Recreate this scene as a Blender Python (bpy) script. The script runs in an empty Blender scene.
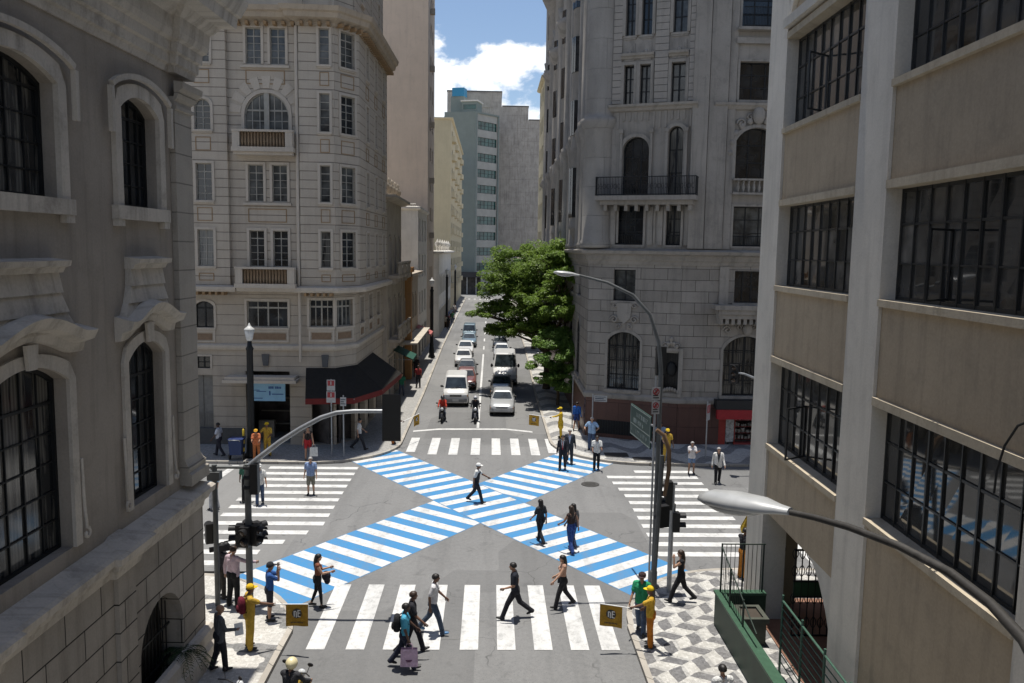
import bpy, bmesh, math, random
import numpy as np
from mathutils import Vector, Matrix
random.seed(7)
S = bpy.context.scene
COL = S.collection
R = math.radians
PI = math.pi

# ------------------------------------------------------------------ object helpers
def link(o):
    COL.objects.link(o)
    return o
def tag(o, label=None, cat=None, group=None, kind=None):
    if label: o['label'] = label
    if cat: o['category'] = cat
    if group: o['group'] = group
    if kind: o['kind'] = kind
    return o
def thing(name, label, cat, loc=(0, 0, 0), rz=0.0, group=None):
    o = bpy.data.objects.new(name, None)
    link(o)
    o.empty_display_size = .2
    o.location = loc
    o.rotation_euler = (0, 0, rz)
    return tag(o, label, cat, group)
def obj(name, mesh, parent=None, M=None):
    o = bpy.data.objects.new(name, mesh)
    link(o)
    if parent is not None: o.parent = parent
    if M is not None: o.matrix_local = M
    return o
def copy_tree(o, parent=None):
    c = o.copy()
    COL.objects.link(c)
    c.parent = parent
    for ch in list(o.children): copy_tree(ch, c)
    return c

class MB:
    """collects geometry, then becomes ONE mesh"""
    def __init__(s):
        s.v = []; s.f = []; s.m = []; s.sm = []
    def add(s, verts, faces, mi=0, smooth=False):
        b = len(s.v)
        s.v += [tuple(p) for p in verts]
        for f in faces:
            s.f.append([b + i for i in f]); s.m.append(mi); s.sm.append(smooth)
    def box(s, x0, y0, z0, x1, y1, z1, mi=0, M=None):
        vs = [(x, y, z) for z in (z0, z1) for y in (y0, y1) for x in (x0, x1)]
        if M is not None: vs = [M @ Vector(p) for p in vs]
        s.add(vs, [(0, 2, 3, 1), (4, 5, 7, 6), (0, 1, 5, 4), (2, 6, 7, 3), (0, 4, 6, 2), (1, 3, 7, 5)], mi)
    def prism(s, poly, a, b, axis='z', mi=0, smooth=False):
        """poly: 2D points; extruded between a and b along axis ('z': xy poly, 'y': xz poly, 'x': yz poly)"""
        def P(p, h):
            return (p[0], p[1], h) if axis == 'z' else ((p[0], h, p[1]) if axis == 'y' else (h, p[0], p[1]))
        n = len(poly)
        vs = [P(p, a) for p in poly] + [P(p, b) for p in poly]
        fs = [tuple(range(n))[::-1], tuple(range(n, 2 * n))] + [(i, (i + 1) % n, n + (i + 1) % n, n + i) for i in range(n)]
        s.add(vs, fs, mi, smooth)
    def tube(s, pts, r, n=10, mi=0, cap=True, smooth=True):
        pts = [Vector(p) for p in pts]
        rs = r if isinstance(r, (list, tuple)) else [r] * len(pts)
        rings = []
        prev = None
        for i, p in enumerate(pts):
            t = (pts[min(i + 1, len(pts) - 1)] - pts[max(i - 1, 0)]).normalized()
            if prev is None:
                a = Vector((0, 0, 1)) if abs(t.z) < .9 else Vector((1, 0, 0))
                u = t.cross(a).normalized()
            else:
                u = (prev - t * prev.dot(t)).normalized()
            prev = u
            w = t.cross(u)
            rings.append([p + (u * math.cos(2 * PI * k / n) + w * math.sin(2 * PI * k / n)) * rs[i] for k in range(n)])
        vs = [q for rg in rings for q in rg]
        fs = [(i * n + k, i * n + (k + 1) % n, (i + 1) * n + (k + 1) % n, (i + 1) * n + k) for i in range(len(pts) - 1) for k in range(n)]
        s.add(vs, fs, mi, smooth)
        if cap:
            s.add(rings[0], [tuple(range(n))[::-1]], mi); s.add(rings[-1], [tuple(range(n))], mi)
    def lathe(s, prof, n=16, c=(0, 0, 0), mi=0, smooth=True, M=None):
        """prof: (r, z) pairs bottom to top"""
        vs = []
        for r, z in prof:
            for k in range(n):
                a = 2 * PI * k / n
                p = Vector((c[0] + r * math.cos(a), c[1] + r * math.sin(a), c[2] + z))
                vs.append(M @ p if M is not None else p)
        fs = [(i * n + k, i * n + (k + 1) % n, (i + 1) * n + (k + 1) % n, (i + 1) * n + k) for i in range(len(prof) - 1) for k in range(n)]
        if prof[0][0] > 1e-4: fs.append(tuple(range(n))[::-1])
        if prof[-1][0] > 1e-4: fs.append(tuple((len(prof) - 1) * n + k for k in range(n)))
        s.add(vs, fs, mi, smooth)
    def ball(s, c, rx, ry=None, rz=None, nu=12, nv=8, mi=0, M=None):
        ry = ry or rx; rz = rz or rx
        vs = []
        for j in range(nv + 1):
            t = PI * j / nv
            for i in range(nu):
                a = 2 * PI * i / nu
                p = Vector((c[0] + rx * math.sin(t) * math.cos(a), c[1] + ry * math.sin(t) * math.sin(a), c[2] - rz * math.cos(t)))
                vs.append(M @ p if M is not None else p)
        fs = [(j * nu + i, j * nu + (i + 1) % nu, (j + 1) * nu + (i + 1) % nu, (j + 1) * nu + i) for j in range(nv) for i in range(nu)]
        s.add(vs, fs, mi, True)
    def sweep(s, path, prof, mi=0, closed=False, cap=True):
        """moulding: plan path (left to right seen from outside), prof of (out, z)"""
        n = len(path)
        P = [Vector((p[0], p[1])) for p in path]
        rows = []
        for i in range(n):
            def nrm(a, b):
                t = (b - a).normalized(); return Vector((t.y, -t.x))
            n0 = nrm(P[i - 1], P[i]) if (i > 0 or closed) else None
            n1 = nrm(P[i], P[(i + 1) % n]) if (i < n - 1 or closed) else None
            if n0 is None: m = n1
            elif n1 is None: m = n0
            else:
                m = (n0 + n1).normalized(); m = m / max(.35, m.dot(n0))
            rows.append([(P[i].x + m.x * o, P[i].y + m.y * o, z) for o, z in prof])
        k = len(prof)
        vs = [q for r in rows for q in r]
        fs = []
        for i in range(n if closed else n - 1):
            a = i * k; b = ((i + 1) % n) * k
            for j in range(k - 1): fs.append((a + j, b + j, b + j + 1, a + j + 1))
            fs.append((a + k - 1, b + k - 1, b, a))
        s.add(vs, fs, mi)
        if cap and not closed:
            s.add(rows[0], [tuple(range(k))], mi); s.add(rows[-1], [tuple(range(k))[::-1]], mi)
    def mesh(s, name, mats, fix=True, weld=False):
        me = bpy.data.meshes.new(name)
        me.from_pydata(s.v, [], s.f)
        for m in (mats if isinstance(mats, (list, tuple)) else [mats]): me.materials.append(m)
        me.polygons.foreach_set('material_index', s.m)
        me.polygons.foreach_set('use_smooth', s.sm)
        if fix or weld:
            bm = bmesh.new(); bm.from_mesh(me)
            if weld: bmesh.ops.remove_doubles(bm, verts=bm.verts, dist=.0005)
            if fix: bmesh.ops.recalc_face_normals(bm, faces=bm.faces)
            bm.to_mesh(me); bm.free()
        me.update()
        return me
    def build(s, name, mats, parent=None, M=None, fix=True, weld=False):
        return obj(name, s.mesh(name, mats, fix, weld), parent, M)

def build_each(s, name, mats, parent=None, M=None):
    """one object per loose piece"""
    par = list(range(len(s.v)))
    def find(i):
        while par[i] != i: par[i] = par[par[i]]; i = par[i]
        return i
    for f in s.f:
        a = find(f[0])
        for k in f[1:]: par[find(k)] = a
    isl = {}
    for q, f in enumerate(s.f): isl.setdefault(find(f[0]), []).append(q)
    for fs in isl.values():
        m = MB(); ids = {}
        for q in fs:
            for k in s.f[q]:
                if k not in ids: ids[k] = len(m.v); m.v.append(s.v[k])
            m.f.append([ids[k] for k in s.f[q]]); m.m.append(s.m[q]); m.sm.append(s.sm[q])
        m.build(name, mats, parent, M)
MB.build_each = build_each
def frame(P0, P1, z=0.0):
    """local frame of a wall seen from outside with P0 on the left: x along, y into the building, z up"""
    t = Vector((P1[0] - P0[0], P1[1] - P0[1], 0)).normalized()
    n = Vector((-t.y, t.x, 0))
    return Matrix(((t.x, n.x, 0, P0[0]), (t.y, n.y, 0, P0[1]), (0, 0, 1, z), (0, 0, 0, 1)))
def dist(a, b): return math.hypot(a[0] - b[0], a[1] - b[1])

# ------------------------------------------------------------------ materials
MATS = {}
class NT:
    def __init__(s, name):
        s.m = bpy.data.materials.new(name); s.m.use_nodes = True
        s.t = s.m.node_tree; s.n = s.t.nodes; s.l = s.t.links
        s.b = s.n['Principled BSDF']
        s.tc = s.n.new('ShaderNodeTexCoord')
        s.co = s.tc.outputs['Object']
    def new(s, typ, **kw):
        x = s.n.new(typ)
        for k, v in kw.items():
            if hasattr(x, k) and k not in x.inputs: setattr(x, k, v)
            else: x.inputs[k].default_value = v
        return x
    def lk(s, a, b): s.l.new(a, b)
    def map(s, scale=(1, 1, 1), loc=(0, 0, 0), src=None):
        x = s.n.new('ShaderNodeMapping'); x.inputs['Scale'].default_value = scale; x.inputs['Location'].default_value = loc
        s.lk(src or s.co, x.inputs['Vector']); return x.outputs['Vector']
    def noise(s, scale, detail=4, vec=None, rough=.55, dist=0.0):
        x = s.n.new('ShaderNodeTexNoise'); x.inputs['Scale'].default_value = scale; x.inputs['Detail'].default_value = detail
        x.inputs['Roughness'].default_value = rough; x.inputs['Distortion'].default_value = dist
        s.lk(vec or s.co, x.inputs['Vector']); return x.outputs['Fac']
    def math(s, op, a, b=None, c=None, clamp=False):
        x = s.n.new('ShaderNodeMath'); x.operation = op; x.use_clamp = clamp
        for i, q in enumerate((a, b, c)):
            if q is None: continue
            if isinstance(q, (int, float)): x.inputs[i].default_value = q
            else: s.lk(q, x.inputs[i])
        return x.outputs[0]
    def rng(s, v, a, b, c=0.0, d=1.0):
        x = s.n.new('ShaderNodeMapRange')
        for i, q in enumerate((a, b, c, d)): x.inputs[i + 1].default_value = q
        s.lk(v, x.inputs[0]); return x.outputs[0]
    def mix(s, f, a, b, mode='MIX'):
        x = s.n.new('ShaderNodeMix'); x.data_type = 'RGBA'; x.blend_type = mode
        for i, q in ((0, f), (6, a), (7, b)):
            if isinstance(q, (int, float)): x.inputs[i].default_value = q
            elif isinstance(q, (tuple, list)): x.inputs[i].default_value = (q[0], q[1], q[2], 1)
            else: s.lk(q, x.inputs[i])
        return x.outputs[2]
    def sep(s, v=None):
        x = s.n.new('ShaderNodeSeparateXYZ'); s.lk(v or s.co, x.inputs[0]); return x.outputs
    def comb(s, x=0.0, y=0.0, z=0.0):
        c = s.n.new('ShaderNodeCombineXYZ')
        for i, q in enumerate((x, y, z)):
            if isinstance(q, (int, float)): c.inputs[i].default_value = q
            else: s.lk(q, c.inputs[i])
        return c.outputs[0]
    def bump(s, h, strength=.3, d=.02):
        x = s.n.new('ShaderNodeBump'); x.inputs['Strength'].default_value = strength; x.inputs['Distance'].default_value = d
        s.lk(h, x.inputs['Height']); s.lk(x.outputs[0], s.b.inputs['Normal'])
    def out(s, col, rough=.8, spec=.3, metal=0.0):
        if isinstance(col, (tuple, list)): s.b.inputs['Base Color'].default_value = (*col[:3], 1)
        else: s.lk(col, s.b.inputs['Base Color'])
        if isinstance(rough, (int, float)): s.b.inputs['Roughness'].default_value = rough
        else: s.lk(rough, s.b.inputs['Roughness'])
        s.b.inputs['Specular IOR Level'].default_value = spec
        s.b.inputs['Metallic'].default_value = metal
        return s.m

def sc(c, k): return tuple(min(1, x * k) for x in c)
def plain(name, c, rough=.6, spec=.4, metal=0.0, var=.12, scale=6.0):
    k = ('p', name)
    if k in MATS: return MATS[k]
    t = NT(name)
    f = t.rng(t.noise(scale, 3), .3, .7)
    MATS[k] = t.out(t.mix(f, sc(c, 1 - var), sc(c, 1 + var)), rough, spec, metal)
    return MATS[k]
def wallmat(name, c, dirt=(.10, .095, .085), streak=.5, row=0.0, brick=0.0, groove=.025, rough=.88, var=.14, grain=.06, blotch=.35, gdark=.45):
    """plaster or stone: clouds of tone, rain streaks, optional joints (row height, brick width) in the wall's own x/z"""
    if name in MATS: return MATS[name]
    c = (min(1, c[0] * 1.05), c[1] * 1.0, c[2] * .93); dirt = (dirt[0] * 1.05, dirt[1], dirt[2] * .93)
    t = NT(name)
    x, y, z = t.sep()
    u = t.math('ADD', x, y)
    c1 = t.mix(t.rng(t.noise(.55, 5), .3, .7), sc(c, 1 - var), sc(c, 1 + var))
    st = t.noise(1.0, 5, t.comb(t.math('MULTIPLY', u, 2.6), 0.0, t.math('MULTIPLY', z, .22)), .65)
    c2 = t.mix(t.math('MULTIPLY', t.rng(st, .5, .78), streak), c1, dirt)
    bl = t.noise(1.7, 7, None, .7)
    c3 = t.mix(t.math('MULTIPLY', t.rng(bl, .52, .75), blotch), c2, sc(dirt, 1.5))
    fine = t.noise(22, 3)
    c4 = t.mix(grain * 4, c3, t.mix(t.rng(fine, .25, .75), sc(c, .6), sc(c, 1.25)))
    h = fine
    if row > 0:
        b = t.n.new('ShaderNodeTexBrick'); b.offset = .5
        t.lk(t.comb(u, z, 0.0), b.inputs['Vector'])
        for k2, v in (('Scale', 1.0), ('Mortar Size', groove * .5), ('Mortar Smooth', .3), ('Bias', 0.0), ('Brick Width', brick or 400.0), ('Row Height', row)):
            b.inputs[k2].default_value = v
        b.inputs['Color1'].default_value = (.86, .86, .86, 1); b.inputs['Color2'].default_value = (1.08, 1.08, 1.08, 1)
        if brick: c4 = t.mix(1.0, c4, b.outputs['Color'], 'MULTIPLY')
        c4 = t.mix(t.math('MULTIPLY', b.outputs['Fac'], gdark), c4, sc(dirt, .6))  # joints tinted darker: settled dirt, plus groove shade put into the colour
        h = t.math('SUBTRACT', t.math('MULTIPLY', fine, .12), b.outputs['Fac'])
        t.bump(h, .9, .03)
    else:
        t.bump(h, .25, .01)
    MATS[name] = t.out(c4, rough, .2)
    return MATS[name]
def glassmat(name, c=(.012, .014, .016), rough=.06, spec=.6, var=.8, scale=.9):
    if name in MATS: return MATS[name]
    t = NT(name)
    n = t.rng(t.noise(scale, 3), .35, .7)
    MATS[name] = t.out(t.mix(n, sc(c, 1 - var * .6), sc(c, 1 + var * 2)), rough, spec)
    return MATS[name]

M_IRON = plain('black painted iron', (.008, .009, .010), .55, .35)
M_STEEL = plain('galvanised steel', (.30, .31, .32), .45, .5, .5, .18, 3)
M_POLE = plain('weathered pole paint', (.10, .105, .105), .6, .4, .2, .3, 2)
M_RUBBER = plain('black rubber', (.015, .015, .015), .8, .3)
M_CHROME = plain('bare metal', (.55, .56, .58), .25, .5, 1.0, .08)
M_WHITE = plain('white paint', (.78, .78, .76), .5, .4, 0, .05)
M_GLASS = glassmat('dark window glass')
M_GLASS2 = glassmat('curtained window glass', (.05, .052, .05), .12, .5, .7, 1.4)
def curtain_glass():
    t = NT('glass with blinds behind')
    x, y, z = t.sep()
    f = t.noise(1.0, 3, t.comb(t.math('MULTIPLY', x, 3.2), 0.0, t.math('MULTIPLY', z, .35)), .6)
    fold = t.math('SINE', t.math('MULTIPLY', x, 70.0))
    c = t.mix(t.rng(f, .42, .5), (.012, .014, .016), t.mix(t.rng(fold, -1, 1), (.07, .068, .06), (.13, .125, .112)))
    return t.out(c, .10, .6)
M_GLASS3 = curtain_glass()
M_CARGLASS = glassmat('car window glass', (.02, .026, .03), .03, .7, .5, 2)
# ------------------------------------------------------------------ windows and walls
def arch_pts(w, h, rise, n=14):
    """top outline of an opening of width w and full height h, left spring to right spring"""
    if rise <= 0: return [(0, h), (w, h)]
    hw = w / 2
    rad = (hw * hw + rise * rise) / (2 * rise)
    cz = h - rad
    a0 = math.asin(min(1, hw / rad))
    if rise > hw * .999: a0 = PI / 2
    return [(hw + rad * math.sin(-a0 + 2 * a0 * i / n), cz + rad * math.cos(-a0 + 2 * a0 * i / n)) for i in range(n + 1)]
def arch_z(w, h, rise, x):
    if rise <= 0: return h
    hw = w / 2
    rad = (hw * hw + rise * rise) / (2 * rise)
    return h - rad + math.sqrt(max(0, rad * rad - (x - hw) ** 2))
class Op:
    def __init__(s, x, z, w, h, rise=0.0, **k):
        s.x, s.z, s.w, s.h, s.rise = x, z, w, h, rise
        s.__dict__.update(k)
def pierced(mb, x0, x1, z0, z1, ops, d=.25, mi=0, mr=None):
    """front of a wall (y=0) with openings cut through it and their reveals, d deep"""
    mr = mi if mr is None else mr
    xs = sorted({x0, x1} | {min(max(v, x0), x1) for o in ops for v in (o.x, o.x + o.w)})
    zs = sorted({z0, z1} | {min(max(v, z0), z1) for o in ops for v in (o.z, o.z + o.h)})
    for i in range(len(xs) - 1):
        for j in range(len(zs) - 1):
            cx, cz = (xs[i] + xs[i + 1]) / 2, (zs[j] + zs[j + 1]) / 2
            if any(o.x < cx < o.x + o.w and o.z < cz < o.z + o.h for o in ops): continue
            mb.add([(xs[i], 0, zs[j]), (xs[i + 1], 0, zs[j]), (xs[i + 1], 0, zs[j + 1]), (xs[i], 0, zs[j + 1])], [(0, 1, 2, 3)], mi)
    for o in ops:
        top = [(o.x + a, o.z + b) for a, b in arch_pts(o.w, o.h, o.rise)]
        if o.rise > 0:
            zt = o.z + o.h
            for a, b in zip(top[:-1], top[1:]):
                mb.add([(a[0], 0, a[1]), (b[0], 0, b[1]), (b[0], 0, zt), (a[0], 0, zt)], [(0, 1, 2, 3)], mi)
        loop = [(o.x, o.z)] + top + [(o.x + o.w, o.z)]
        for a, b in zip(loop, loop[1:] + loop[:1]):
            if dist(a, b) < 1e-6: continue
            mb.add([(a[0], 0, a[1]), (b[0], 0, b[1]), (b[0], d, b[1]), (a[0], d, a[1])], [(3, 2, 1, 0)], mr)
WIN = {}
WRND = random.Random(21)
def window(parent, M, o, d=.2, nx=2, nz=3, bw=.05, bar=.025, transom=None, mf=None, mg=None, sill=None, sur=None, ms=None, grille=None, name='window', lab=None, post=0.0):
    """a window standing in opening o: frame mesh (a part) with its pane, sill and surround as sub-parts"""
    mf = mf or M_IRON; mg = mg or M_GLASS
    if mg is M_GLASS: mg = WRND.choice((M_GLASS, M_GLASS, M_GLASS, M_GLASS3, M_GLASS2))
    key = (round(o.w, 3), round(o.h, 3), round(o.rise, 3), nx, nz, bw, bar, transom, mf.name, mg.name, sill, sur, ms.name if ms else '', grille, d, post)
    if key not in WIN:
        w, h = o.w, o.h
        fm = MB()
        y0, y1 = d - .06, d + .02
        fm.box(0, y0, 0, bw, y1, h - o.rise); fm.box(w - bw, y0, 0, w, y1, h - o.rise); fm.box(bw, y0, 0, w - bw, y1, bw)
        top = arch_pts(w, h, o.rise)
        if o.rise <= 0: fm.box(bw, y0, h - bw, w - bw, y1, h)
        else:
            cx = w / 2
            inn = [(cx + (a - cx) * (1 - 2 * bw / w), b - bw) for a, b in top]
            for i in range(len(top) - 1):
                q = [inn[i], inn[i + 1], top[i + 1], top[i]]
                fm.prism(q, y0, y1, 'y')
        ym0, ym1 = d - .035, d + .015
        for i in range(1, nx):
            x = w * i / nx
            b2 = bar * (1.8 if nx == 2 or (nx == 4 and i == 2) else 1)
            fm.box(x - b2, ym0, bw, x + b2, ym1, arch_z(w, h, o.rise, x) - bw * .5)
        if post: fm.box(w / 2 - post, d - .16, 0, w / 2 + post, d - .01, arch_z(w, h, o.rise, w / 2))
        zs = [h * j / nz for j in range(1, nz)]
        if transom: zs = [h * transom * j / (nz - 1) for j in range(1, nz - 1)] + [h * transom]
        for z in zs:
            b2 = bar * (2.0 if transom and abs(z - h * transom) < 1e-6 else 1)
            inset = 0
            if o.rise > 0 and z > h - o.rise:
                k = 0
                while k < w / 2 and arch_z(w, h, o.rise, k) < z + b2: k += .02
                inset = k
            fm.box(max(bw, inset), ym0 + .004, z - b2, w - max(bw, inset), ym1 - .004, z + b2)
        if grille:
            nb = max(2, int(w / grille))
            for i in range(1, nb):
                x = w * i / nb
                fm.tube([(x, .06, 0), (x, .06, arch_z(w, h, o.rise, x))], .012, 5, cap=False)
            for k in range(1, 5):
                fm.box(0, .05, h * k / 5.5 - .015, w, .072, h * k / 5.5 + .015)
        pm = MB()
        loop = [(0, 0)] + [(w, 0)] + top[::-1] if o.rise > 0 else [(0, 0), (w, 0), (w, h), (0, h)]
        pm.add([(a, d, b) for a, b in loop], [tuple(range(len(loop)))])
        sm = um = None
        if sill:
            ov, pr, th = sill
            sm = MB(); sm.box(-ov, -pr, -th, w + ov, -.003, -.003); sm.box(-ov + .04, -pr * .6, -th * 1.7, w + ov - .04, -.003, -th - .003)
            sm = sm.mesh('sill', ms)
        if sur:
            sw, pr = sur
            um = MB()
            um.box(-sw, -pr, 0, -.002, -.002, h - o.rise); um.box(w + .002, -pr, 0, w + sw, -.002, h - o.rise)
            if o.rise <= 0: um.box(-sw, -pr, h + .002, w + sw, -.002, h + sw)
            else:
                cx = w / 2
                k = 1 + 2 * sw / w
                outt = [(cx + (a - cx) * k, b + sw * (.35 + .65 * (1 if o.rise > w * .3 else 1))) for a, b in top]
                outt[0] = (-sw, top[0][1]); outt[-1] = (w + sw, top[-1][1])
                for i in range(len(top) - 1):
                    um.prism([top[i], top[i + 1], outt[i + 1], outt[i]], -pr, -.002, 'y')
            um = um.mesh('surround', ms)
        WIN[key] = (fm.mesh(name, mf), pm.mesh('pane', mg), sm, um)
    fme, pme, sme, ume = WIN[key]
    f = obj(name, fme, parent, M @ Matrix.Translation((o.x, 0, o.z)))
    obj('pane', pme, f)
    if sme: obj('sill', sme, f)
    if ume: obj('surround', ume, f)
    if lab: f['label'] = lab
    return f
def rail(mb, path, h, n=None, gap=.12, r=.012, tr=.025, z=0.0, mi=0):
    """iron railing along plan points"""
    for a, b in zip(path[:-1], path[1:]):
        L = dist(a, b); k = max(2, int(L / gap))
        za = a[2] if len(a) > 2 else z; zb = b[2] if len(b) > 2 else z
        for i in range(k + 1):
            t = i / k
            x, y, zz = a[0] + (b[0] - a[0]) * t, a[1] + (b[1] - a[1]) * t, za + (zb - za) * t
            mb.tube([(x, y, zz), (x, y, zz + h)], r, 5, mi, cap=False)
        for hz in (0.06, h):
            mb.tube([(a[0], a[1], za + hz), (b[0], b[1], zb + hz)], tr, 6, mi)
def balusters(mb, x0, x1, y, z, h, n, r=.06, mi=0):
    for i in range(n):
        x = x0 + (x1 - x0) * (i + .5) / n
        mb.lathe([(r * .9, 0), (r * .55, h * .12), (r, h * .38), (r * .45, h * .75), (r * .9, h)], 8, (x, y, z), mi)

# ------------------------------------------------------------------ ground
def asphalt():
    t = NT('asphalt')
    big = t.noise(.18, 5, None, .6)
    fine = t.noise(45, 3)
    c = t.mix(t.rng(big, .32, .68), (.130, .131, .131), (.195, .195, .193))
    c = t.mix(t.math('MULTIPLY', t.rng(fine, .3, .7), .5), c, (.12, .12, .12))
    mid = t.noise(7, 6, None, .75)
    c = t.mix(t.math('MULTIPLY', t.rng(mid, .35, .7), .5), c, (.235, .235, .232))
    spk = t.noise(24, 2, None, .5)
    c = t.mix(t.math('MULTIPLY', t.rng(spk, .58, .68), .45), c, (.075, .075, .075))
    # worn wheel tracks and oil along the lanes
    x, y, z = t.sep()
    tr = t.noise(1.0, 4, t.comb(t.math('MULTIPLY', x, 1.4), t.math('MULTIPLY', y, .06), 0.0), .6)
    c = t.mix(t.math('MULTIPLY', t.rng(tr, .48, .7), .35), c, (.095, .095, .095))
    # patches
    v = t.n.new('ShaderNodeTexVoronoi'); v.feature = 'F1'; v.distance = 'CHEBYCHEV'; v.inputs['Scale'].default_value = .22
    t.lk(t.map((1, .5, 1)), v.inputs['Vector'])
    sepc = t.n.new('ShaderNodeSeparateColor'); t.lk(v.outputs['Color'], sepc.inputs[0])
    c = t.mix(t.math('MULTIPLY', t.rng(sepc.outputs[0], .70, .715), .38), c, (.10, .10, .10))
    c = t.mix(t.math('MULTIPLY', t.rng(sepc.outputs[1], .80, .815), .35), c, (.22, .218, .212))
    oil = t.noise(1.1, 6, None, .7, .6)
    c = t.mix(t.math('MULTIPLY', t.rng(oil, .58, .72), .45), c, (.07, .07, .07))
    # cracks
    v2 = t.n.new('ShaderNodeTexVoronoi'); v2.feature = 'DISTANCE_TO_EDGE'; v2.inputs['Scale'].default_value = .35
    wv = t.new('ShaderNodeVectorMath'); wv.operation = 'ADD'
    nz = t.n.new('ShaderNodeTexNoise'); nz.inputs['Scale'].default_value = 1.2; t.lk(t.co, nz.inputs['Vector'])
    t.lk(t.co, wv.inputs[0]); t.lk(nz.outputs['Color'], wv.inputs[1]); t.lk(wv.outputs[0], v2.inputs['Vector'])
    cr = t.math('MULTIPLY', t.rng(v2.outputs['Distance'], .012, .0, 0, 1), t.rng(t.noise(.3), .5, .6))
    c = t.mix(t.math('MULTIPLY', cr, .7), c, (.05, .05, .05))
    t.bump(fine, .4, .006)
    return t.out(c, .85, .3)
def paintmat(name, c, wear=.35):
    t = NT(name)
    n = t.noise(3.5, 8, None, .75)
    f = t.noise(60, 2)
    w = t.math('MULTIPLY', t.rng(t.math('ADD', n, t.math('MULTIPLY', f, .35)), .66, .94), wear)
    x, y, z = t.sep()
    tr = t.noise(1.0, 4, t.comb(t.math('MULTIPLY', x, 1.6), t.math('MULTIPLY', y, .25), 0.0), .6)
    w = t.math('ADD', w, t.math('MULTIPLY', t.rng(tr, .5, .8), wear * .6), clamp=True)
    return t.out(t.mix(w, c, (.16, .16, .158)), .7, .35)
def paving(kind):
    t = NT(kind + ' mosaic paving')
    x, y, z = t.sep()
    v = t.n.new('ShaderNodeTexVoronoi'); v.inputs['Scale'].default_value = 13; v.inputs['Randomness'].default_value = .55
    t.lk(t.co, v.inputs['Vector'])
    ve = t.n.new('ShaderNodeTexVoronoi'); ve.feature = 'DISTANCE_TO_EDGE'; ve.inputs['Scale'].default_value = 13; ve.inputs['Randomness'].default_value = .55
    t.lk(t.co, ve.inputs['Vector'])
    sp = t.n.new('ShaderNodeSeparateColor'); t.lk(v.outputs['Color'], sp.inputs[0])
    big = t.rng(t.noise(.7, 5), .3, .7)
    if kind == 'map':
        # interlocking pale, grey and charcoal lozenges in rows
        q = .52
        nw = t.n.new('ShaderNodeTexNoise'); nw.inputs['Scale'].default_value = 1.6; nw.inputs['Detail'].default_value = 4; t.lk(t.co, nw.inputs['Vector'])
        nsp = t.n.new('ShaderNodeSeparateColor'); t.lk(nw.outputs['Color'], nsp.inputs[0])
        x = t.math('ADD', x, t.math('MULTIPLY', nsp.outputs[0], .22)); y = t.math('ADD', y, t.math('MULTIPLY', nsp.outputs[1], .22))
        a = t.math('ADD', t.math('MULTIPLY', x, .80), t.math('MULTIPLY', y, .60))
        b = t.math('SUBTRACT', t.math('MULTIPLY', y, .80), t.math('MULTIPLY', x, .60))
        r = t.math('FLOOR', t.math('DIVIDE', b, q))
        fr = t.math('FRACT', t.math('DIVIDE', b, q))
        tri = t.math('SUBTRACT', fr, .5)
        par = t.math('MULTIPLY', t.math('FRACT', t.math('MULTIPLY', r, .5)), 2.0)
        sg = t.math('SUBTRACT', t.math('MULTIPLY', par, 2.0), 1.0)
        u = t.math('ADD', t.math('DIVIDE', a, .92), t.math('ADD', t.math('MULTIPLY', par, .5), t.math('MULTIPLY', t.math('MULTIPLY', tri, sg), .30)))
        fu = t.math('FRACT', u)
        dark = t.math('LESS_THAN', fu, .42)
        mid = t.math('MULTIPLY', t.math('GREATER_THAN', fu, .42), t.math('LESS_THAN', fu, .56))
        c = t.mix(dark, (.47, .46, .43), (.13, .13, .135))
        c = t.mix(mid, c, (.36, .355, .34))
    elif kind == 'wave':
        wv = t.math('SINE', t.math('ADD', t.math('MULTIPLY', y, 2.2), t.math('MULTIPLY', t.math('SINE', t.math('MULTIPLY', x, 2.6)), 1.5)))
        c = t.mix(t.math('GREATER_THAN', wv, .35), (.46, .45, .42), (.20, .20, .20))
    elif kind == 'pale':
        wv = t.math('SINE', t.math('ADD', t.math('MULTIPLY', t.math('ADD', y, t.math('MULTIPLY', x, .4)), 2.6), t.math('MULTIPLY', t.noise(.8, 2), 9.0)))
        c = t.mix(t.math('GREATER_THAN', wv, .62), (.50, .485, .45), (.17, .17, .168))
    else:
        c = t.mix(big, (.26, .255, .245), (.33, .325, .31))
    c = t.mix(t.math('MULTIPLY', big, .4), c, (.22, .21, .195))
    c = t.mix(.30, c, sp.outputs[0], 'SOFT_LIGHT')
    c = t.mix(t.rng(ve.outputs['Distance'], .03, .0, 0, .5), c, (.09, .085, .075))
    st = t.rng(t.noise(2.5, 6, None, .7), .6, .72)
    c = t.mix(t.math('MULTIPLY', st, .5), c, (.09, .088, .085))
    t.bump(ve.outputs['Distance'], .3, .01)
    return t.out(c, .8, .3)
M_ASPHALT = asphalt()
M_PWHITE = paintmat('white road paint', (.54, .54, .53), .75)
M_PBLUE = paintmat('blue road paint', (.042, .195, .40), .48)
M_KERB = wallmat('granite kerb', (.34, .33, .31), streak=.2, row=2.0, brick=1.0, groove=.02)

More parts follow.
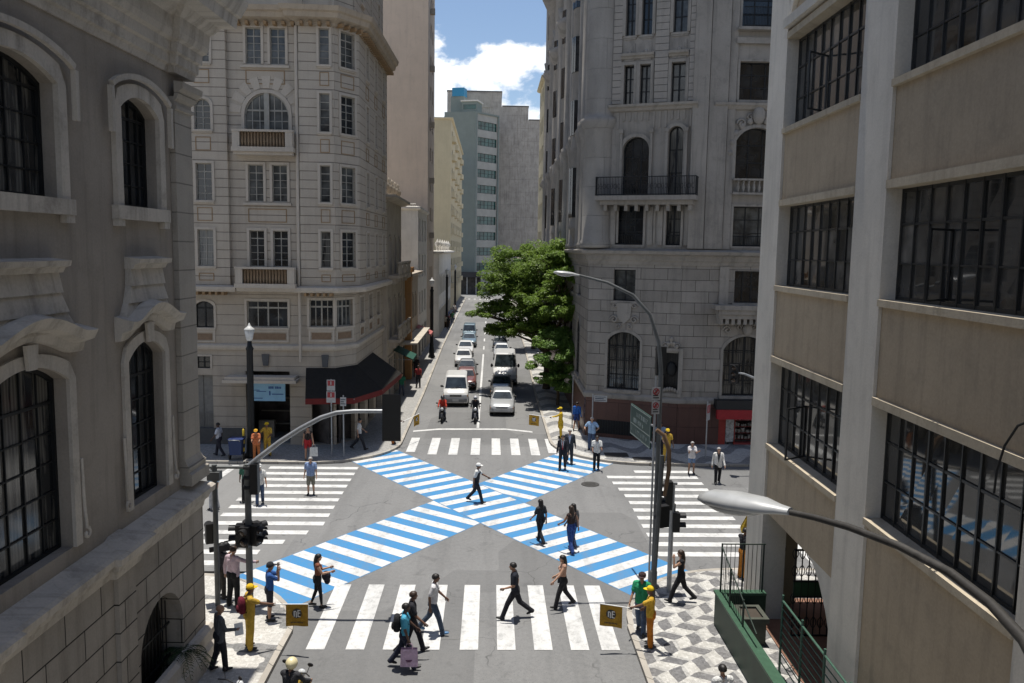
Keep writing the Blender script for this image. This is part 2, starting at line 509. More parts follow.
def flat(name, polys, m, z, kind='structure'):
    mb = MB()
    for p in polys:
        mb.add([(a, b, z) for a, b in p], [tuple(range(len(p)))])
    o = mb.build(name, m, fix=False)
    for pl in o.data.polygons:
        if pl.normal.z < 0: pl.flip()
    tag(o, kind=kind)
    return o
g = flat('ground', [[(-400, -120), (400, -120), (400, 600), (-400, 600)]], plain('bare ground', (.17, .165, .155), .9, .2), -.06)
def arc(cx, cy, r, a0, a1, n=10):
    return [(cx + r * math.cos(R(a0 + (a1 - a0) * i / n)), cy + r * math.sin(R(a0 + (a1 - a0) * i / n))) for i in range(n + 1)]
YS, YN = 26.4, 40.1       # cross street kerbs
flat('road', [[(-8, -30), (8, -30), (8, 26.4), (-8, 26.4)], [(-80, 26.4), (80, 26.4), (80, 43), (-80, 43)], [(-8, 43), (8, 43), (8, 181), (-8, 181)], [(-60, 181), (60, 181), (60, 198), (-60, 198)]], M_ASPHALT, 0.0)
# pavements: raised slabs with rounded corners, kerb stones along the road edge
def pavement(edge, rest, m, h=.13, name='pavement'):
    """edge: road-side points; rest: the points closing the slab behind"""
    inner = []
    n = len(edge)
    poly = edge + rest
    area = sum(poly[i][0] * poly[(i + 1) % len(poly)][1] - poly[(i + 1) % len(poly)][0] * poly[i][1] for i in range(len(poly)))
    flip = 1 if area > 0 else -1
    for i in range(n):
        a, b = Vector(edge[max(0, i - 1)]), Vector(edge[min(n - 1, i + 1)])
        t = (b - a).normalized()
        nn = Vector((-t.y, t.x)) * flip
        inner.append((edge[i][0] + nn.x * .16, edge[i][1] + nn.y * .16))
    mb = MB(); p2 = inner + rest
    mb.prism(p2, -.05, h - .004)
    o = mb.build(name, m); tag(o, kind='structure')
    kb = MB()
    for i in range(n - 1):
        kb.prism([edge[i], edge[i + 1], inner[i + 1], inner[i]], -.05, h)
    k = kb.build('kerb', M_KERB); tag(k, kind='structure')
pavement([(-5.45, -25), (-5.45, 20.8)] + arc(-10.0, 21.4, 4.6, 0, 90, 12)[1:-1] + [(-10.6, 26.1), (-70, 26.1)], [(-70, -25)], paving('pale'))
pavement([(4.05, -25), (4.05, 22.3)] + arc(8.3, 22.4, 4.2, 180, 90, 12) + [(70, 26.6)], [(70, -25)], paving('map'))
MNW = paving('grey')
pavement([(-70, 40.0), (-9.8, 40.0)] + arc(-9.2, 44.4, 4.4, 270, 360, 10) + [(-4.85, 60), (-5.2, 90), (-5.35, 140), (-5.4, 181)], [(-70, 181)], MNW)
pavement([(70, 40.25), (8.2, 40.25)] + arc(8.3, 45.2, 4.9, 270, 180, 10) + [(3.4, 60), (3.8, 90), (3.9, 181)], [(70, 181)], paving('wave'))

# ---- markings
Z1, Z2, Z3 = .004, .008, .012
DA = Vector((4.43 + 4.63, 24.48 - 37.12)).normalized()      # diagonal NW -> SE
NA = Vector((-DA.y, DA.x)); NA = NA if NA.y > 0 else -NA
DB = Vector((5.61 + 4.96, 39.35 - 24.58)).normalized()      # diagonal SW -> NE
NB = Vector((DB.y, -DB.x)); NB = NB if NB.y < 0 else -NB
def clip(poly, n, c):
    """keep the part of poly with n.p <= c"""
    out = []
    for i in range(len(poly)):
        a, b = Vector(poly[i]), Vector(poly[(i + 1) % len(poly)])
        da, db = n.dot(a) - c, n.dot(b) - c
        if da <= 0: out.append(tuple(a))
        if da * db < 0: out.append(tuple(a + (b - a) * (da / (da - db))))
    return out
def band(D, N, c0, c1, t0, t1):
    """polygon of a diagonal band between N.p = c0..c1 and D.p = t0..t1"""
    def P(t, c):
        det = D.x * N.y - D.y * N.x
        return ((t * N.y - D.y * c) / det, (D.x * c - t * N.x) / det)
    return [P(t0, c0), P(t1, c0), P(t1, c1), P(t0, c1)]
AL, AU, BL, BU = 18.05, 21.1, -18.5, -21.85
Aw, Ab, Bw, Bb = [], [], [], []
A_T0, A_T1 = -39.6, -16.75
B_T0, B_T1 = 15.55, 38.2
Ab = [band(DA, NA, AL, AU, A_T0, A_T1)]
k = -1
for k in range(-2, 20):
    t = -36.85 + 1.037 * k
    if A_T0 < t < A_T1 - .5: Aw.append(band(DA, NA, AL + .03, AU - .03, t - .25, t + .25))
for part in (0, 1):
    poly = band(DB, NB, BL, BU, B_T0, B_T1)
    cut = (lambda p: clip(p, NA, AL - .02)) if part == 0 else (lambda p: clip(p, -NA, -(AU + .02)))
    Bb.append(cut(poly))
    for k in range(0, 22):
        t = 16.85 + 1.045 * k
        if t > B_T1 - .5: continue
        q = cut(band(DB, NB, BL - .03, BU + .03, t - .25, t + .25))
        if len(q) >= 3: Bw.append(q)
flat('blue_road_paint', Ab + Bb, M_PBLUE, Z1)
flat('white_road_paint', Aw + Bw, M_PWHITE, Z2)
zs = []
for x in (-4.62, -3.55, -2.55, -1.52, -.47, .55, 1.56, 2.56, 3.40):            # near crossing
    zs.append([(x - .25, 21.05), (x + .25, 21.05), (x + .25, 25.35), (x - .25, 25.35)])
for x in (-5.25, -4.18, -3.0, -1.9, -.72, .40, 1.45, 2.5, 3.45):               # far crossing
    zs.append([(x - .24, 42.2 + (.5 if abs(x) > 3.3 else 0)), (x + .24, 42.2 + (.5 if abs(x) > 3.3 else 0)), (x + .24, 46.0), (x - .24, 46.0)])
def stripe_x(y0, xa, xb): return [(xa, y0 - .22), (xb, y0 - .22), (xb, y0 + .22), (xa, y0 + .22)]
for k in range(13):                                                            # left crossing
    y = 27.1 + 1.02 * k
    xr = -6.42 if y > 30.6 else -6.42 - (30.6 - y) * .62 - .15
    zs.append(stripe_x(y, -10.75, xr))
for k in range(12):                                                            # right crossing
    y = 28.15 + 1.0 * k
    xl = 6.12 if y < 34.8 else 6.12 - (y - 34.8) * .12
    if y > 38.2: xl = 7.2
    zs.append(stripe_x(y, xl, 10.1))
zs.append([(-4.5, 47.5), (-3.0, 48.1), (1.0, 48.3), (2.6, 47.6), (2.6, 47.95), (1.0, 48.65), (-3.0, 48.5), (-4.5, 47.85)])
zs.append([(-12.95, 35.5), (-12.6, 35.5), (-12.3, 39.7), (-12.65, 39.7)])      # stop line of the cross street
zs.append([(11.4, 27.2), (11.75, 27.2), (11.75, 33), (11.4, 33)])
zs.append([(-.76, 48.7), (-.6, 48.7), (-.6, 84), (-.76, 84)])
for y in range(88, 178, 8): zs.append([(-.76, y), (-.6, y), (-.6, y + 3), (-.76, y + 3)])
for k in range(8): zs.append([(-4.9 + 1.2 * k, 177.5), (-4.45 + 1.2 * k, 177.5), (-4.45 + 1.2 * k, 179.5), (-4.9 + 1.2 * k, 179.5)])
flat('white_road_stripes', zs, M_PWHITE, Z3)
# manhole covers set in the road and pavement
def manhole(x, y, z, r, lab, sq=False):
    mb = MB()
    if sq: mb.box(-r, -r * .7, 0, r, r * .7, .012)
    else:
        mb.lathe([(r, 0), (r, .010), (r * .9, .016), (r * .86, .010), (0, .012)], 20)
        for i in range(-2, 3): mb.box(-r * .6, i * r * .25 - .02, .012, r * .6, i * r * .25 + .02, .018)
    o = mb.build('manhole_cover', plain('cast iron', (.06, .058, .055), .6, .4, .3))
    o.location = (x, y, z); tag(o, lab, 'manhole')
manhole(4.75, 36.9, Z3, .42, 'dark round manhole cover in the asphalt between blue crossing and white zebra stripes')
manhole(6.75, 42.0, .132, .62, 'larger dark rectangular pit cover in the pavement below the granite corner', True)
manhole(8.0, 41.2, .132, .5, 'smaller dark rectangular pit cover near the kerb below the granite corner', True)

# ------------------------------------------------------------------ near left building (dark stucco, arched windows)
M_B1 = wallmat('grey brown stucco', (.295, .274, .25), streak=.6, blotch=.45, var=.16)
M_B1T = wallmat('weathered stone trim', (.46, .44, .41), streak=.75, blotch=.65, var=.18, dirt=(.08, .075, .068))
M_B1R = wallmat('rusticated stone', (.31, .293, .27), streak=.7, row=.60, brick=1.25, groove=.03, blotch=.5, gdark=.45)
def build_left():
    d = .039
    root = thing('stucco_building', 'dark grey brown stucco building with arched windows, scrolled hoods and a heavy cornice', 'building', (-7.3, 20.4, 0))
    # wall runs towards the camera; seen from the street the left end is the near one
    def fr(off, y0): return Matrix.Translation((7.3, -20.4, 0)) @ frame((-7.3 - off - (20 - y0) * d, y0), (-7.3 - off, 20))
    L0 = -14.0
    F = fr(0, L0); FU = fr(.15, L0)
    s = lambda y: (y - L0) * math.hypot(1, d)
    end = s(20.4)
    # lower storey, rusticated, with deep arches
    ops = [Op(s(yc - 1.1), .25, 2.2, 2.6, 1.1) for yc in (17.95, 13.6, 9.4, 4.9)]
    mb = MB(); pierced(mb, 0, end, 0, 4.55, ops, .55)
    mb.box(0, 9, 0, end, 9.2, 4.5)
    mb.add([(end, 0, 0), (end, 12, 0), (end, 12, 4.55), (end, 0, 4.55)], [(0, 1, 2, 3)])
    mb.build('lower_wall', M_B1R, root, F)
    bk = MB()
    for o in ops: bk.box(o.x - .1, .55, 0, o.x + o.w + .1, .65, 3.2)
    bk.build_each('arch_dark_back', plain('near black arch back', (.014, .012, .010), .5), root, F)  # near black sheet: the shade inside the arch put into colour
    gk = MB()
    for o in ops:
        gk = MB()
        for i in range(1, 12):
            x = o.x + o.w * i / 12
            gk.tube([(x, .35, .2), (x, .35, o.z + arch_z(o.w, o.h, o.rise, x - o.x))], .016, 5, cap=False)
        for z in (.9, 1.7): gk.box(o.x, .335, z, o.x + o.w, .365, z + .05)
        gk.build('arch_grille', M_IRON, root, F)
    pass
    pl = MB()
    pl.sweep([(0, 0), (end, 0), (end, 8)], [(.26, 0), (.26, .55), (.18, .66), (.18, .95), (.10, 1.05), (0, 1.05), (0, 0)])
    pl.build('plinth', M_B1T, root, F)
    # pilaster strip between arches and at the corner of the lower wall
    ps = MB()
    for yc in (16.2, 11.65, 7.2):
        ps.box(s(yc) - .36, -.10, 1.06, s(yc) + .36, -.003, 4.2)
    ps.build_each('lower_pilaster', M_B1R, root, F)
    # ledge with breaks over each pilaster
    br = [(0, 0)]
    for yc in (7.2, 11.65, 16.2):
        br += [(s(yc) - .5, 0), (s(yc) - .5, -.13), (s(yc) + .5, -.13), (s(yc) + .5, 0)]
    br += [(end, 0), (end, 8)]
    lg = MB(); lg.sweep(br, [(-.35, 4.2), (.02, 4.2), (.05, 4.36), (.12, 4.40), (.16, 4.52), (.24, 4.56), (.26, 4.70), (.20, 4.76), (-.35, 5.0)])
    lg.build('ledge', M_B1T, root, F)
    # upper wall
    A = lambda z, w, h, r: [Op(s(yc - ww / 2), z, ww, h, r) for yc, ww in ((17.85, 1.72), (13.55, 2.4), (9.3, 2.4), (5.0, 2.4), (.8, 2.4))]
    up = A(11.58, 0, 2.27, .30); lo = A(5.22, 0, 3.5, .36)
    mb = MB(); pierced(mb, 0, end - .1, 4.55, 14.75, up + lo, .32)
    mb.add([(end - .1, 0, 4.55), (end - .1, 12, 4.55), (end - .1, 12, 22), (end - .1, 0, 22)], [(0, 1, 2, 3)])
    mb.add([(0, 0, 14.75), (end - .1, 0, 14.75), (end - .1, 0, 22), (0, 0, 22)], [(0, 1, 2, 3)])
    mb.build('upper_wall', M_B1, root, FU)
    for o in up:
        window(root, FU, o, .28, 5, 5, .06, .014, .82, M_IRON, M_GLASS, None, (.26, .10), M_B1T)
    for o in lo:
        window(root, FU, o, .28, 5, 6, .06, .014, .78, M_IRON, M_GLASS, None, (.22, .07), M_B1T)
    # sill blocks under upper windows, scroll hoods over lower ones
    for o in up:
        m = MB(); m.box(o.x - .34, -.15, o.z - .28, o.x + o.w + .34, -.003, o.z - .003)
        m.box(o.x - .32, -.13, o.z - .42, o.x - .06, -.003, o.z - .283); m.box(o.x + o.w + .06, -.13, o.z - .42, o.x + o.w + .32, -.003, o.z - .283)
        m.sweep([(o.x - .42, 0), (o.x + o.w + .42, 0)], [(0, o.z + o.h - .12), (.14, o.z + o.h - .12), (.12, o.z + o.h - .02), (0, o.z + o.h - .02)]) if False else None
        m.build('window_sill', M_B1T, root, FU)
        # hood moulding following the flat arch
        hd = MB()
        k = 1 + .84 / o.w
        cx = o.w / 2
        base = [(cx + (a - cx) * k, b + .34) for a, b in arch_pts(o.w, o.h, o.rise)]
        base = [(base[0][0], base[0][1] - .9), (base[0][0], base[0][1] - .02)] + base[1:-1] + [(base[-1][0], base[-1][1] - .02), (base[-1][0], base[-1][1] - .9)]
        for i in range(len(base) - 1):
            a, b = base[i], base[i + 1]
            dx, dz = b[0] - a[0], b[1] - a[1]; L = math.hypot(dx, dz); nx_, nz_ = -dz / L * .11, dx / L * .11
            hd.prism([(o.x + a[0], o.z + a[1]), (o.x + b[0], o.z + b[1]), (o.x + b[0] + nx_, o.z + b[1] + nz_), (o.x + a[0] + nx_, o.z + a[1] + nz_)], -.19, -.10, 'y')
        hd.build('hood_mould', M_B1T, root, FU)
    for o in lo:
        cx = o.x + o.w / 2; hw = o.w / 2 + .42
        m = MB()
        # curved pediment: raised centre, ends dipping then flicking out
        def hz(u):
            return .42 * math.cos(u * PI * .5) ** 1.4 + .10 * max(0, abs(u) - .72) / .28 if abs(u) < 1 else .1
        N = 22
        zb = o.z + o.h + .42
        rows = []
        for i in range(N + 1):
            u = -1 + 2 * i / N; x = cx + u * hw; z = zb + hz(u)
            rows.append([(x, -.002, z - .42), (x, -.12, z - .40), (x, -.16, z - .24), (x, -.34, z - .17), (x, -.40, z - .05), (x, -.42, z), (x, -.002, z + .10)])
        vs = [p for r in rows for p in r]
        fs = [(i * 7 + j, (i + 1) * 7 + j, (i + 1) * 7 + j + 1, i * 7 + j + 1) for i in range(N) for j in range(6)]
        m.add(vs, fs, 0, False); m.add(rows[0], [tuple(range(7))]); m.add(rows[-1], [tuple(range(7))[::-1]])
        m.build('pediment', M_B1T, root, FU, weld=True)
        # tapering pedestal above, and its cap
        m = MB()
        prof = [(hw * .86, zb + .12), (hw * .70, zb + .45), (hw * .60, zb + .80), (hw * .58, zb + 1.15)]
        for (w0, z0), (w1, z1) in zip(prof[:-1], prof[1:]):
            m.add([(cx - w0, -.17, z0), (cx + w0, -.17, z0), (cx + w1, -.12, z1), (cx - w1, -.12, z1), (cx - w0, -.002, z0), (cx + w0, -.002, z0), (cx + w1, -.002, z1), (cx - w1, -.002, z1)], [(0, 1, 2, 3), (1, 5, 6, 2), (4, 0, 3, 7)])
        m.sweep([(cx - hw * .60, 0), (cx + hw * .60, 0)], [(0, zb + 1.15), (.18, zb + 1.15), (.22, zb + 1.24), (.32, zb + 1.27), (.34, zb + 1.36), (0, zb + 1.40)])
        m.build('window_cap', M_B1T, root, FU)
        # keystone and scrolls beside the jambs
        m = MB()
        m.prism([(cx - .12, o.z + o.h - .02), (cx + .12, o.z + o.h - .02), (cx + .17, o.z + o.h + .40), (cx - .17, o.z + o.h + .40)], -.16, -.10, 'y')
        for sg in (-1, 1):
            xx = cx + sg * (o.w / 2 + .30)
            pts = [(xx, -.06, o.z + 1.6), (xx, -.08, o.z + .7), (xx + sg * .02, -.10, o.z + .3)]
            for q in range(9):
                a = q * .7
                pts.append((xx + sg * (.12 * (1 - q / 11)) * math.sin(a), -.11, o.z + .16 + .12 * (1 - q / 11) * math.cos(a)))
            m.tube(pts, .035, 6)
        m.build_each('scroll_bracket', M_B1T, root, FU) if False else None
        key = MB(); key.v, key.f, key.m, key.sm = m.v[:8], m.f[:6], m.m[:6], m.sm[:6]; key.build('keystone', M_B1T, root, FU)
        half = (len(m.v) - 8) // 2
        for q in (0, 1):
            sbm = MB(); lo_, hi_ = 8 + q * half, 8 + (q + 1) * half
            sbm.v = m.v[lo_:hi_]
            for ff, mm, ss in zip(m.f, m.m, m.sm):
                if lo_ <= ff[0] < hi_: sbm.f.append([k2 - lo_ for k2 in ff]); sbm.m.append(mm); sbm.sm.append(ss)
            sbm.build('scroll_bracket', M_B1T, root, FU)
    # corner pilaster with base and capital
    FP = fr(.02, L0)
    e = s(20.4)
    m = MB(); m.box(e - .95, 0, 5.0, e, .5, 14.2)
    m.sweep([(e - .95, 0), (e, 0), (e, .5)], [(0, 4.98), (.16, 4.98), (.16, 5.25), (.09, 5.30), (.11, 5.42), (.05, 5.5), (0, 5.62)])
    m.sweep([(e - .95, 0), (e, 0), (e, .5)], [(0, 13.9), (.05, 13.92), (.05, 14.0), (.0, 14.02)])
    m.sweep([(e - .95, 0), (e, 0), (e, .5)], [(0, 14.1), (.06, 14.16), (.12, 14.32), (.20, 14.38), (.22, 14.52), (0, 14.55)])
    m.build('corner_pilaster', wallmat('jointed stone pilaster', (.34, .325, .30), streak=.35, row=.68, groove=.03), root, FP)
    # big cornice, breaking forward over the pilaster and turning the corner
    prof = [(-.2, 14.72), (.04, 14.72), (.07, 14.86), (.12, 14.90), (.13, 15.10), (.19, 15.14), (.20, 15.36), (.28, 15.42), (.32, 15.55), (.34, 15.86), (.44, 15.95), (.52, 16.08), (.82, 16.16), (.86, 16.42), (.92, 16.46), (1.02, 16.70), (1.06, 16.84), (-.3, 17.0)]
    m = MB(); m.sweep([(0, 0), (e - 1.0, 0), (e - 1.0, -.15), (e + .06, -.15), (e + .06, 8)], prof)
    m.build('cornice', M_B1T, root, FU)
    # attic
    m = MB(); m.box(0, .1, 16.9, e, 12, 20); m.build('attic', M_B1, root, FU)
build_left()
def potted_palm():
    t = thing('potted_plant', 'small dark green arching palm in the doorway arch of the stucco building', 'plant', (-7.35, 18.9, .13))
    m = MB(); m.lathe([(.16, 0), (.22, .36), (.24, .40), (.20, .40), (.19, .34), (0, .34)], 14); m.build('pot', plain('terracotta', (.16, .07, .04), .8), t)
    m = MB(); m.tube([(0, 0, .34), (0, .02, .9)], [.05, .035], 7); m.build('stem', plain('plant stem', (.07, .08, .03), .8), t)
    m = MB(); rnd = random.Random(3)
    for i in range(15):
        a = 2 * PI * i / 15 + rnd.uniform(-.2, .2); L = rnd.uniform(.5, .8); up = rnd.uniform(.2, .6)
        ax = [(L * u * math.cos(a), L * u * math.sin(a), .9 + up * u - .75 * u * u) for u in (0, .25, .5, .75, 1)]
        m.tube(ax, .006, 4, cap=False)
        for j in range(1, 14):
            u = j / 13.5
            px, py, pz = L * u * math.cos(a), L * u * math.sin(a), .9 + up * u - .75 * u * u
            for sg in (-1, 1):
                b = a + sg * 1.0; l = .20 * math.sin(PI * min(1, u * .8 + .15))
                m.add([(px, py, pz), (px + .5 * l * math.cos(b) + .012, py + .5 * l * math.sin(b), pz + .0), (px + l * math.cos(b), py + l * math.sin(b), pz - .07), (px + .5 * l * math.cos(b), py + .5 * l * math.sin(b) + .02, pz - .03)], [(0, 1, 2, 3)])
    m.build('fronds', plain('palm leaf', (.045, .085, .03), .5, .4), t, fix=False)
potted_palm()
# ------------------------------------------------------------------ cream corner building, left
M_B2 = wallmat('cream stucco', (.40, .365, .32), streak=.32, row=.46, groove=.04, blotch=.22, var=.10, gdark=.62, dirt=(.13, .11, .09))
M_B2P = wallmat('cream plain stucco', (.44, .405, .36), streak=.32, blotch=.25, var=.09, dirt=(.13, .11, .09))
M_B2L = wallmat('dirty lower stucco', (.37, .335, .29), streak=.4, row=.55, groove=.03, blotch=.3, dirt=(.11, .10, .09))
M_OCHRE = wallmat('ochre stained plaster', (.27, .185, .105), streak=.4, blotch=.4)
M_CREAMF = plain('cream window paint', (.30, .28, .24), .6)
M_SHUT = plain('grey blinds', (.22, .215, .20), .7)
def build_cream():
    root = thing('cream_corner_building', 'cream corner building with grooved stucco, small balconies and a charcoal awning over its shop', 'building', (-8.2, 43.3, 0))
    IM = Matrix.Translation((8.2, -43.3, 0))
    plan = [(-45, 43.30), (-13.7, 43.30), (-13.7, 43.55), (-10.0, 43.55), (-10.0, 43.30), (-8.2, 43.42), (-7.15, 44.9), (-6.95, 55.0)]
    rows = [(20.1, 1.8), (16.72, 1.95), (13.12, 1.9), (9.72, 1.9)]
    faces = []
    for i, (a, b) in enumerate(zip(plan[:-1], plan[1:])):
        L = dist(a, b)
        F = IM @ frame(a, b)
        ops = []; spec = []
        if L > .4:
            if i == 0: cs = [(x - (-45), .82, 'l') for x in (-15.33, -19.0, -22.7, -26.4)]
            elif i == 2: cs = [(.98, .78, 'p'), (2.22, .78, 'p')]
            elif i == 4: cs = [(1.05, .52, 'n')]
            elif i == 5: cs = [(.44, 1.0, 'n')]
            elif i == 6: cs = [(2.0, .9, 'n'), (5.0, .9, 'n'), (8.0, .9, 'n')]
            else: cs = []
            for r, (z, h) in enumerate(rows):
                if i == 2 and r == 1:
                    o = Op(.85, z, 2.28, h, 1.1, kind='arch'); ops.append(o); continue
                for x, w, k in cs:
                    if k == 'l' and r == 1: ops.append(Op(x, z, w, 1.55, .41, kind='l'))
                    else: ops.append(Op(x, z, w, h, 0, kind=k))
        m = MB(); pierced(m, 0, L, 8.72, 22.0, ops, .16)
        m.build('wall', M_B2, root, F)
        for j, o in enumerate(ops):
            cur = (o.kind in 'pn' and o.z in (13.12, 20.1)) or o.kind == 'arch'
            mg = M_GLASS2 if cur else M_GLASS
            if o.kind == 'arch': window(root, F, o, .14, 6, 3, .06, .022, .55, M_CREAMF, mg, None, (.16, .05), M_B2P, post=.13)
            else: window(root, F, o, .14, 2 if o.w > .6 else 1, 5, .045, .013, .78, M_CREAMF, mg, (.12, .12, .10) if o.kind != 'p' else None, (.13, .06), M_B2P)
        # sunk panels below windows: outlined frames
        tr = MB()
        for o in ops:
            if o.kind in ('n', 'l') and o.z > 9:
                x0, x1, z1, z0 = o.x + .02, o.x + o.w - .02, o.z - .36, o.z - 1.05
                if o.z < 10: z0 = o.z - .75
                for q in ((x0, z0, x1, z0 + .035), (x0, z1 - .035, x1, z1), (x0, z0 + .036, x0 + .035, z1 - .036), (x1 - .035, z0 + .036, x1, z1 - .036)):
                    tr.box(q[0], -.025, q[1], q[2], -.003, q[3])
        if i == 2:
            for z1, z0 in ((19.8, 19.1), (12.75, 12.05)):
                for q in ((.95, z0, 2.95, z0 + .04), (.95, z1 - .04, 2.95, z1), (.95, z0 + .041, .99, z1 - .041), (2.91, z0 + .041, 2.95, z1 - .041)):
                    tr.box(q[0], -.028, q[1], q[2], -.003, q[3])
        if tr.v: tr.build_each('panel_moulding', M_OCHRE, root, F)
        if i == 2:
            sl = MB()
            for z in (20.03, 13.05): sl.box(.72, -.14, z - .12, 3.2, -.003, z)
            sl.build_each('window_ledge', M_B2P, root, F)
            # voussoirs over the big arch
            vz = MB()
            for q in range(9):
                a = PI * (q + .5) / 9
                cx, cz, r0, r1 = 1.99, 17.57, 1.34, 1.95
                c0, c1 = a - .12, a + .12
                vz.prism([(cx + r0 * math.cos(c0), cz + r0 * math.sin(c0)), (cx + r1 * math.cos(c0), cz + r1 * math.sin(c0)), (cx + r1 * math.cos(c1), cz + r1 * math.sin(c1)), (cx + r0 * math.cos(c1), cz + r0 * math.sin(c1))], -.03, -.003, 'y')
            vz.build_each('voussoir', M_B2P, root, F)
            for zb in (15.75, 8.75):
                bl = thing('balcony', None, None); bl.parent = root; bl.matrix_local = F
                m = MB(); m.box(.35, -.75, zb - .13, 3.5, -.003, zb + .10)
                m.box(.42, -.62, zb - .28, 3.43, -.003, zb - .133)
                m.build('balcony_slab', M_B2P, bl)
                m = MB()
                for x in (.40, 3.09): m.box(x, -.72, zb + .103, x + .36, -.42, zb + .86)
                m.box(.36, -.75, zb + .863, 3.49, -.39, zb + .97)
                m.box(.40, -.38, zb + .103, .52, -.02, zb + .86); m.box(3.33, -.38, zb + .103, 3.45, -.02, zb + .86)
                m.build('parapet', M_B2P, bl)
                m = MB(); balusters(m, .80, 3.05, -.58, zb + .10, .76, 14, .065); m.box(.77, -.50, zb + .104, 3.08, -.48, zb + .86)
                m.build('balustrade', wallmat('brown stained balusters', (.23, .17, .115), streak=.5, blotch=.5), bl)
    # cornices following the plan
    pl = [(x + 8.2, y - 43.3) for x, y in plan]
    m = MB()
    m.sweep(pl, [(-.1, 22.0), (.10, 22.0), (.14, 22.15), (.55, 22.32), (.60, 22.55), (.72, 22.62), (.78, 22.85), (-.1, 22.95)])
    m.build('cornice', wallmat('weathered cornice', (.36, .31, .25), streak=.6, blotch=.5, dirt=(.09, .08, .07)), root)
    m = MB()
    for i, (a, b) in enumerate(zip(plan[:-1], plan[1:])):
        L = dist(a, b); F = IM @ frame(a, b)
        if L < .5: continue
        n = int(L / .42)
        for q in range(n if i else n - 1, -1 if not i else n, -1) if False else range(n - 22 if n > 60 else 0, n):
            x = (q + .5) * L / n
            m.box(x - .08, -.46, 21.98, x + .08, -.004, 22.14, 0, F)
    m.build_each('cornice_bracket', M_OCHRE, root)
    m = MB()
    m.sweep(pl, [(-.3, 8.40), (.30, 8.40), (.36, 8.52), (.36, 8.66), (.06, 8.74), (-.3, 8.74)])
    m.build('floor_band', M_B2P, root)
    # attic storey above the cornice, set back
    for i, (a, b) in enumerate(zip(plan[:-1], plan[1:])):
        L = dist(a, b); F = IM @ frame(a, b) @ Matrix.Translation((0, .25, 0))
        m = MB(); ops = [Op(x, 24.2, .8, 1.7) for x in ((.98, 2.22) if i == 2 else ((.9,) if i in (4, 5) else ((29.6, 26.0) if i == 0 else ((2, 5, 8) if i == 6 else ()))))] if L > .5 else []
        ops = [o for o in ops if o.x + o.w < L]
        pierced(m, 0, L, 22.9, 29.0, ops, .16); m.build('attic_wall', M_B2, root, F)
        for o in ops: window(root, F, o, .14, 2, 5, .05, .02, .78, M_CREAMF, M_GLASS, (.12, .12, .10), (.09, .035), M_B2P)
    m = MB(); m.sweep(pl, [(-.4, 29.0), (.2, 29.0), (.3, 29.4), (-.4, 29.5)]); m.build('roof_cornice', M_B2P, root)
    m = MB(); m.prism([(x + 8.2, y - 43.3) for x, y in [(-44, 43.9), (-8.6, 43.9), (-7.6, 45.1), (-7.4, 55), (-44, 55)]], 28.8, 29.1); m.build('roof', M_B2P, root)
    # lower storeys, a little behind the overhang
    low = [(-45, 43.62), (-9.7, 43.62), (-8.35, 43.72), (-7.42, 45.05), (-7.25, 55.0)]
    for i, (a, b) in enumerate(zip(low[:-1], low[1:])):
        L = dist(a, b); F = IM @ frame(a, b)
        ops = []
        if i == 0:
            ops = [Op(45 - 15.7, 6.45, 1.0, 1.4, .25, kind='w1'), Op(45 - 12.95, 6.5, 2.15, 1.4, 0, kind='w4'), Op(45 - 15.7, 4.25, .75, .65, 0, kind='g'), Op(45 - 13.1, .13, 2.35, 4.0, 0, kind='shop'),
                   Op(45 - 16.0, .6, 1.15, 3.3, 0, kind='door')]
        if i == 1: ops = [Op(.05, 6.55, 1.25, 1.45, 0, kind='w4'), Op(.1, .13, 1.2, 3.0, 0, kind='dark')]
        if i == 2: ops = [Op(.15, 6.55, 1.2, 1.45, 0, kind='w4'), Op(.1, .13, 1.4, 3.0, 0, kind='dark')]
        if i == 3: ops = [Op(x, 6.55, 1.3, 1.45, 0, kind='w4') for x in (1.2, 4.2, 7.2)] + [Op(x, .13, 2.2, 3.0, 0, kind='dark') for x in (.5, 3.8, 7.0)]
        m = MB(); pierced(m, 0, L, 0, 8.5, ops, .3); m.build('lower_wall', M_B2L, root, F)
        for o in ops:
            if o.kind in ('w1', 'w4'):
                window(root, F, o, .2, 4 if o.w > 1.1 else 2, 2, .05, .022, .74, M_CREAMF if o.kind == 'w4' else M_IRON, M_GLASS, (.1, .1, .1), (.12, .05), M_B2P)
                m = MB(); zz = o.z - .78
                for q in ((o.x - .05, zz, o.x + o.w + .05, zz + .07), (o.x - .05, zz + .53, o.x + o.w + .05, zz + .6), (o.x - .05, zz + .071, o.x + .05, zz + .529), (o.x + o.w - .05, zz + .071, o.x + o.w + .05, zz + .529)):
                    m.box(q[0], -.05, q[1], q[2], -.003, q[3])
                m.build('panel_frame', M_B2P, root, F)
                m = MB(); m.box(o.x + .12, -.02, zz + .12, o.x + o.w - .12, -.004, zz + .46); m.build('panel', plain('brown panel', (.20, .135, .085), .8), root, F)
            elif o.kind == 'g':
                window(root, F, o, .2, 2, 2, .05, .02, None, M_IRON, M_GLASS, None, (.10, .04), M_B2P)
            elif o.kind == 'door':
                m = MB(); m.box(o.x, .25, o.z, o.x + o.w, .3, o.z + o.h); m.box(o.x + .5, .2, o.z, o.x + .56, .249, o.z + o.h)
                for q in range(8): m.tube([(o.x + .1 + q * .13, .12, o.z), (o.x + .1 + q * .13, .12, o.z + 1.2)], .012, 5, cap=False)
                m.box(o.x, .11, o.z + 1.2, o.x + o.w, .14, o.z + 1.24)
                m.build('side_door', plain('grey door paint', (.20, .19, .17), .7), root, F)
            else:
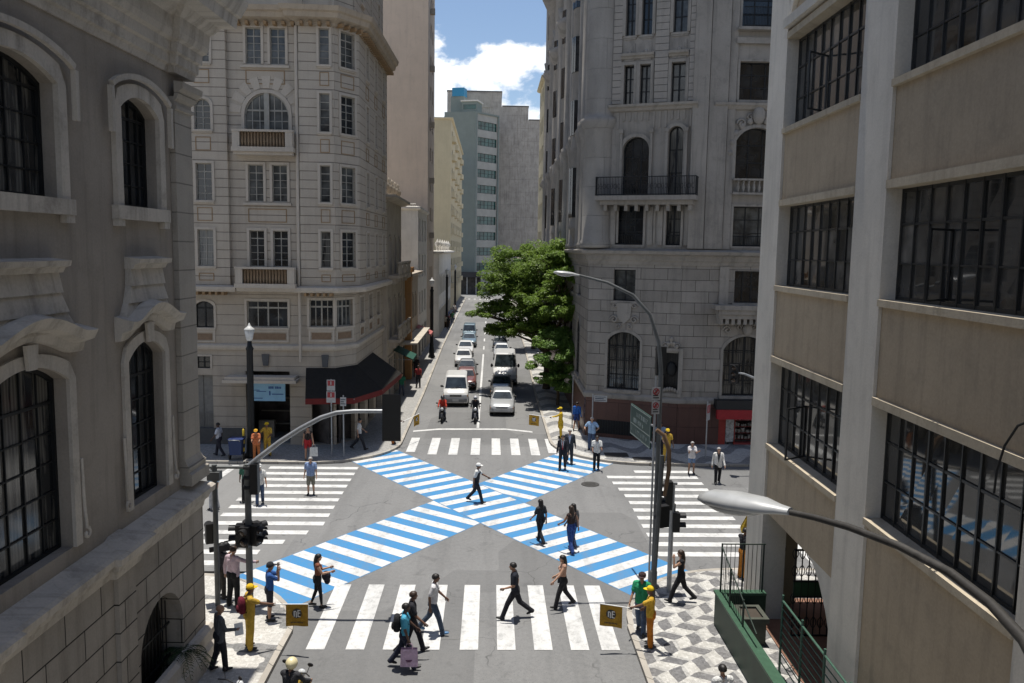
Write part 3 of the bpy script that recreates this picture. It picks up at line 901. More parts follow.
                # recessed shop: dark room with shelves and a counter
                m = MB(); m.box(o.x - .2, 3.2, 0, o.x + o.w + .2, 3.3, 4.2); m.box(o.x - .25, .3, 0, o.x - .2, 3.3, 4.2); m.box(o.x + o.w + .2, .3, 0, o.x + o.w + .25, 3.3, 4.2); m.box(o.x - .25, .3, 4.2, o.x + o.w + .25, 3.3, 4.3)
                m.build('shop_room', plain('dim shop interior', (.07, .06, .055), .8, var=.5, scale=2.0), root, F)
                m = MB(); rr = random.Random(int(o.x * 10))
                for q in range(3):
                    m.box(o.x + .1, 2.5, .7 + q * .75, o.x + o.w - .1, 2.9, .74 + q * .75)
                m.box(o.x + .2, 1.6, .13, o.x + o.w * .45, 1.9, 1.1)
                m.build('shelf', plain('shop shelf', (.30, .27, .22), .7), root, F)
    pl2 = [(x + 8.2, y - 43.3) for x, y in low]
    m = MB()
    m.sweep(pl2, [(-.1, 5.26), (.10, 5.28), (.16, 5.40), (.16, 5.52), (.06, 5.60), (-.1, 5.62)])
    m.build('string_course', M_B2P, root)
    m = MB(); m.sweep(pl2[:1] + [(-13.2 + 8.2, .32)], [(-.1, .1), (.06, .1), (.06, .98), (0, 1.02), (-.1, 1.02)]); m.build('plinth', plain('dark stone base', (.07, .068, .065), .6), root)
    m = MB(); m.box(-14.05 + 8.2, -.65, 3.62, -10.2 + 8.2, .315, 3.78); m.box(-13.95 + 8.2, -.55, 3.783, -10.3 + 8.2, .315, 3.93); m.build('door_canopy', M_B2P, root)
    m = MB(); m.prism([(-12.0 + 8.2 - .2, 5.05), (-12.0 + 8.2 + .2, 5.05), (-12.0 + 8.2 + .13, 4.45), (-12.0 + 8.2 - .13, 4.45)], .2, .315, 'y'); m.prism([(-.82, 5.05), (-.45, 5.05), (-.5, 4.4), (-.77, 4.4)], .2, .315, 'y'); m.build_each('keystone', plain('dark keystone', (.08, .08, .08), .8), root)
    m = MB()
    m.tube([(-10.12 + 8.2, .12, 4.7), (-10.12 + 8.2, .12, 8.4)], .07, 10); m.tube([(-10.12 + 8.2, .06, 8.75), (-10.12 + 8.2, .06, 22)], .09, 10)
    m.build_each('downpipe', M_B2P, root)
    m = MB()
    for x in np.arange(-16, -8.3, .33):
        if x < -13.8 or x > -10: m.box(x + 8.2 - .06, -.3 + (.12 if x > -8 else 0), 8.22, x + 8.2 + .06, .31, 8.39)
    m.build_each('overhang_bracket', M_OCHRE, root)
    # corner awning in two panels with a red valance
    aw = thing('awning', None, None); aw.parent = root
    a0, a1, a2, a3 = (-9.85, 43.55), (-8.30, 43.62), (-7.35, 45.0), (-7.28, 50.5)
    b0, b1, b2, b3 = (-9.45, 41.5), (-7.0, 41.8), (-5.9, 44.6), (-5.5, 50.5)
    mtop = plain('charcoal awning cloth', (.024, .022, .020), .85, .1)
    m = MB()
    q = lambda p, z: (p[0] + 8.2, p[1] - 43.3, z)
    for (p, r, s, t) in ((a0, a1, b1, b0), (a1, a2, b2, b1), (a2, a3, b3, b2)):
        m.add([q(p, 4.35), q(r, 4.35), q(s, 3.05), q(t, 3.05)], [(0, 1, 2, 3)])
        m.add([q(p, 4.32), q(r, 4.32), q(s, 3.02), q(t, 3.02)], [(3, 2, 1, 0)])
    m.add([q(a0, 4.35), q(b0, 3.05), q((-9.8, 43.4), 3.05)], [(0, 1, 2)])
    m.build('awning_top', mtop, aw, fix=False)
    m = MB()
    for (p, r) in ((b0, b1), (b1, b2), (b2, b3)):
        m.add([q(p, 3.05), q(r, 3.05), q(r, 2.75), q(p, 2.75)], [(0, 1, 2, 3)])
    m.build('valance', plain('red awning valance', (.13, .02, .018), .8, .2), aw, fix=False)
    m = MB()
    for p, r in ((a0, b0), (a1, b1), (a2, b2), (a3, b3)): m.tube([q(p, 3.0), q(r, 3.0)], .025, 6)
    m.build('awning_arm', M_STEEL, aw)
    return root
build_cream()
def text_obj(name, body, size, m, parent=None, M=None, ext=.004, align='CENTER'):
    cu = bpy.data.curves.new(name, 'FONT'); cu.body = body; cu.size = size; cu.extrude = ext; cu.align_x = align; cu.align_y = 'CENTER'
    tmp = bpy.data.objects.new(name, cu); COL.objects.link(tmp)
    bpy.context.view_layer.update()
    me = bpy.data.meshes.new_from_object(tmp.evaluated_get(bpy.context.evaluated_depsgraph_get()))
    bpy.data.objects.remove(tmp)
    me.materials.clear(); me.materials.append(m)
    return obj(name, me, parent, M)
VERT = Matrix.Rotation(PI / 2, 4, 'X')     # text standing upright, read from -y
def shop_sign():
    t = thing('shop_sign', 'pale blue shop sign hanging in the doorway of the cream corner building', 'sign', (-11.85, 43.45, 0))
    m = MB(); m.box(-.9, -.04, 2.55, .9, .04, 3.52); m.build('board', plain('pale blue sign board', (.25, .46, .62), .5, var=.1, scale=1.5), t)
    mw = plain('dark blue lettering', (.04, .10, .28), .6)
    lt = MB(); rr = random.Random(5); x = .02
    for q in range(8):
        w = rr.uniform(.05, .085)
        if q != 3: lt.box(x, -.055, 3.22, x + w, -.043, 3.22 + rr.uniform(.10, .13))
        x += w + .02
    lt.build('lettering', mw, t)
    m = MB(); m.box(-.62, -.055, 3.05, -.1, -.043, 3.09); m.box(-.80, -.055, 3.12, -.45, -.043, 3.15); m.box(.05, -.055, 2.86, .12, -.043, 3.1); m.box(.2, -.055, 2.9, .8, -.043, 2.95); m.box(-.8, -.055, 2.68, -.3, -.043, 2.72)
    m.build_each('stripe', mw, t)

shop_sign()
# ------------------------------------------------------------------ ornate grey stone building, right
M_BR = wallmat('grey dressed stone', (.265, .256, .243), streak=.85, blotch=.65, var=.15, dirt=(.075, .073, .07))
M_BRJ = wallmat('grey stone blocks', (.255, .245, .232), streak=.7, row=.62, brick=1.5, groove=.022, blotch=.5, gdark=.5, dirt=(.075, .073, .07))
M_BRS = wallmat('grey stone quoins', (.285, .275, .262), streak=.45, row=.36, groove=.035, blotch=.35, gdark=.7, dirt=(.075, .073, .07))
M_GRAN = wallmat('dark red granite', (.105, .058, .050), streak=.3, row=1.1, brick=1.9, groove=.012, rough=.35, blotch=.3, dirt=(.03, .025, .025))
def volutes(m, pts, r=.05):
    """carved scrollwork: small spirals at the given (x, z, size, turn)"""
    for x, z, s_, tn in pts:
        p = []
        for q in range(12):
            a = q * .75
            p.append((x + tn * s_ * (1 - q / 14) * math.cos(a), -.05 - .004 * q, z + s_ * (1 - q / 14) * math.sin(a)))
        m.tube(p, r * s_ / .2, 5)
def build_ornate():
    root = thing('stone_corner_building', 'tall ornate grey stone corner building with a red granite base, iron balcony and arched grilles', 'building', (5.6, 46.6, 0))
    IM = Matrix.Translation((-5.6, -46.6, 0))
    Pc, Pm, Pr = (5.6, 46.6), (10.5, 44.6), (45, 44.3)
    Ps = (5.95, 96)
    TOP = 40.0
    # ---- ground storeys: canted corner face and right face
    FA = IM @ frame(Pc, Pm); LA = dist(Pc, Pm)
    FR = IM @ frame(Pm, Pr); LR = dist(Pm, Pr)
    FS = IM @ frame(Ps, Pc); LS = dist(Ps, Pc)
    oa = [Op(1.22, 2.98, 1.86, 3.3, .48, kind='grille'), Op(4.42, 3.1, 1.0 - .15, 2.15, 0, kind='niche'), Op(1.45, 8.05, 1.25, 1.75, 0, kind='w')]
    orr = [Op(.75, 3.1, .55, 2.15, 0, kind='skip')][:0] + [Op(2.45, 2.9, 2.5, 3.35, .75, kind='grille'), Op(2.9, 8.1, 2.0, 1.75, 0, kind='w'), Op(8.4, 2.9, 2.5, 3.35, .75, kind='grille'), Op(8.8, 8.1, 2.0, 1.75, 0, kind='w')]
    osd = [Op(LS - x, 3.0, 2.2, 3.6, .8, kind='grille') for x in (6.2, 11.2, 16.2, 21.2, 26.2, 31.2, 36.2)] + [Op(LS - x, 8.05, 1.8, 1.75, 0, kind='w') for x in (6.0, 11.0, 16.0, 21.0, 26.0, 31.0)]
    for F, L, ops in ((FA, LA, oa), (FR, LR, orr), (FS, LS, osd)):
        m = MB(); pierced(m, 0, L, 2.5, 10.1, ops, .35); m.build('lower_wall', M_BRJ, root, F)
        for o in ops:
            if o.kind == 'grille':
                window(root, F, o, .33, 4, 4, .07, .03, None, M_IRON, M_GLASS, (.15, .12, .16), (.14, .04), M_BR, grille=.12)
            elif o.kind == 'niche':
                m = MB(); m.box(o.x, .34, o.z, o.x + o.w, .38, o.z + o.h)
                m.build('niche', plain('dark bronze', (.02, .018, .016), .5, .4), root, F)
                m = MB()
                for q in range(6): m.tube([(o.x + o.w * (q + .5) / 6, .2, o.z), (o.x + o.w * (q + .5) / 6, .2, o.z + o.h)], .015, 5, cap=False)
                m.ball((o.x + o.w / 2, .25, o.z + 1.2), .3, .1, .42); m.build('niche_grille', M_IRON, root, F)
                m = MB()
                m.box(o.x - .24, -.07, o.z - .1, o.x - .003, -.003, o.z + o.h + .1); m.box(o.x + o.w + .003, -.07, o.z - .1, o.x + o.w + .24, -.003, o.z + o.h + .1)
                m.box(o.x - .24, -.09, o.z + o.h + .103, o.x + o.w + .24, -.003, o.z + o.h + .26)
                m.box(o.x - .24, -.12, o.z - .30, o.x + o.w + .24, -.003, o.z - .103)
                cx = o.x + o.w / 2
                for q in range(7): m.ball((cx - .42 + .14 * q, -.05, o.z - .02 + .14 * math.sin(PI * q / 6)), .09, .07, .13, 8, 6)
                for q in range(5): m.ball((cx - .3 + .15 * q, -.07, o.z + o.h + .36 + .22 * math.sin(PI * q / 4)), .10, .08, .13, 8, 6)
                m.ball((cx, -.09, o.z + o.h + .78), .11, .10, .16); volutes(m, [(cx - .3, o.z + o.h + .4, .2, -1), (cx + .3, o.z + o.h + .4, .2, 1)])
                m.build('niche_carving', M_BR, root, F)
            else: window(root, F, o, .3, 2 if o.w < 1.5 else 4, 2, .06, .025, None, M_IRON, M_GLASS, (.1, .10, .12), None, M_BR)
        # red granite base with basement slots
        gb = MB(); hs = [Op(L * 0 + 1.0, .55, 2.6, .95, 0)] if F is FA else []
        base = IM  # noqa
        m = MB(); m.add([(0, -.06, 0), (L, -.06, 0), (L, -.06, 2.42), (0, -.06, 2.42)], [(0, 1, 2, 3)]) if F is not FR else [m.box(0, -.06, 0, 2.35, .1, 2.42), m.box(8.3, -.06, 0, L, .1, 2.42), m.box(2.35, -.06, 2.25, 8.3, .1, 2.42)]
        m.build('granite_base', M_GRAN, root, F)
        if F is FA:
            m = MB(); m.box(.7, -.085, .35, 4.4, -.062, 1.15); m.build('basement_vent', plain('dark vent', (.012, .012, .012), .8), root, F)
            m = MB()
            for q in range(24): m.box(.72 + q * .155, -.11, .36, .76 + q * .155, -.088, 1.14)
            m.build('vent_bars', M_IRON, root, F)
    low = [(x - 5.6, y - 46.6) for x, y in (Ps, Pc, Pm, Pr)]
    m = MB(); m.sweep(low, [(-.1, 2.42), (.12, 2.42), (.16, 2.50), (.16, 2.66), (.05, 2.78), (-.1, 2.80)]); m.build('base_moulding', M_BR, root)
    m = MB(); m.sweep(low, [(-.2, 10.1), (.06, 10.1), (.10, 10.28), (.18, 10.36), (.20, 10.62), (.45, 10.70), (.50, 10.86), (.30, 10.95), (-.2, 11.02)]); m.build('middle_cornice', wallmat('soot stained cornice', (.25, .24, .225), streak=.75, blotch=.5, dirt=(.05, .048, .045)), root)
    # carved shields: over the grille window and hood over the right arch
    m = MB()
    m.prism([(1.7, 8.0), (2.55, 8.0), (2.5, 7.1), (2.13, 6.75), (1.76, 7.1)], -.1, -.003, 'y'); volutes(m, [(1.55, 7.8, .2, -1), (2.7, 7.8, .2, 1), (1.55, 7.0, .24, -1), (2.7, 7.0, .24, 1), (1.8, 6.6, .16, 1), (2.46, 6.6, .16, -1)])
    m.build('carved_shield', M_BR, root, FA)
    for x0 in (2.3, 8.25):
        m = MB(); m.box(x0 - .4, -.75, 7.5, x0 + 3.2, -.003, 7.75); m.box(x0 - .35, -.65, 7.25, x0 + 3.1, -.003, 7.497)
        m.box(x0 - .6, -.85, 7.753, x0 + 3.4, -.003, 8.0)
        for q in range(11): m.box(x0 - .3 + q * .33, -.6, 6.95, x0 - .12 + q * .33, -.003, 7.247)
        volutes(m, [(x0 + .3, 6.6, .24, -1), (x0 + 2.5, 6.6, .24, 1), (x0 + 1.0, 6.75, .18, 1), (x0 + 1.8, 6.75, .18, -1)])
        m.ball((x0 + 1.4, -.12, 6.65), .28, .14, .34); m.build('arch_hood', M_BR, root, FR)
        m = MB()
        for xx in (x0 - .25, x0 + 2.55): m.box(xx, -.12, 8.003, xx + .5, -.003, 10.08)
        m.build_each('pier', M_BR, root, FR)
    # shop under the right arch: black fascia, red band, shelves behind glass
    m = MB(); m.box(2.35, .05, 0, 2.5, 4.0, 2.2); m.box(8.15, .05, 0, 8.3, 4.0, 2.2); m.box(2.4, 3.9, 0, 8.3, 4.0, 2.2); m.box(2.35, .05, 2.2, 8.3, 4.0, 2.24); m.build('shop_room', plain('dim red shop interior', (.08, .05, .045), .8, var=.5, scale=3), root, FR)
    m = MB(); m.box(2.0, -.75, 2.25, 8.5, -.063, 2.75); m.build('shop_fascia', plain('black fascia', (.012, .013, .015), .5), root, FR)
    m = MB(); m.box(2.05, -.80, 1.72, 8.5, -.5, 2.247); m.build('shop_band', plain('red fascia band', (.30, .012, .018), .5, .4), root, FR)
    m = MB(); m.box(2.36, -.02, .13, 2.75, .04, 1.72); m.box(3.25, -.02, .13, 3.3, .04, 1.72); m.build('shop_jamb', plain('red jamb', (.28, .03, .02), .6), root, FR)
    m = MB(); rr = random.Random(11)
    for c in range(2):
        for q in range(5): m.box(3.45 + c * 2.4, .8, .25 + q * .36, 5.5 + c * 2.4, 1.1, .28 + q * .36)
    m.box(3.3, .0, .13, 8.1, .35, .24)
    m.build('shop_shelves', plain('red shelf', (.22, .03, .03), .6), root, FR)
    m = MB()
    for c in range(2):
        for q in range(4):
            x = 3.5 + c * 2.4
            while x < 5.3 + c * 2.4:
                w = rr.uniform(.08, .2); m.box(x, .82, .283 + q * .36, x + w, 1.05, .283 + q * .36 + rr.uniform(.12, .26)); x += w + rr.uniform(.02, .1)
    m.build_each('goods', plain('mixed goods', (.25, .24, .22), .6, var=.9, scale=7), root, FR)
    m = MB(); m.box(2.77, -.05, .3, 3.22, -.02, 1.62); m.build('poster', plain('pale printed panel', (.35, .34, .32), .6, var=.5, scale=9), root, FR)
    # ---- upper storeys
    au = [Op(1.77, 13.9 + 0, 1.47, 3.2, .73, kind='arch'), Op(4.28, 13.9, .80, 3.7, .40, kind='arch'), Op(1.44, 11.2, 1.6, 2.15, 0, kind='w'), Op(4.30, 11.2, .8, 2.15, 0, kind='w')]
    rows = [(18.85, 2.1), (22.5, 2.6), (26.4, 2.2), (30.0, 2.2), (33.6, 2.2)]
    for z, h in rows: au += [Op(1.72, z, .55, h, 0, kind='u'), Op(2.60, z, .58, h, 0, kind='u'), Op(4.31, z, .75, h, 0, kind='u')]
    ru = [Op(2.62, 14.8, 2.3, 2.75, .7, kind='big'), Op(2.65, 11.2, 2.25, 2.15, 0, kind='w')]
    for z, h in ((19.0, 2.0), (22.75, 2.2), (26.4, 2.2), (30.0, 2.2), (33.6, 2.2)): ru += [Op(2.66, z, 2.2, h, 0, kind='w')]
    ru += [Op(o.x + 6.0, o.z, o.w, o.h, o.rise, kind=o.kind) for o in ru]
    su = []
    for q in range(7):
        x = LS - 6.2 - 6.4 * q
        su += [Op(x, 11.3, 1.6, 5.2, .8, kind='w')] + [Op(x, z, 1.6, h, 0, kind='w') for z, h in ((18.85, 2.1), (22.5, 2.2), (26.4, 2.2), (30.0, 2.2), (33.6, 2.2))]
    for F, L, ops in ((FA, LA, au), (FR, LR, ru), (FS, LS, su)):
        m = MB(); pierced(m, 0, L, 10.95, TOP, ops, .35); m.build('upper_wall', M_BR, root, F)
        for o in ops:
            nx = 3 if o.w > 1.3 else 2
            window(root, F, o, .33, nx, 3, .06, .025, None, M_IRON, M_GLASS, (.1, .08, .12) if o.kind != 'arch' else None, (.17, .11) if o.kind in ('arch', 'u', 'big') else (.13, .07), M_BR)
    # carved strips, quoins and mouldings on the corner bay
    m = MB()
    for x in (1.08, 3.40, 5.25):
        w = .48 if x != 3.4 else .72
        m.box(x, -.10, 18.9, x + w, -.003, TOP - 1)
    m.build_each('quoin_strip', M_BRS, root, FA)
    m = MB()
    for z in (21.15, 25.2, 28.8, 32.4):
        for x, w in ((1.72, .55), (2.60, .58), (4.31, .75)):
            m.box(x, -.05, z, x + w, -.003, z + .95); m.box(x + .1, -.08, z + .15, x + w - .1, -.053, z + .8); m.ball((x + w / 2, -.09, z + .47), .12, .05, .12, 8, 6)
    m.build_each('carved_panel', M_BR, root, FA)
    m = MB(); m.sweep([(.95, 0), (5.8, 0)], [(-.0, 18.45), (.14, 18.5), (.2, 18.62), (.34, 18.7), (.36, 18.82), (0, 18.88)])
    for q in range(15):
        if not (1.5 < 1.1 + q * .33 < 3.4 or 4.0 < 1.1 + q * .33 < 5.2): pass
        m.box(1.05 + q * .33, -.05, 17.55 if not (1.5 < 1.05 + q * .33 < 3.3 or 4.1 < 1.05 + q * .33 < 5.1) else 17.95, 1.17 + q * .33, -.003, 18.45)
    m.build('bay_moulding', M_BR, root, FA)
    m = MB()
    for x in (1.22, 3.30, 3.86, 5.30):
        m.box(x, -.09, 11.2, x + .26, -.003, 13.3); m.box(x + .3, -.06, 11.3, x + .42, -.003, 13.2)
    m.build_each('bay_pilaster', M_BR, root, FA)
    for F, xa, xb in ((FA, 1.55, 3.35), (FA, 4.15, 5.2), (FR, 2.52, 5.04)):
        for z in (21.25, 25.35, 29.1, 32.7):
            if F is FR and z < 25: continue
            m = MB(); m.sweep([(xa, 0), (xb, 0)], [(0, z), (.10, z + .02), (.14, z + .1), (.26, z + .16), (.28, z + .28), (0, z + .32)])
            m.build('storey_band', M_BR, root, F)
    for x in (1.62, 3.28, 4.12, 5.18):
        m = MB(); m.box(x, -.16, 13.9, x + .13, -.003, 17.3); m.box(x - .04, -.2, 17.303, x + .17, -.003, 17.5); m.build('arch_pilaster', M_BR, root, FA)
    # balcony with iron railing across the bay
    bl = thing('balcony', None, None); bl.parent = root; bl.matrix_local = FA
    m = MB(); m.box(.45, -.95, 13.62, 6.0, -.003, 13.86); m.box(.7, -.7, 13.38, 5.8, -.003, 13.617)
    for q in range(9): m.box(.9 + q * .58, -.6, 13.05, 1.08 + q * .58, -.003, 13.377)
    m.build('balcony_slab', M_BR, bl)
    m = MB(); rail(m, [(.5, -.02), (.5, -.9), (5.95, -.9), (5.95, -.02)], 1.0, gap=.085, r=.014, tr=.028, z=13.86)
    for q in range(27):
        p = [(.6 + q * .2 + .07 * math.cos(a * .8), -.9, 14.36 + .14 * math.sin(a * .8)) for a in range(9)]
        m.tube(p, .011, 4, cap=False)
    m.build('railing', M_IRON, bl)
    # window rails of the first floor
    m = MB()
    for F in (0,):
        rail(m, [(1.46, .1), (3.0, .1)], .55, gap=.1, z=11.2); m.build('window_rail', M_IRON, root, FA); m = MB(); rail(m, [(4.32, .1), (5.08, .1)], .55, gap=.1, z=11.2)
    m.build('window_rail', M_IRON, root, FA)
    m = MB(); rail(m, [(2.67, .1), (4.88, .1)], .55, gap=.1, z=11.2); m.build('window_rail', M_IRON, root, FR); m = MB(); rail(m, [(2.68, -.35), (4.9, -.35)], 1.0, gap=.08, z=22.72); m.build('window_rail', M_IRON, root, FR)
    m = MB(); balusters(m, 2.65, 4.95, -.2, 14.1, .62, 8, .09); m.box(2.5, -.32, 14.73, 5.1, -.08, 14.83); m.box(2.5, -.32, 13.98, 5.1, -.08, 14.09)
    m.build('balustrade', M_BR, root, FR)
    m = MB(); m.box(2.4, -.45, 22.55, 5.15, -.003, 22.7); m.box(2.4, -.2, 21.9, 5.15, -.003, 22.2); m.build_each('window_ledge', M_BR, root, FR)
    m = MB()
    m.sweep([(.1, 0), (1.05, 0)], [(0, 18.5), (.12, 18.55), (.2, 18.8), (0, 18.88)]); m.sweep([(1.35, 0), (5.6, 0)], [(0, 18.45), (.12, 18.5), (.2, 18.62), (.28, 18.7), (.3, 18.82), (0, 18.88)])
    cx, cz = 3.77, 16.2
    for q in range(11):
        a = PI * q / 10
        m.ball((cx + 1.45 * math.cos(a), -.06, cz + 1.75 * math.sin(a)), .18, .09, .18, 8, 6)
    volutes(m, [(cx - .9, cz + 1.55, .26, -1), (cx + .9, cz + 1.55, .26, 1), (cx - .45, cz + 1.9, .2, 1), (cx + .45, cz + 1.9, .2, -1)])
    m.ball((cx, -.12, cz + 2.0), .34, .16, .5)
    m.build('arch_carving', M_BR, root, FR)
    # giant flat pilasters on right face, half columns on the corner and street side
    m = MB()
    for x0, x1 in ((.15, 1.0), (1.05, 2.05), (5.6, 6.5), (6.6, 7.9), (11.6, 13)): m.box(x0, -.28 if x0 < 1 else -.2, 11.03, x1, -.003, TOP - .5)
    m.box(2.1, -.1, 11.03, 2.5, -.003, TOP - .5); m.box(5.06, -.1, 11.03, 5.5, -.003, TOP - .5)
    m.build_each('giant_pilaster', M_BR, root, FR)
    m = MB()
    m.lathe([(.95, 11.0), (1.0, 11.1), (.98, 11.35), (.90, 11.5), (.90, 17.5), (.95, 17.6), (1.08, 17.95), (1.08, 18.15), (.90, 18.25), (.88, 18.5), (.86, 36), (1.0, 36.4), (1.2, 37)], 28, (.45, .25, 0))
    m.build('corner_column', wallmat('smooth grey column stone', (.265, .26, .252), streak=.5, row=1.6, groove=.015, blotch=.3, dirt=(.075, .073, .07)), root)
    m = MB()
    for q in range(7):
        y = 1.9 + 6.4 * q
        for dx, w in ((0, .42), (.0, .42)):
            pass
        for yy, r in ((y, .5), (y + 3.3, .38)):
            px = .0 + .35 * yy / 49.4
            m.lathe([(r * 1.15, 11.0), (r * 1.15, 11.2), (r, 11.35), (r * .95, 17.2), (r * 1.3, 17.9), (r * 1.35, 18.2), (r, 18.4), (r * .94, 29), (r * 1.3, 30)], 18, (px, yy, 0))
    m.build_each('street_column', M_BR, root)
    up = [(x - 5.6, y - 46.6) for x, y in (Ps, (5.75, 58), (5.65, 47.5))]
    m = MB(); m.sweep([(x - 5.6, y - 46.6) for x, y in (Ps, (5.7, 48.2))], [(-.1, 17.9), (.15, 18.0), (.4, 18.2), (.45, 18.4), (-.1, 18.5)]); m.build('street_moulding', M_BR, root)
    # oriel bays on the street side, carved, with rounded caps
    for q in range(4):
        y = 8.0 + 9.0 * q
        px = .35 * y / 49.4
        b = thing('oriel_bay', None, None); b.parent = root; b.location = (px + .25, y, 0)
        m = MB()
        m.lathe([(.05, 10.8), (.5, 11.4), (.72, 12.2), (.80, 12.3), (.76, 12.45), (.76, 17.2), (.82, 17.4), (.76, 17.6), (.76, 26.6), (1.0, 27.0), (1.25, 27.6), (1.28, 27.9), (.80, 28.2), (.76, 28.4), (.76, 33.4), (1.1, 34.0), (1.5, 34.8), (1.55, 35.2), (.9, 36.2), (0, 36.6)], 16)
        m.build('oriel_wall', M_BR, b)
        m = MB()
        for z, h in ((13.0, 3.2), (18.3, 2.2), (22.3, 2.2), (26.3, 2.4)):
            for a in (-160, 160, 200, -120, 180):
                A = R(a)
                Mx = Matrix.Rotation(A, 4, 'Z')
                hw_ = .27 if a in (-120, -160) else .13; m.box(.70, -hw_, z, .79, hw_, z + h, 0, Mx)
        m.build_each('pane', M_GLASS, b)
    # body and roof
    m = MB(); body = [(x - 5.6, y - 46.6) for x, y in ((6.6, 95), (6.3, 47.4), (10.6, 45.3), (44, 45), (44, 95))]
    m.prism(body, TOP - .4, TOP); m.build('roof', M_BR, root)
    m = MB(); m.sweep(low, [(-.4, TOP - 1.2), (.3, TOP - 1.0), (.5, TOP - .5), (1.0, TOP - .3), (1.1, TOP), (-.4, TOP + .1)]); m.build('top_cornice', M_BR, root)
    m = MB(); m.add([(0, 0, 0), (0, 48, 0), (0, 48, TOP), (0, 0, TOP)], [(0, 1, 2, 3)]); m.build('back_wall', M_BR, root, Matrix.Translation((.4, 48.5, 0)) @ Matrix.Rotation(-PI / 2, 4, 'Z'))
build_ornate()

# ------------------------------------------------------------------ near right building (grey pillars, factory windows)
M_B8P = wallmat('light grey render', (.52, .51, .48), streak=.4, blotch=.4, var=.10, grain=.05, dirt=(.16, .155, .15))
M_B8W = wallmat('tan render', (.39, .33, .25), streak=.6, blotch=.5, var=.10, dirt=(.13, .12, .10))
M_B8S = wallmat('stained concrete sill', (.40, .36, .29), streak=.5, blotch=.55, dirt=(.10, .085, .06))
M_B8G = glassmat('factory glass', (.028, .028, .027), .035, .8, .9, .7)
M_B8D = glassmat('dusty factory glass', (.05, .047, .042), .06, .6, .6, 1.2)
M_B8C = glassmat('factory glass over pale blind', (.09, .085, .076), .05, .6, .5, 1.6)
M_B8I = plain('black steel glazing bar', (.016, .017, .017), .4, .5)
def build_right():
    d = .026
    root = thing('concrete_building', 'grey concrete building with tall pillars, tan panels and black steel factory windows', 'building', (8.0, 24.2, 0))
    IM = Matrix.Translation((-8.0, -24.2, 0))
    # facade faces -x: seen from the street its left end is the far end (y = 24.2)
    P0, P1 = (7.37 + d * 24.2, 24.2), (7.37 + d * -16, -16)
    F = IM @ frame(P0, P1); L = dist(P0, P1)
    s = lambda y: (24.2 - y) * math.hypot(1, d)
    rec = .30
    pil = [(22.68, 24.2)] + [(17.65 - 6.55 * k - 1.5, 17.65 - 6.55 * k) for k in range(5)]
    m = MB()
    for a, b in pil: m.box(s(b), 0, 0, s(a), .7, 27)
    m.build_each('pillar', M_B8P, root, F)
    bays = [(s(pil[i][0]), s(pil[i + 1][1])) for i in range(5)]
    for bi, (x0, x1) in enumerate(bays):
        w = x1 - x0
        wall = MB()
        lev = [(5.42, 7.78), (9.93, 12.12), (14.22, 16.6), (18.4, 20.6), (22.5, 24.7)]
        z = 3.42 if bi == 0 else 0.0
        for k, (za, zb) in enumerate(lev):
            wall.box(x0 + .002, .07, z, x1 - .002, rec + .25, za - .14)
            z = zb + .17
        wall.box(x0 + .002, .07, z, x1 - .002, rec + .25, 27)
        wall.build_each('spandrel', M_B8W, root, F)
        sl = MB()
        for k, (za, zb) in enumerate(lev):
            sl.box(x0 + .002, -.04, za - .14, x1 - .002, rec + .255, za)
            sl.box(x0 + .002, -.02, zb, x1 - .002, rec + .255, zb + .17)
        sl.build_each('sill', M_B8S, root, F)
        if bi == 0:
            hm = MB()
            # haunched beam over the porch opening
            n = 12; pts = []
            for q in range(n + 1):
                t = q / n
                zz = 3.42 - .0 * t - (1.5 * max(0, (t - .62) / .38) ** 2.2)
                pts.append((x0 + .002 + (w - .004) * t, zz))
            hm.prism([(x0 + .002, 3.45)] + [(x0 + .002, 3.40)] + pts[1:] + [(x1 - .002, 3.45)], .074, rec + .24, 'y')
            hm.build('porch_arch', M_B8P, root, F)
        for k, (za, zb) in enumerate(lev):
            nx = 9; h = zb - za
            f = MB()
            for q in range(nx + 1):
                b = .035 if q in (0, nx) else (.028 if q % 3 == 0 else .016)
                x = x0 + .01 + (w - .02) * q / nx
                f.box(x - b, rec + .02, za, x + b, rec + .10, zb)
            for zz, b in ((za + .035, .035), (zb - .035, .035), (za + h * .33, .018), (za + h * .68, .024)):
                f.box(x0 + .01, rec + .03, zz - b, x1 - .01, rec + .09, zz + b)
            wo = f.build('window', M_B8I, root, F)
            p = MB()
            rr = random.Random(bi * 10 + k)
            for q in range(nx):
                xa = x0 + .01 + (w - .02) * q / nx; xb = x0 + .01 + (w - .02) * (q + 1) / nx
                for za2, zb2 in ((za, za + h * .33), (za + h * .33, za + h * .68), (za + h * .68, zb)):
                    e0, e1, e2, e3 = [rec + .06 + rr.uniform(-.0035, .0035) for _ in range(4)]
                    p.add([(xa, e0, za2), (xb, e1, za2), (xb, e2, zb2), (xa, e3, zb2)], [(0, 1, 2, 3)])
            p.m = [rr.choice((0, 0, 0, 0, 0, 1, 2)) if k else 0 for _ in p.f]
            pw = p.build('pane', [M_B8G, M_B8D, M_B8C], None, None, fix=False); pw.parent = wo
            # one opened casement
            if (bi, k) in ((0, 2), (0, 0), (1, 1)):
                c = MB(); cx0 = x0 + w * (.42 if k == 2 else .38); cw = w * .15; za2, zb2 = za + .1, za + h * .62
                Mx = Matrix.Translation((cx0, rec + .05, 0)) @ Matrix.Rotation(R(-55), 4, 'Z')
                for bx in ((0, za2, .04, zb2), (cw - .04, za2, cw, zb2), (.041, za2, cw - .041, za2 + .04), (.041, zb2 - .04, cw - .041, zb2)):
                    c.box(bx[0], -.02, bx[1], bx[2], .02, bx[3], 0, Mx)
                co = c.build('casement', M_B8I, None); co.parent = wo
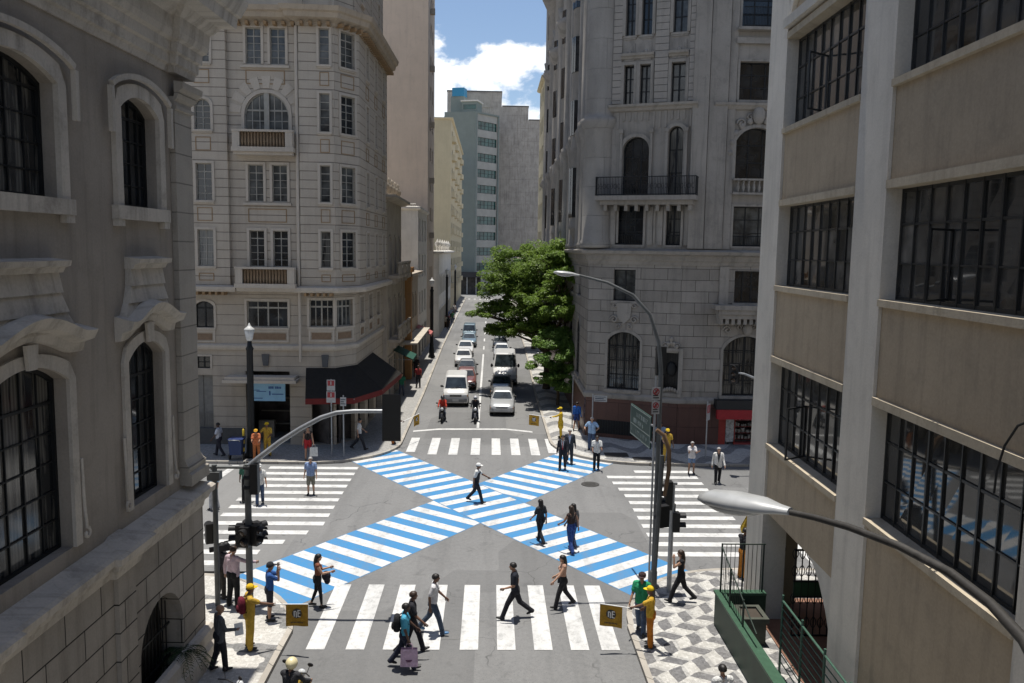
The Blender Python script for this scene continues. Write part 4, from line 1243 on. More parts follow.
    # floors and rooms seen dimly are left dark: back walls
    m = MB(); m.box(0, 3.5, 0, L, 3.6, 27); m.build('inner_wall', M_B8W, root, F)
    m = MB(); m.box(-.0, .3, 26.8, L, 14, 27.1); m.box(0, .56, 3.75, L, 3.5, 3.9); m.build('floor_slab', M_B8P, root, F)
    m = MB(); m.box(0.0, .701, 3.45, .3, 14, 26.8); m.box(.0, 4.5, 0, .3, 14, 3.45); m.build('end_wall', M_B8W, root, F)
    # arched tan panel and moulding at the top of the far bay
    x0, x1 = bays[0]
    m = MB(); w = x1 - x0
    m.sweep([(x0, .07), (x1, .07)], [(0, 16.87), (.2, 16.87), (.22, 17.1), (0, 17.12)])
    for q in range(12):
        a0, a1 = PI * q / 12, PI * (q + 1) / 12
        cx = (x0 + x1) / 2; r0, r1 = w / 2 - .35, w / 2 - .02; sq = .42
        m.prism([(cx - r0 * math.cos(a0), 17.12 + sq * r0 * math.sin(a0)), (cx - r0 * math.cos(a1), 17.12 + sq * r0 * math.sin(a1)), (cx - r1 * math.cos(a1), 17.12 + sq * r1 * math.sin(a1) * 1.0), (cx - r1 * math.cos(a0), 17.12 + sq * r1 * math.sin(a0))], -.05, .068, 'y')
    m.build('arch_moulding', M_B8P, root, F)
    # porch partition with the bell box
    pt = MB(); pt.box(s(23.95), .72, 0, s(23.75), 1.45, 3.74); pt.build('porch_wall', wallmat('porch tan wall', (.27, .245, .19), streak=.2), root, F)
    bb = MB(); bb.box(s(23.74), .95, 1.5, s(23.70), 1.05, 1.75); bb.box(s(23.74), .98, 1.85, s(23.71), 1.08, 1.95); bb.build('letter_box', M_IRON, root, F)
    fl = MB(); fl.box(s(24.15), .05, .02, s(18.2), 3.4, .16); fl.build('porch_floor', plain('terracotta porch tile', (.20, .105, .07), .7, .3, 0, .15, 3), root, F)
build_right()

def porch_gate():
    t = thing('iron_gate', 'ornamental black iron gate in the porch between two grey concrete pillars', 'gate', (8.55, 21.6, .16))
    m = MB()
    for q in range(8):
        x = q * .2
        m.tube([(x, 0, 0), (x, 0, 2.5)], .018, 6)
        for z in (.25, .95, 1.75, 2.25):
            for sg in (-1, 1):
                m.tube([(x + sg * (.02 + .06 * math.sin(PI * u / 6)), 0, z + .3 * u / 6) for u in range(7)], .013, 4, cap=False)
    m.build('bars', M_IRON, t)
    m = MB()
    for z in (.02, 1.15, 1.6, 2.5): m.box(-.03, -.02, z - .025, 1.45, .02, z + .025)
    m.build('gate_frame', M_IRON, t)
    m = MB(); m.box(-.02, -.012, 1.18, 1.44, .012, 1.57); m.build('green_panel', plain('dark green paint', (.022, .06, .028), .5), t)
porch_gate()
M_GREEN = plain('dark green painted wall', (.013, .040, .022), .55, .4, 0, .25, 1.5)
def terrace():
    t = thing('terrace_wall', 'dark green low terrace wall with iron railing in front of the grey pillars', 'wall', (6.7, 22.4, .13))
    m = MB()
    m.prism([(-.12, 0), (.10, 0), (-.05, -32), (-.27, -32)], -.1, .95)
    m.prism([(.101, 0), (1.3, 0), (1.3, -.2), (.101, -.2)], -.1, .95)
    m.build('parapet', M_GREEN, t)
    m = MB(); m.prism([(-.16, .03), (.13, .03), (-.02, -32), (-.31, -32)], .952, 1.02); m.prism([(.132, .03), (1.3, .03), (1.3, -.23), (.132, -.23)], .952, 1.02); m.build('coping', plain('lighter green coping', (.035, .085, .05), .5), t)
    m = MB()
    def post(x, y, h): m.tube([(x, y, 1.02), (x, y, h)], .025, 6)
    post(0, -.1, 2.45); post(.62, -.1, 2.45); post(1.2, -.1, 2.45); post(-.02, -1.1, 2.1); post(-.03, -2.3, 1.75)
    m.tube([(0, -.1, 2.43), (1.25, -.1, 2.43)], .02, 6)
    m.tube([(0, -.1, 2.35), (-.02, -1.1, 2.05), (-.04, -3.4, 1.35)], .02, 6)
    for q in range(9): m.tube([(.13 + q * .125, -.1, 1.02), (.13 + q * .125, -.1, 2.43)], .009, 4, cap=False)
    for q in range(14): m.tube([(-.005 - .001 * q, -.2 - q * .15, 1.02), (-.005, -.2 - q * .15, 2.30 - .055 * q * 1.0)], .008, 4, cap=False)
    m.build('railing', plain('dark green iron', (.012, .025, .017), .5, .4), t)
    p = thing('planter', 'square dark mossy planter behind the green terrace wall', 'planter', (7.35, 21.5, .13))
    m = MB(); m.box(-.3, -.4, 0, .3, .4, .65); m.box(-.36, -.46, .65, -.24, .46, .78); m.box(.24, -.46, .65, .36, .46, .78); m.box(-.239, -.46, .65, .239, -.34, .78); m.box(-.239, .34, .65, .239, .46, .78)
    m.build('box', plain('dark mossy planter', (.06, .065, .05), .8), p)
    m = MB(); m.box(-.238, -.338, .655, .238, .338, .72); m.build('soil', plain('soil', (.05, .04, .03), .9), p)
    r = thing('stair_railing', 'green slatted stair railing descending beside the grey pillars', 'railing', (7.5, 19.6, .13))
    m = MB()
    for q in range(4): m.tube([(.0 - .04 * q, -1.4 * q, -.0), (.0 - .04 * q, -1.4 * q, 2.1)], .03, 6)
    for k in range(9):
        z = .35 + .2 * k
        m.tube([(0, 0, z), (-.12, -4.2, z)], .016 if k < 8 else .03, 5)
    m.build('rails', plain('green painted rail', (.045, .10, .07), .5, .4), r)
    m = MB()
    for q in range(4): m.lathe([(.05, 0), (.05, .05), (.035, .07)], 8, (-.04 * q, -1.4 * q, 0))
    m.build_each('foot_plate', plain('green painted rail', (.045, .10, .07), .5, .4), r)
terrace()
# ------------------------------------------------------------------ buildings further down the street
def winrow(parent, F, ops, mwall, L, z0, z1, d=.18, **k):
    m = MB(); pierced(m, 0, L, z0, z1, ops, d); m.build('wall', mwall, parent, F)
    for o in ops: window(parent, F, o, d - .02, **k)
def block(name, label, x0, x1, y0, y1, h, mats, front_ops=(), side_ops=(), side='right', cap=.4, mcap=None, wk=None, base=0.0):
    """building whose front (towards the camera) is y=y0 and whose street side is x=x1 (side right) or x=x0 (side left)"""
    t = thing(name, label, 'building', ((x0 + x1) / 2, y0, 0))
    IM = Matrix.Translation((-(x0 + x1) / 2, -y0, 0))
    wk = wk or {}
    mf, ms = mats
    winrow(t, IM @ frame((x0, y0), (x1, y0)), list(front_ops), mf, x1 - x0, base, h, **wk)
    if side == 'right': winrow(t, IM @ frame((x1, y0), (x1, y1)), list(side_ops), ms, y1 - y0, base, h, **wk)
    else: winrow(t, IM @ frame((x0, y1), (x0, y0)), list(side_ops), ms, y1 - y0, base, h, **wk)
    m = MB(); m.box(x0 + .3, y0 + .3, h - .5, x1 - .3, y1 - .3, h - .05)
    m.build('roof', mf, t, IM)
    if cap:
        p = [(x0, y0), (x1, y0), (x1, y1)] if side == 'right' else [(x0, y1), (x0, y0), (x1, y0)]
        m = MB(); m.sweep(p, [(-.2, h - .25), (cap * .4, h - .2), (cap, h - .05), (cap, h + .12), (-.2, h + .2)])
        m.build('cornice', mcap or mf, t, IM)
    return t, IM
M_OLD = wallmat('peeling old stucco', (.36, .325, .28), streak=.6, blotch=.6, var=.16, dirt=(.09, .08, .07))
M_WHW = wallmat('whitewashed wall', (.62, .62, .60), streak=.35, blotch=.35, dirt=(.2, .2, .19))
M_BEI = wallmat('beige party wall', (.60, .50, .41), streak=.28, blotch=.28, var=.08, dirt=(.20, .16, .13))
M_BEID = wallmat('shaded beige side', (.44, .38, .32), streak=.4, blotch=.35, dirt=(.14, .12, .10))  # darker copy of the beige wall, shade put into its colour
M_CRM = wallmat('yellowish cream wall', (.52, .475, .345), streak=.28, blotch=.25, var=.08, dirt=(.2, .18, .14))
M_TEAL = wallmat('blue grey render', (.20, .24, .238), streak=.15, blotch=.15, var=.08)
M_CON = wallmat('stained raw concrete', (.42, .40, .375), streak=.95, blotch=.75, var=.22, dirt=(.10, .095, .09), row=3.2, groove=.06, gdark=.25)
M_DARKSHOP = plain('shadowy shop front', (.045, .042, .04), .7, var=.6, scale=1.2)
# old two storey house with balconies next to the corner building
ops = [Op(1.2 + 2.9 * q, 4.6, 1.2, 2.7, .3) for q in range(3)] + [Op(1.2 + 2.9 * q, 9.0, 1.2, 2.6, .3) for q in range(3)] + [Op(.7 + 3.0 * q, .13, 2.3, 3.1, 0) for q in range(3)]
t, IM = block('old_townhouse', 'narrow old townhouse with stone balconies and a broken parapet beside the cream corner building', -22, -7.0, 55.02, 64, 14.2, (M_OLD, M_OLD), (), ops, wk=dict(mf=M_CREAMF, nx=2, nz=3, ms=M_OLD, sur=(.14, .06)), cap=.7)
F = IM @ frame((-7.0, 55.02), (-7.0, 64))
for z in (4.35, 8.75):
    for q in range(3):
        b = thing('balcony', None, None); b.parent = t; b.matrix_local = F
        m = MB(); x = .75 + 2.9 * q
        m.box(x, -.8, z, x + 2.1, -.003, z + .2); m.box(x, -.8, z + 1.0, x + 2.1, -.65, z + 1.12); m.box(x + .2, -.5, z - .4, x + .45, -.003, z - .003); m.box(x + 1.6, -.5, z - .4, x + 1.85, -.003, z - .003)
        m.build('balcony_slab', M_OLD, b)
        m = MB(); balusters(m, x + .05, x + 2.05, -.72, z + .2, .8, 9, .08); m.build('balustrade', M_OLD, b)
m = MB()
for q in range(5): m.lathe([(.16, 14.3), (.12, 14.6), (.26, 14.9), (.28, 15.1), (.1, 15.3), (.16, 15.5), (0, 15.7)], 10, (-.2 + 7.5, 1 + q * 1.8, 0))
m.build_each('parapet_urn', M_OLD, t)
ops = [Op(.6 + 2.5 * q, .13, 2.0, 2.9, 0) for q in range(5)] + [Op(.9 + 2.5 * q, 4.6, 1.2, 2.2, .3) for q in range(5)]
t, IM = block('low_shop_house', 'low stained shop house with an ochre pilaster between the old townhouse and the white wall', -21, -6.95, 64.02, 78, 8.6, (M_OLD, M_OLD), (), ops, wk=dict(mf=M_IRON, nx=2, nz=2, ms=M_OLD, sur=(.12, .05)), cap=.5)
F = IM @ frame((-6.95, 64.02), (-6.95, 78))
m = MB(); m.box(2.2, -.5, 0, 3.2, -.003, 8.9); m.box(2.0, -.65, 8.903, 3.4, -.003, 9.3); m.box(2.1, -.55, 8.2, 3.3, -.501, 8.5); m.build('ochre_pilaster', wallmat('rust ochre pilaster', (.30, .17, .075), streak=.5, blotch=.4), t, F)
m = MB(); m.box(.3, -1.2, 3.2, 13.5, -.003, 3.35); m.build('shop_canopy', wallmat('pale canopy concrete', (.42, .40, .36), streak=.5), t, F)
t, IM = block('whitewashed_house', 'whitewashed house with a bare side wall below the tall beige block', -20, -6.95, 78.02, 88.9, 14.6, (M_WHW, M_WHW), (), [Op(1 + 3.2 * q, z, 1.3, 2.2, 0) for q in range(3) for z in (4.4, 8, 11.5)] + [Op(.8 + 3.4 * q, .13, 2.4, 3, 0) for q in range(3)], wk=dict(mf=M_IRON, nx=2, nz=3, ms=M_WHW, sur=(.1, .04)), cap=.25)
m = MB(); m.prism([(-6.4, 0), (6.4, 0), (6.4, .6), (-6.4, 2.2)], 14.62, 14.7, 'z') ; m.tube([(2, .1, 14.8), (6.3, .1, 15.0)], .05, 6); m.build('roof_edge', M_WHW, t)
# the tall beige blank wall
ops = [Op(3.2, 4 + 3.3 * q, 1.4, 1.5, 0) for q in range(15)] + [Op(6.0, 4 + 3.3 * q, 1.2, 1.5, 0) for q in range(15)]
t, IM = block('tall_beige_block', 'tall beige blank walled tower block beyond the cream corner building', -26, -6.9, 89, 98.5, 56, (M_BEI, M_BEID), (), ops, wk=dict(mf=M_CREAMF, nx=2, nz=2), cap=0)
m = MB()
for q in range(7): m.box(-6.9 + .02 + 16.45, 2.6, 12 + 6 * q, -6.9 + .5 + 16.45, 3.1, 12.6 + 6 * q)
m.build('wall_air_units', M_OLD, t)
# low ornate white house, then the cream block with balconies
t, IM = block('low_white_house', 'low ornate white house with arched openings beyond the beige tower block', -22, -6.3, 99, 128, 10.4, (M_WHW, M_WHW), (), [Op(1.5 + 3.4 * q, z, 1.3, 2.4, .4) for q in range(8) for z in (5.2,)] + [Op(1 + 3.4 * q, .13, 2.4, 3.2, 0) for q in range(8)], wk=dict(mf=M_IRON, nx=2, nz=2, ms=M_WHW, sur=(.2, .06)), cap=.6)
m = MB()
for q in range(6): m.lathe([(.2, 10.5), (.14, 11), (.35, 11.4), (.1, 11.8), (0, 12.1)], 8, (7.6, 1 + 5 * q, 0))
m.build_each('parapet_urn', M_WHW, t)
ops = [Op(3 + 6 * q, 4.5 + 3.1 * k, 2.2, 1.6, 0) for q in range(8) for k in range(9)]
t, IM = block('cream_apartment_block', 'yellowish cream apartment block with stacked rounded balconies far down the street', -22, -6.9, 139, 190, 32.4, (M_CRM, M_CRM), (), ops, wk=dict(mf=M_IRON, nx=2, nz=2), cap=.3)
F = IM @ frame((-6.9, 139), (-6.9, 190))
for k in range(9):
    for q in range(4):
        m = MB(); x = 2 + 12 * q; z = 4.1 + 3.1 * k
        m.prism([(x, -.003), (x + .4, -.5), (x + 1.2, -.7), (x + 3, -.7), (x + 3.8, -.5), (x + 4.2, -.003)], z, z + .95)
        m.build('balcony', M_CRM, t, F)
# blue grey office turned to the street, green ribbon windows
def office():
    P0, P1, P2 = (-11.6, 200.5), (-4.15, 198.5), (1.4, 204.5)
    t = thing('blue_grey_office', 'blue grey office block with stacked green ribbon windows closing the end of the street', 'building', (-4.15, 198.5, 0))
    IM = Matrix.Translation((4.15, -198.5, 0))
    H = 43.4
    F0, F1 = IM @ frame(P0, P1), IM @ frame(P1, P2)
    m = MB(); L0, L1 = dist(P0, P1), dist(P1, P2)
    m.box(0, 0, 0, L0, 6, H); m.build('wall', M_TEAL, t, F0)
    mg = glassmat('green office glass', (.008, .045, .040), .08, .6, .6, .5)
    mp = wallmat('pale office band', (.36, .37, .36), streak=.15, blotch=.1)
    ops = [Op(.9, 5.6 + 3.75 * k, L1 - 1.5, 2.0, 0) for k in range(10)]
    m = MB(); pierced(m, .0, L1, 0, H - .3, ops, .3); m.build('window_wall', mp, t, F1)
    for o in ops: window(t, F1, o, .25, 5, 2, .06, .04, None, M_IRON, mg)
    m = MB(); m.box(-.01, -.3, 0, .45, .3, H); m.box(L1 - .4, -.3, 0, L1, .3, H); m.box(.451, -.3, H - .4, L1 - .401, .3, H); m.build('frame_fin', M_TEAL, t, F1)
    m = MB(); m.prism([(-12, 206), (-11.4, 200.7), (-4.2, 198.8), (1.2, 204.6), (0, 212), (-12, 212)], H - .6, H - .2); m.build('roof', M_TEAL, t, IM)
    m = MB(); m.box(3.9, 1.5, H - .2, 7.6, 6, H + 2.6); m.box(.5, 3.2, H - .2, 3.85, 6, H + 4.197); m.build_each('penthouse', M_TEAL, t, F0)
    m = MB(); m.box(4.2, 1.46, H + .8, 7.4, 1.49, H + 1.9); m.build('penthouse_glass', mg, t, F0)
    m = MB(); m.box(3.6, 1.2, H + 2.603, 7.9, 6.2, H + 2.9); m.build('penthouse_roof', M_WHW, t, F0)
    m = MB(); m.box(.9, 3, H + 4.2, 3.9, 5.5, H + 6.2); m.build('water_tank', plain('blue tank paint', (.03, .22, .38), .5), t, F0)
    m = MB(); m.box(-6, -3.5, 4.2, 9.5, -.01, 5.4); m.build('entrance_canopy', plain('dark canopy', (.03, .03, .035), .5), t, F0)
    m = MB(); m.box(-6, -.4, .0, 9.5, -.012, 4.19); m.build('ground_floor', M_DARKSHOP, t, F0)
    m = MB()
    for q in range(7): m.box(-5.5 + q * 2.3, -.46, 0, -5.2 + q * 2.3, -.41, 4.18)
    m.build('pier', M_STEEL, t, F0)
office()
def concrete_tower():
    t = thing('stained_concrete_tower', 'tall windowless stained grey concrete wall of a building behind the blue grey office', 'building', (0, 212, 0))
    m = MB()
    m.box(-11.6, 0, 0, 2.2, 20, 50.4); m.box(2.203, .0, 0, 9.0, 20, 46.9); m.box(9.003, .0, 0, 13.2, 20, 43.6)
    m.build('wall', M_CON, t)
    m = MB(); m.box(-11.7, -.15, 50.4, 2.3, 20, 50.7); m.box(2.303, -.1, 46.9, 9.1, 20, 47.2); m.box(9.103, -.1, 43.6, 13.3, 20, 43.9); m.build('parapet', plain('dark parapet cap', (.12, .115, .11), .8), t)
    m = MB(); m.box(-6.5, -.2, 46.6, -.5, -.003, 50.0); m.build('plaster_patch', wallmat('pale old plaster', (.42, .40, .37), streak=.6, blotch=.6), t)
concrete_tower()
ops = [Op(1 + 2.6 * q, 4.5 + 3.4 * k, 1.2, 1.8, 0) for q in range(3) for k in range(8)]
block('narrow_cream_house', 'narrow cream building seen as a sliver beyond the ornate stone corner building', 5.95, 22, 97, 106, 30.8, (M_CRM, M_CRM), (), ops, side='left', wk=dict(mf=M_IRON, nx=2, nz=2), cap=.4)
block('low_street_house', 'low plain old house hidden behind the big spreading tree', 5.9, 22, 107, 178, 9, (M_OLD, M_OLD), (), [Op(2 + 5.5 * q, z, 1.6, 2.2, 0) for q in range(12) for z in (.4, 5)], side='left', wk=dict(mf=M_IRON, nx=2, nz=2), cap=.4)
# blocks to left and right of the cross street, out of the frame but reflected and lighting the place
# ------------------------------------------------------------------ awnings on the far pavement
def small_awning(y, c, lab):
    t = thing('shop_awning', lab, 'awning', (-6.95, y, 2.6))
    m = MB(); m.add([(0, 0, .9), (0, 3, .9), (1.4, 3, .25), (1.4, 0, .25), (1.4, 0, 0), (1.4, 3, 0)], [(0, 1, 2, 3), (3, 2, 5, 4)]); m.add([(0, 0, .87), (0, 3, .87), (1.38, 3, .22), (1.38, 0, .22)], [(3, 2, 1, 0)])
    m.build('cloth', plain(lab[:12], c, .8, .2), t, fix=False)
    m = MB(); m.tube([(0, .02, .2), (1.36, .02, .22)], .02, 5); m.tube([(0, 2.98, .2), (1.36, 2.98, .22)], .02, 5); m.build('arm', M_STEEL, t)
small_awning(76, (.36, .12, .11), 'faded red shop awning on the low stained shop house')
small_awning(58.5, (.02, .07, .05), 'dark green shop awning beside the charcoal corner awning')

# ------------------------------------------------------------------ trees
def leafmat(name, c):
    t = NT(name)
    g = t.n.new('ShaderNodeNewGeometry')
    col = t.mix(g.outputs['Random Per Island'], sc(c, .55), sc(c, 1.5))
    big = t.rng(t.noise(.9, 2), .35, .65)
    col = t.mix(t.math('MULTIPLY', big, .5), col, (c[0] * 1.5, c[1] * 1.35, c[2] * 1.0))
    t.b.inputs['Transmission Weight'].default_value = 0
    m = t.out(col, .55, .35)
    tr = t.n.new('ShaderNodeBsdfTranslucent'); t.lk(col, tr.inputs['Color'])
    mx = t.n.new('ShaderNodeMixShader'); mx.inputs[0].default_value = .45
    o = t.n['Material Output']
    t.lk(t.b.outputs[0], mx.inputs[1]); t.lk(tr.outputs[0], mx.inputs[2]); t.lk(mx.outputs[0], o.inputs['Surface'])
    return m
M_BARK = wallmat('bark', (.09, .07, .05), streak=.5, blotch=.5, dirt=(.03, .025, .02))
def tree(label, x, y, h0, clumps, n, leaf, seed, c, tr=.2):
    """clumps: (dx, dy, z, rx, ry, rz) flattened crowns of leaves, each fed by a limb"""
    rnd = random.Random(seed)
    t = thing('street_tree', label, 'tree', (x, y, .05), group='street trees beside the stone building')
    m = MB()
    m.tube([(0, 0, -.1), (.03, 0, h0 * .4), (-.05, .05, h0 * .8), (0, 0, h0)], [tr * 1.35, tr, tr * .9, tr * .85], 10)
    for dx, dy, z, rx, ry, rz in clumps:
        m.tube([(0, 0, h0 * .85), (dx * .3, dy * .3, h0 + (z - h0) * .35), (dx * .75, dy * .75, h0 + (z - h0) * .8), (dx, dy, z)], [tr * .6, tr * .45, tr * .25, tr * .08], 7)
        for k in range(5):
            a = rnd.uniform(0, 2 * PI)
            m.tube([(dx * .7, dy * .7, h0 + (z - h0) * .75), (dx + rx * .4 * math.cos(a), dy + ry * .4 * math.sin(a), z - rz * .1), (dx + rx * .8 * math.cos(a), dy + ry * .8 * math.sin(a), z + rz * .2)], [tr * .2, tr * .12, tr * .03], 5)
    m.build('trunk', M_BARK, t)
    V = []; Fc = []
    tot = sum(c_[3] * c_[4] for c_ in clumps)
    for dx, dy, z, rx, ry, rz in clumps:
        k = int(n * rx * ry / tot)
        subs = []
        for _ in range(int(14 + rx * 5)):
            a = rnd.uniform(0, 2 * PI); q = math.sqrt(rnd.random())
            subs.append((dx + rx * q * math.cos(a), dy + ry * q * math.sin(a), z + rz * (math.sqrt(max(0, 1 - q * q)) * rnd.uniform(-.25, 1.0)), rnd.uniform(.14, .42)))
        for _ in range(k):
            s = rnd.choice(subs); R0 = s[3] * (rx + ry) * .5
            while True:
                u = (rnd.uniform(-1, 1), rnd.uniform(-1, 1), rnd.uniform(-1, 1))
                if .15 < u[0] ** 2 + u[1] ** 2 + u[2] ** 2 < 1: break
            p = Vector((s[0] + u[0] * R0, s[1] + u[1] * R0, s[2] + u[2] * R0 * .55))
            n_ = (Vector((u[0] * .6, u[1] * .6, .9)) + Vector((rnd.gauss(0, .5), rnd.gauss(0, .5), rnd.gauss(0, .35)))).normalized()
            e = n_.cross(Vector((rnd.gauss(0, 1), rnd.gauss(0, 1), rnd.gauss(0, 1)))).normalized(); f = n_.cross(e)
            L = leaf * rnd.uniform(.6, 1.3); W = L * .42
            b = len(V)
            V += [tuple(p - e * L), tuple(p + f * W), tuple(p + e * L), tuple(p - f * W)]
            Fc.append((b, b + 1, b + 2, b + 3))
    me = bpy.data.meshes.new('crown'); me.from_pydata(V, [], Fc); me.materials.append(leafmat('leaves ' + label[:14], c))
    obj('crown', me, t)
    return t
tree('small bright green young street tree standing nearest the crossing', 4.75, 55.8, 1.9,
     [(-.3, 0, 4.3, 1.8, 1.6, 1.1), (-1.0, -.3, 3.0, 1.5, 1.3, 1.0), (.9, .2, 3.2, 1.3, 1.3, 1.0), (.1, -.6, 2.1, 1.0, 1.0, .7), (1.1, -.6, 2.4, 1.2, 1.2, .9), (.9, -1.2, 3.6, 1.3, 1.3, 1.0), (-.6, -.8, 1.9, 1.1, 1.0, .7), (.5, -1.0, 1.5, 1.0, 1.0, .6), (-.2, .3, 5.0, 1.0, 1.0, .6)], 34000, .095, 5, (.125, .215, .05), .10)
tree('big spreading layered street tree overhanging the road beside the stone building', 4.4, 62.5, 3.2,
     [(-1.6, 0, 9.4, 3.2, 3.2, 1.6), (.6, -2.5, 9.9, 2.6, 2.6, 1.4), (1.0, 1.0, 10.0, 2.4, 2.8, 1.4), (-3.0, -.5, 7.6, 2.3, 2.4, 1.3), (-4.2, -1.0, 5.9, 1.8, 1.8, 1.0), (-2.6, -2, 5.0, 1.5, 1.5, .8), (-.2, -4.0, 7.2, 2.4, 2.0, 1.1), (.9, -6.0, 8.6, 1.7, 2.0, 1.2), (.9, -4.5, 6.0, 2.0, 2.0, 1.0), (-.6, 1.5, 8.0, 2.8, 2.8, 1.4), (-1.2, -3.0, 4.9, 1.8, 1.8, .9), (.8, -6.5, 6.6, 1.5, 1.6, 1.0), (-3.2, -1.0, 4.6, 1.5, 1.6, .8), (-2.0, 0, 6.4, 2.2, 2.2, 1.2), (-.4, -2.5, 6.0, 2.2, 2.0, 1.1), (-.2, -1.0, 4.6, 2.0, 2.0, .9), (-3.6, .5, 8.6, 1.6, 1.8, .9)], 105000, .115, 9, (.125, .20, .034), .24)
tree('third street tree mostly hidden behind the big layered one', 4.7, 88, 3.2,
     [(0, 0, 7.5, 3, 3, 1.5), (-2, 0, 6, 2.2, 2.2, 1.2), (1.8, .5, 6.2, 2.2, 2.2, 1.2), (0, 0, 9.2, 2.2, 2.2, 1.1)], 9000, .19, 12, (.045, .095, .02), .2)
# ------------------------------------------------------------------ street furniture
def cobra_head(m, p, dirv, L, w=.17, mi=0, mg=1):
    """street lamp head: a flattened tapering shell along dirv from p, with a glass bowl under it"""
    d = Vector(dirv).normalized(); up = Vector((0, 0, 1)); sd = d.cross(up).normalized(); up = sd.cross(d)
    secs = [(0, .30, .4), (.12, .45, .55), (.3, .85, .9), (.6, 1.0, 1.0), (.85, .85, .85), (.97, .5, .5), (1.0, .12, .15)]
    rows = []
    for u, a, b in secs:
        c = Vector(p) + d * (L * u)
        rows.append([c + sd * (w * a * math.cos(2 * PI * k / 14)) + up * (w * .55 * b * math.sin(2 * PI * k / 14) * (1.0 if math.sin(2 * PI * k / 14) > 0 else .55)) for k in range(14)])
    vs = [tuple(q) for r in rows for q in r]
    fs = [(i * 14 + k, i * 14 + (k + 1) % 14, (i + 1) * 14 + (k + 1) % 14, (i + 1) * 14 + k) for i in range(len(secs) - 1) for k in range(14)]
    m.add(vs, fs, mi, True)
    m.add(rows[0], [tuple(range(14))[::-1]], mi); m.add(rows[-1], [tuple(range(14))], mi)
def bowl(p, dirv, L, w):
    m = MB(); d = Vector(dirv).normalized()
    rot = d.to_track_quat('X', 'Z').to_matrix().to_4x4()
    m.ball((0, 0, 0), L * .32, w * .8, w * .42, 14, 8, 0, Matrix.Translation(Vector(p) + d * L * .6 - Vector((0, 0, w * .16))) @ rot)
    return m
M_LAMPHEAD = plain('pale lamp housing', (.36, .365, .36), .35, .5, .1, .08, 8)
M_BOWL = plain('lamp glass bowl', (.30, .30, .29), .2, .6)
M_ARMGREY = wallmat('worn grey arm paint', (.035, .034, .033), streak=.0, blotch=.7, grain=.12, dirt=(.12, .118, .115), rough=.6)
def street_lamp(label, base, pts, r, head_dir, L, w, marm, extra=None):
    t = thing('street_lamp', label, 'street lamp', base)
    m = MB(); m.tube(pts, r, 12); m.build('pole', marm, t)
    m = MB(); cobra_head(m, pts[-1], head_dir, L, w); m.build('lamp_housing', M_LAMPHEAD, t)
    bowl(pts[-1], head_dir, L, w).build('lamp_bowl', M_BOWL, t)
    return t
# tall lamp on the near right corner, arm reaching left over the crossing
lp = street_lamp('tall grey street lamp whose long arm curves over the crossing above the green sign', (5.33, 25.0, .13),
     [(0, 0, -.1), (0, 0, 1.2), (0, 0, 7.0), (-.10, 0, 7.9), (-.40, 0, 8.75), (-.95, 0, 9.35), (-1.75, 0, 9.72), (-2.62, 0, 9.93)], [.085, .08, .072, .062, .055, .05, .045, .04], (-1, 0, .10), .80, .15, M_POLE)
m = MB(); m.lathe([(.2, 0), (.2, .04), (.12, .1), (.12, .5), (.1, .55)], 12); m.build('base_plate', M_POLE, lp)
# lamp right in front of the viewer
nl = street_lamp('close street lamp with big pale rounded head on a dark mottled arm', (3.02, 3.9, 0.13),
     [(.02, -.35, -.1), (.02, -.35, 6.5), (.02, -.25, 7.6), (.03, .19, 8.36), (.08, .50, 8.48), (.10, .86, 8.54), (.05, 1.22, 8.59), (-.09, 1.63, 8.62), (-.29, 1.99, 8.63), (-.45, 2.24, 8.62), (-.59, 2.40, 8.61)], [.07, .055, .045, .040, .037, .034, .032, .030, .028, .026, .025], (-.56, .66, -.08), .86, .175, M_ARMGREY)
# black cast lamp posts
def iron_lamp(label, x, y, h, k=1.0):
    t = thing('iron_lamp_post', label, 'lamp post', (x, y, .13), group='black iron lamp posts')
    m = MB()
    m.lathe([(.34 * k, 0), (.34 * k, .15), (.26 * k, .3), (.24 * k, .9), (.19 * k, 1.1), (.2 * k, 1.3), (.17 * k, 1.5), (.16 * k, h - 1.3), (.2 * k, h - 1.2), (.12 * k, h - 1.05), (.1 * k, h - .8)], 14)
    m.build('post', M_IRON, t)
    m = MB(); m.lathe([(.10, h - .8), (.16, h - .72), (.24, h - .3), (.22, h - .28)], 14); m.build('lantern_glass', plain('milky lantern glass', (.6, .6, .58), .3, .5), t)
    m = MB(); m.lathe([(.27, h - .28), (.25, h - .2), (.12, h - .1), (.06, h - .02), (.03, h + .08), (0, h + .1)], 14); m.build('lantern_cap', plain('pale lantern cap', (.5, .5, .48), .4), t)
iron_lamp('stout black lamp post with pale lantern in front of the shop of the cream building', -12.05, 40.9, 6.75)
iron_lamp('black lamp post on the pavement beside the low stained shop house', -5.75, 80, 7.8)
iron_lamp('black lamp post on the pavement beside the low ornate white house', -6.0, 112, 8.0)
iron_lamp('farthest black lamp post, beside the yellowish cream apartment block', -6.1, 140, 8.0)
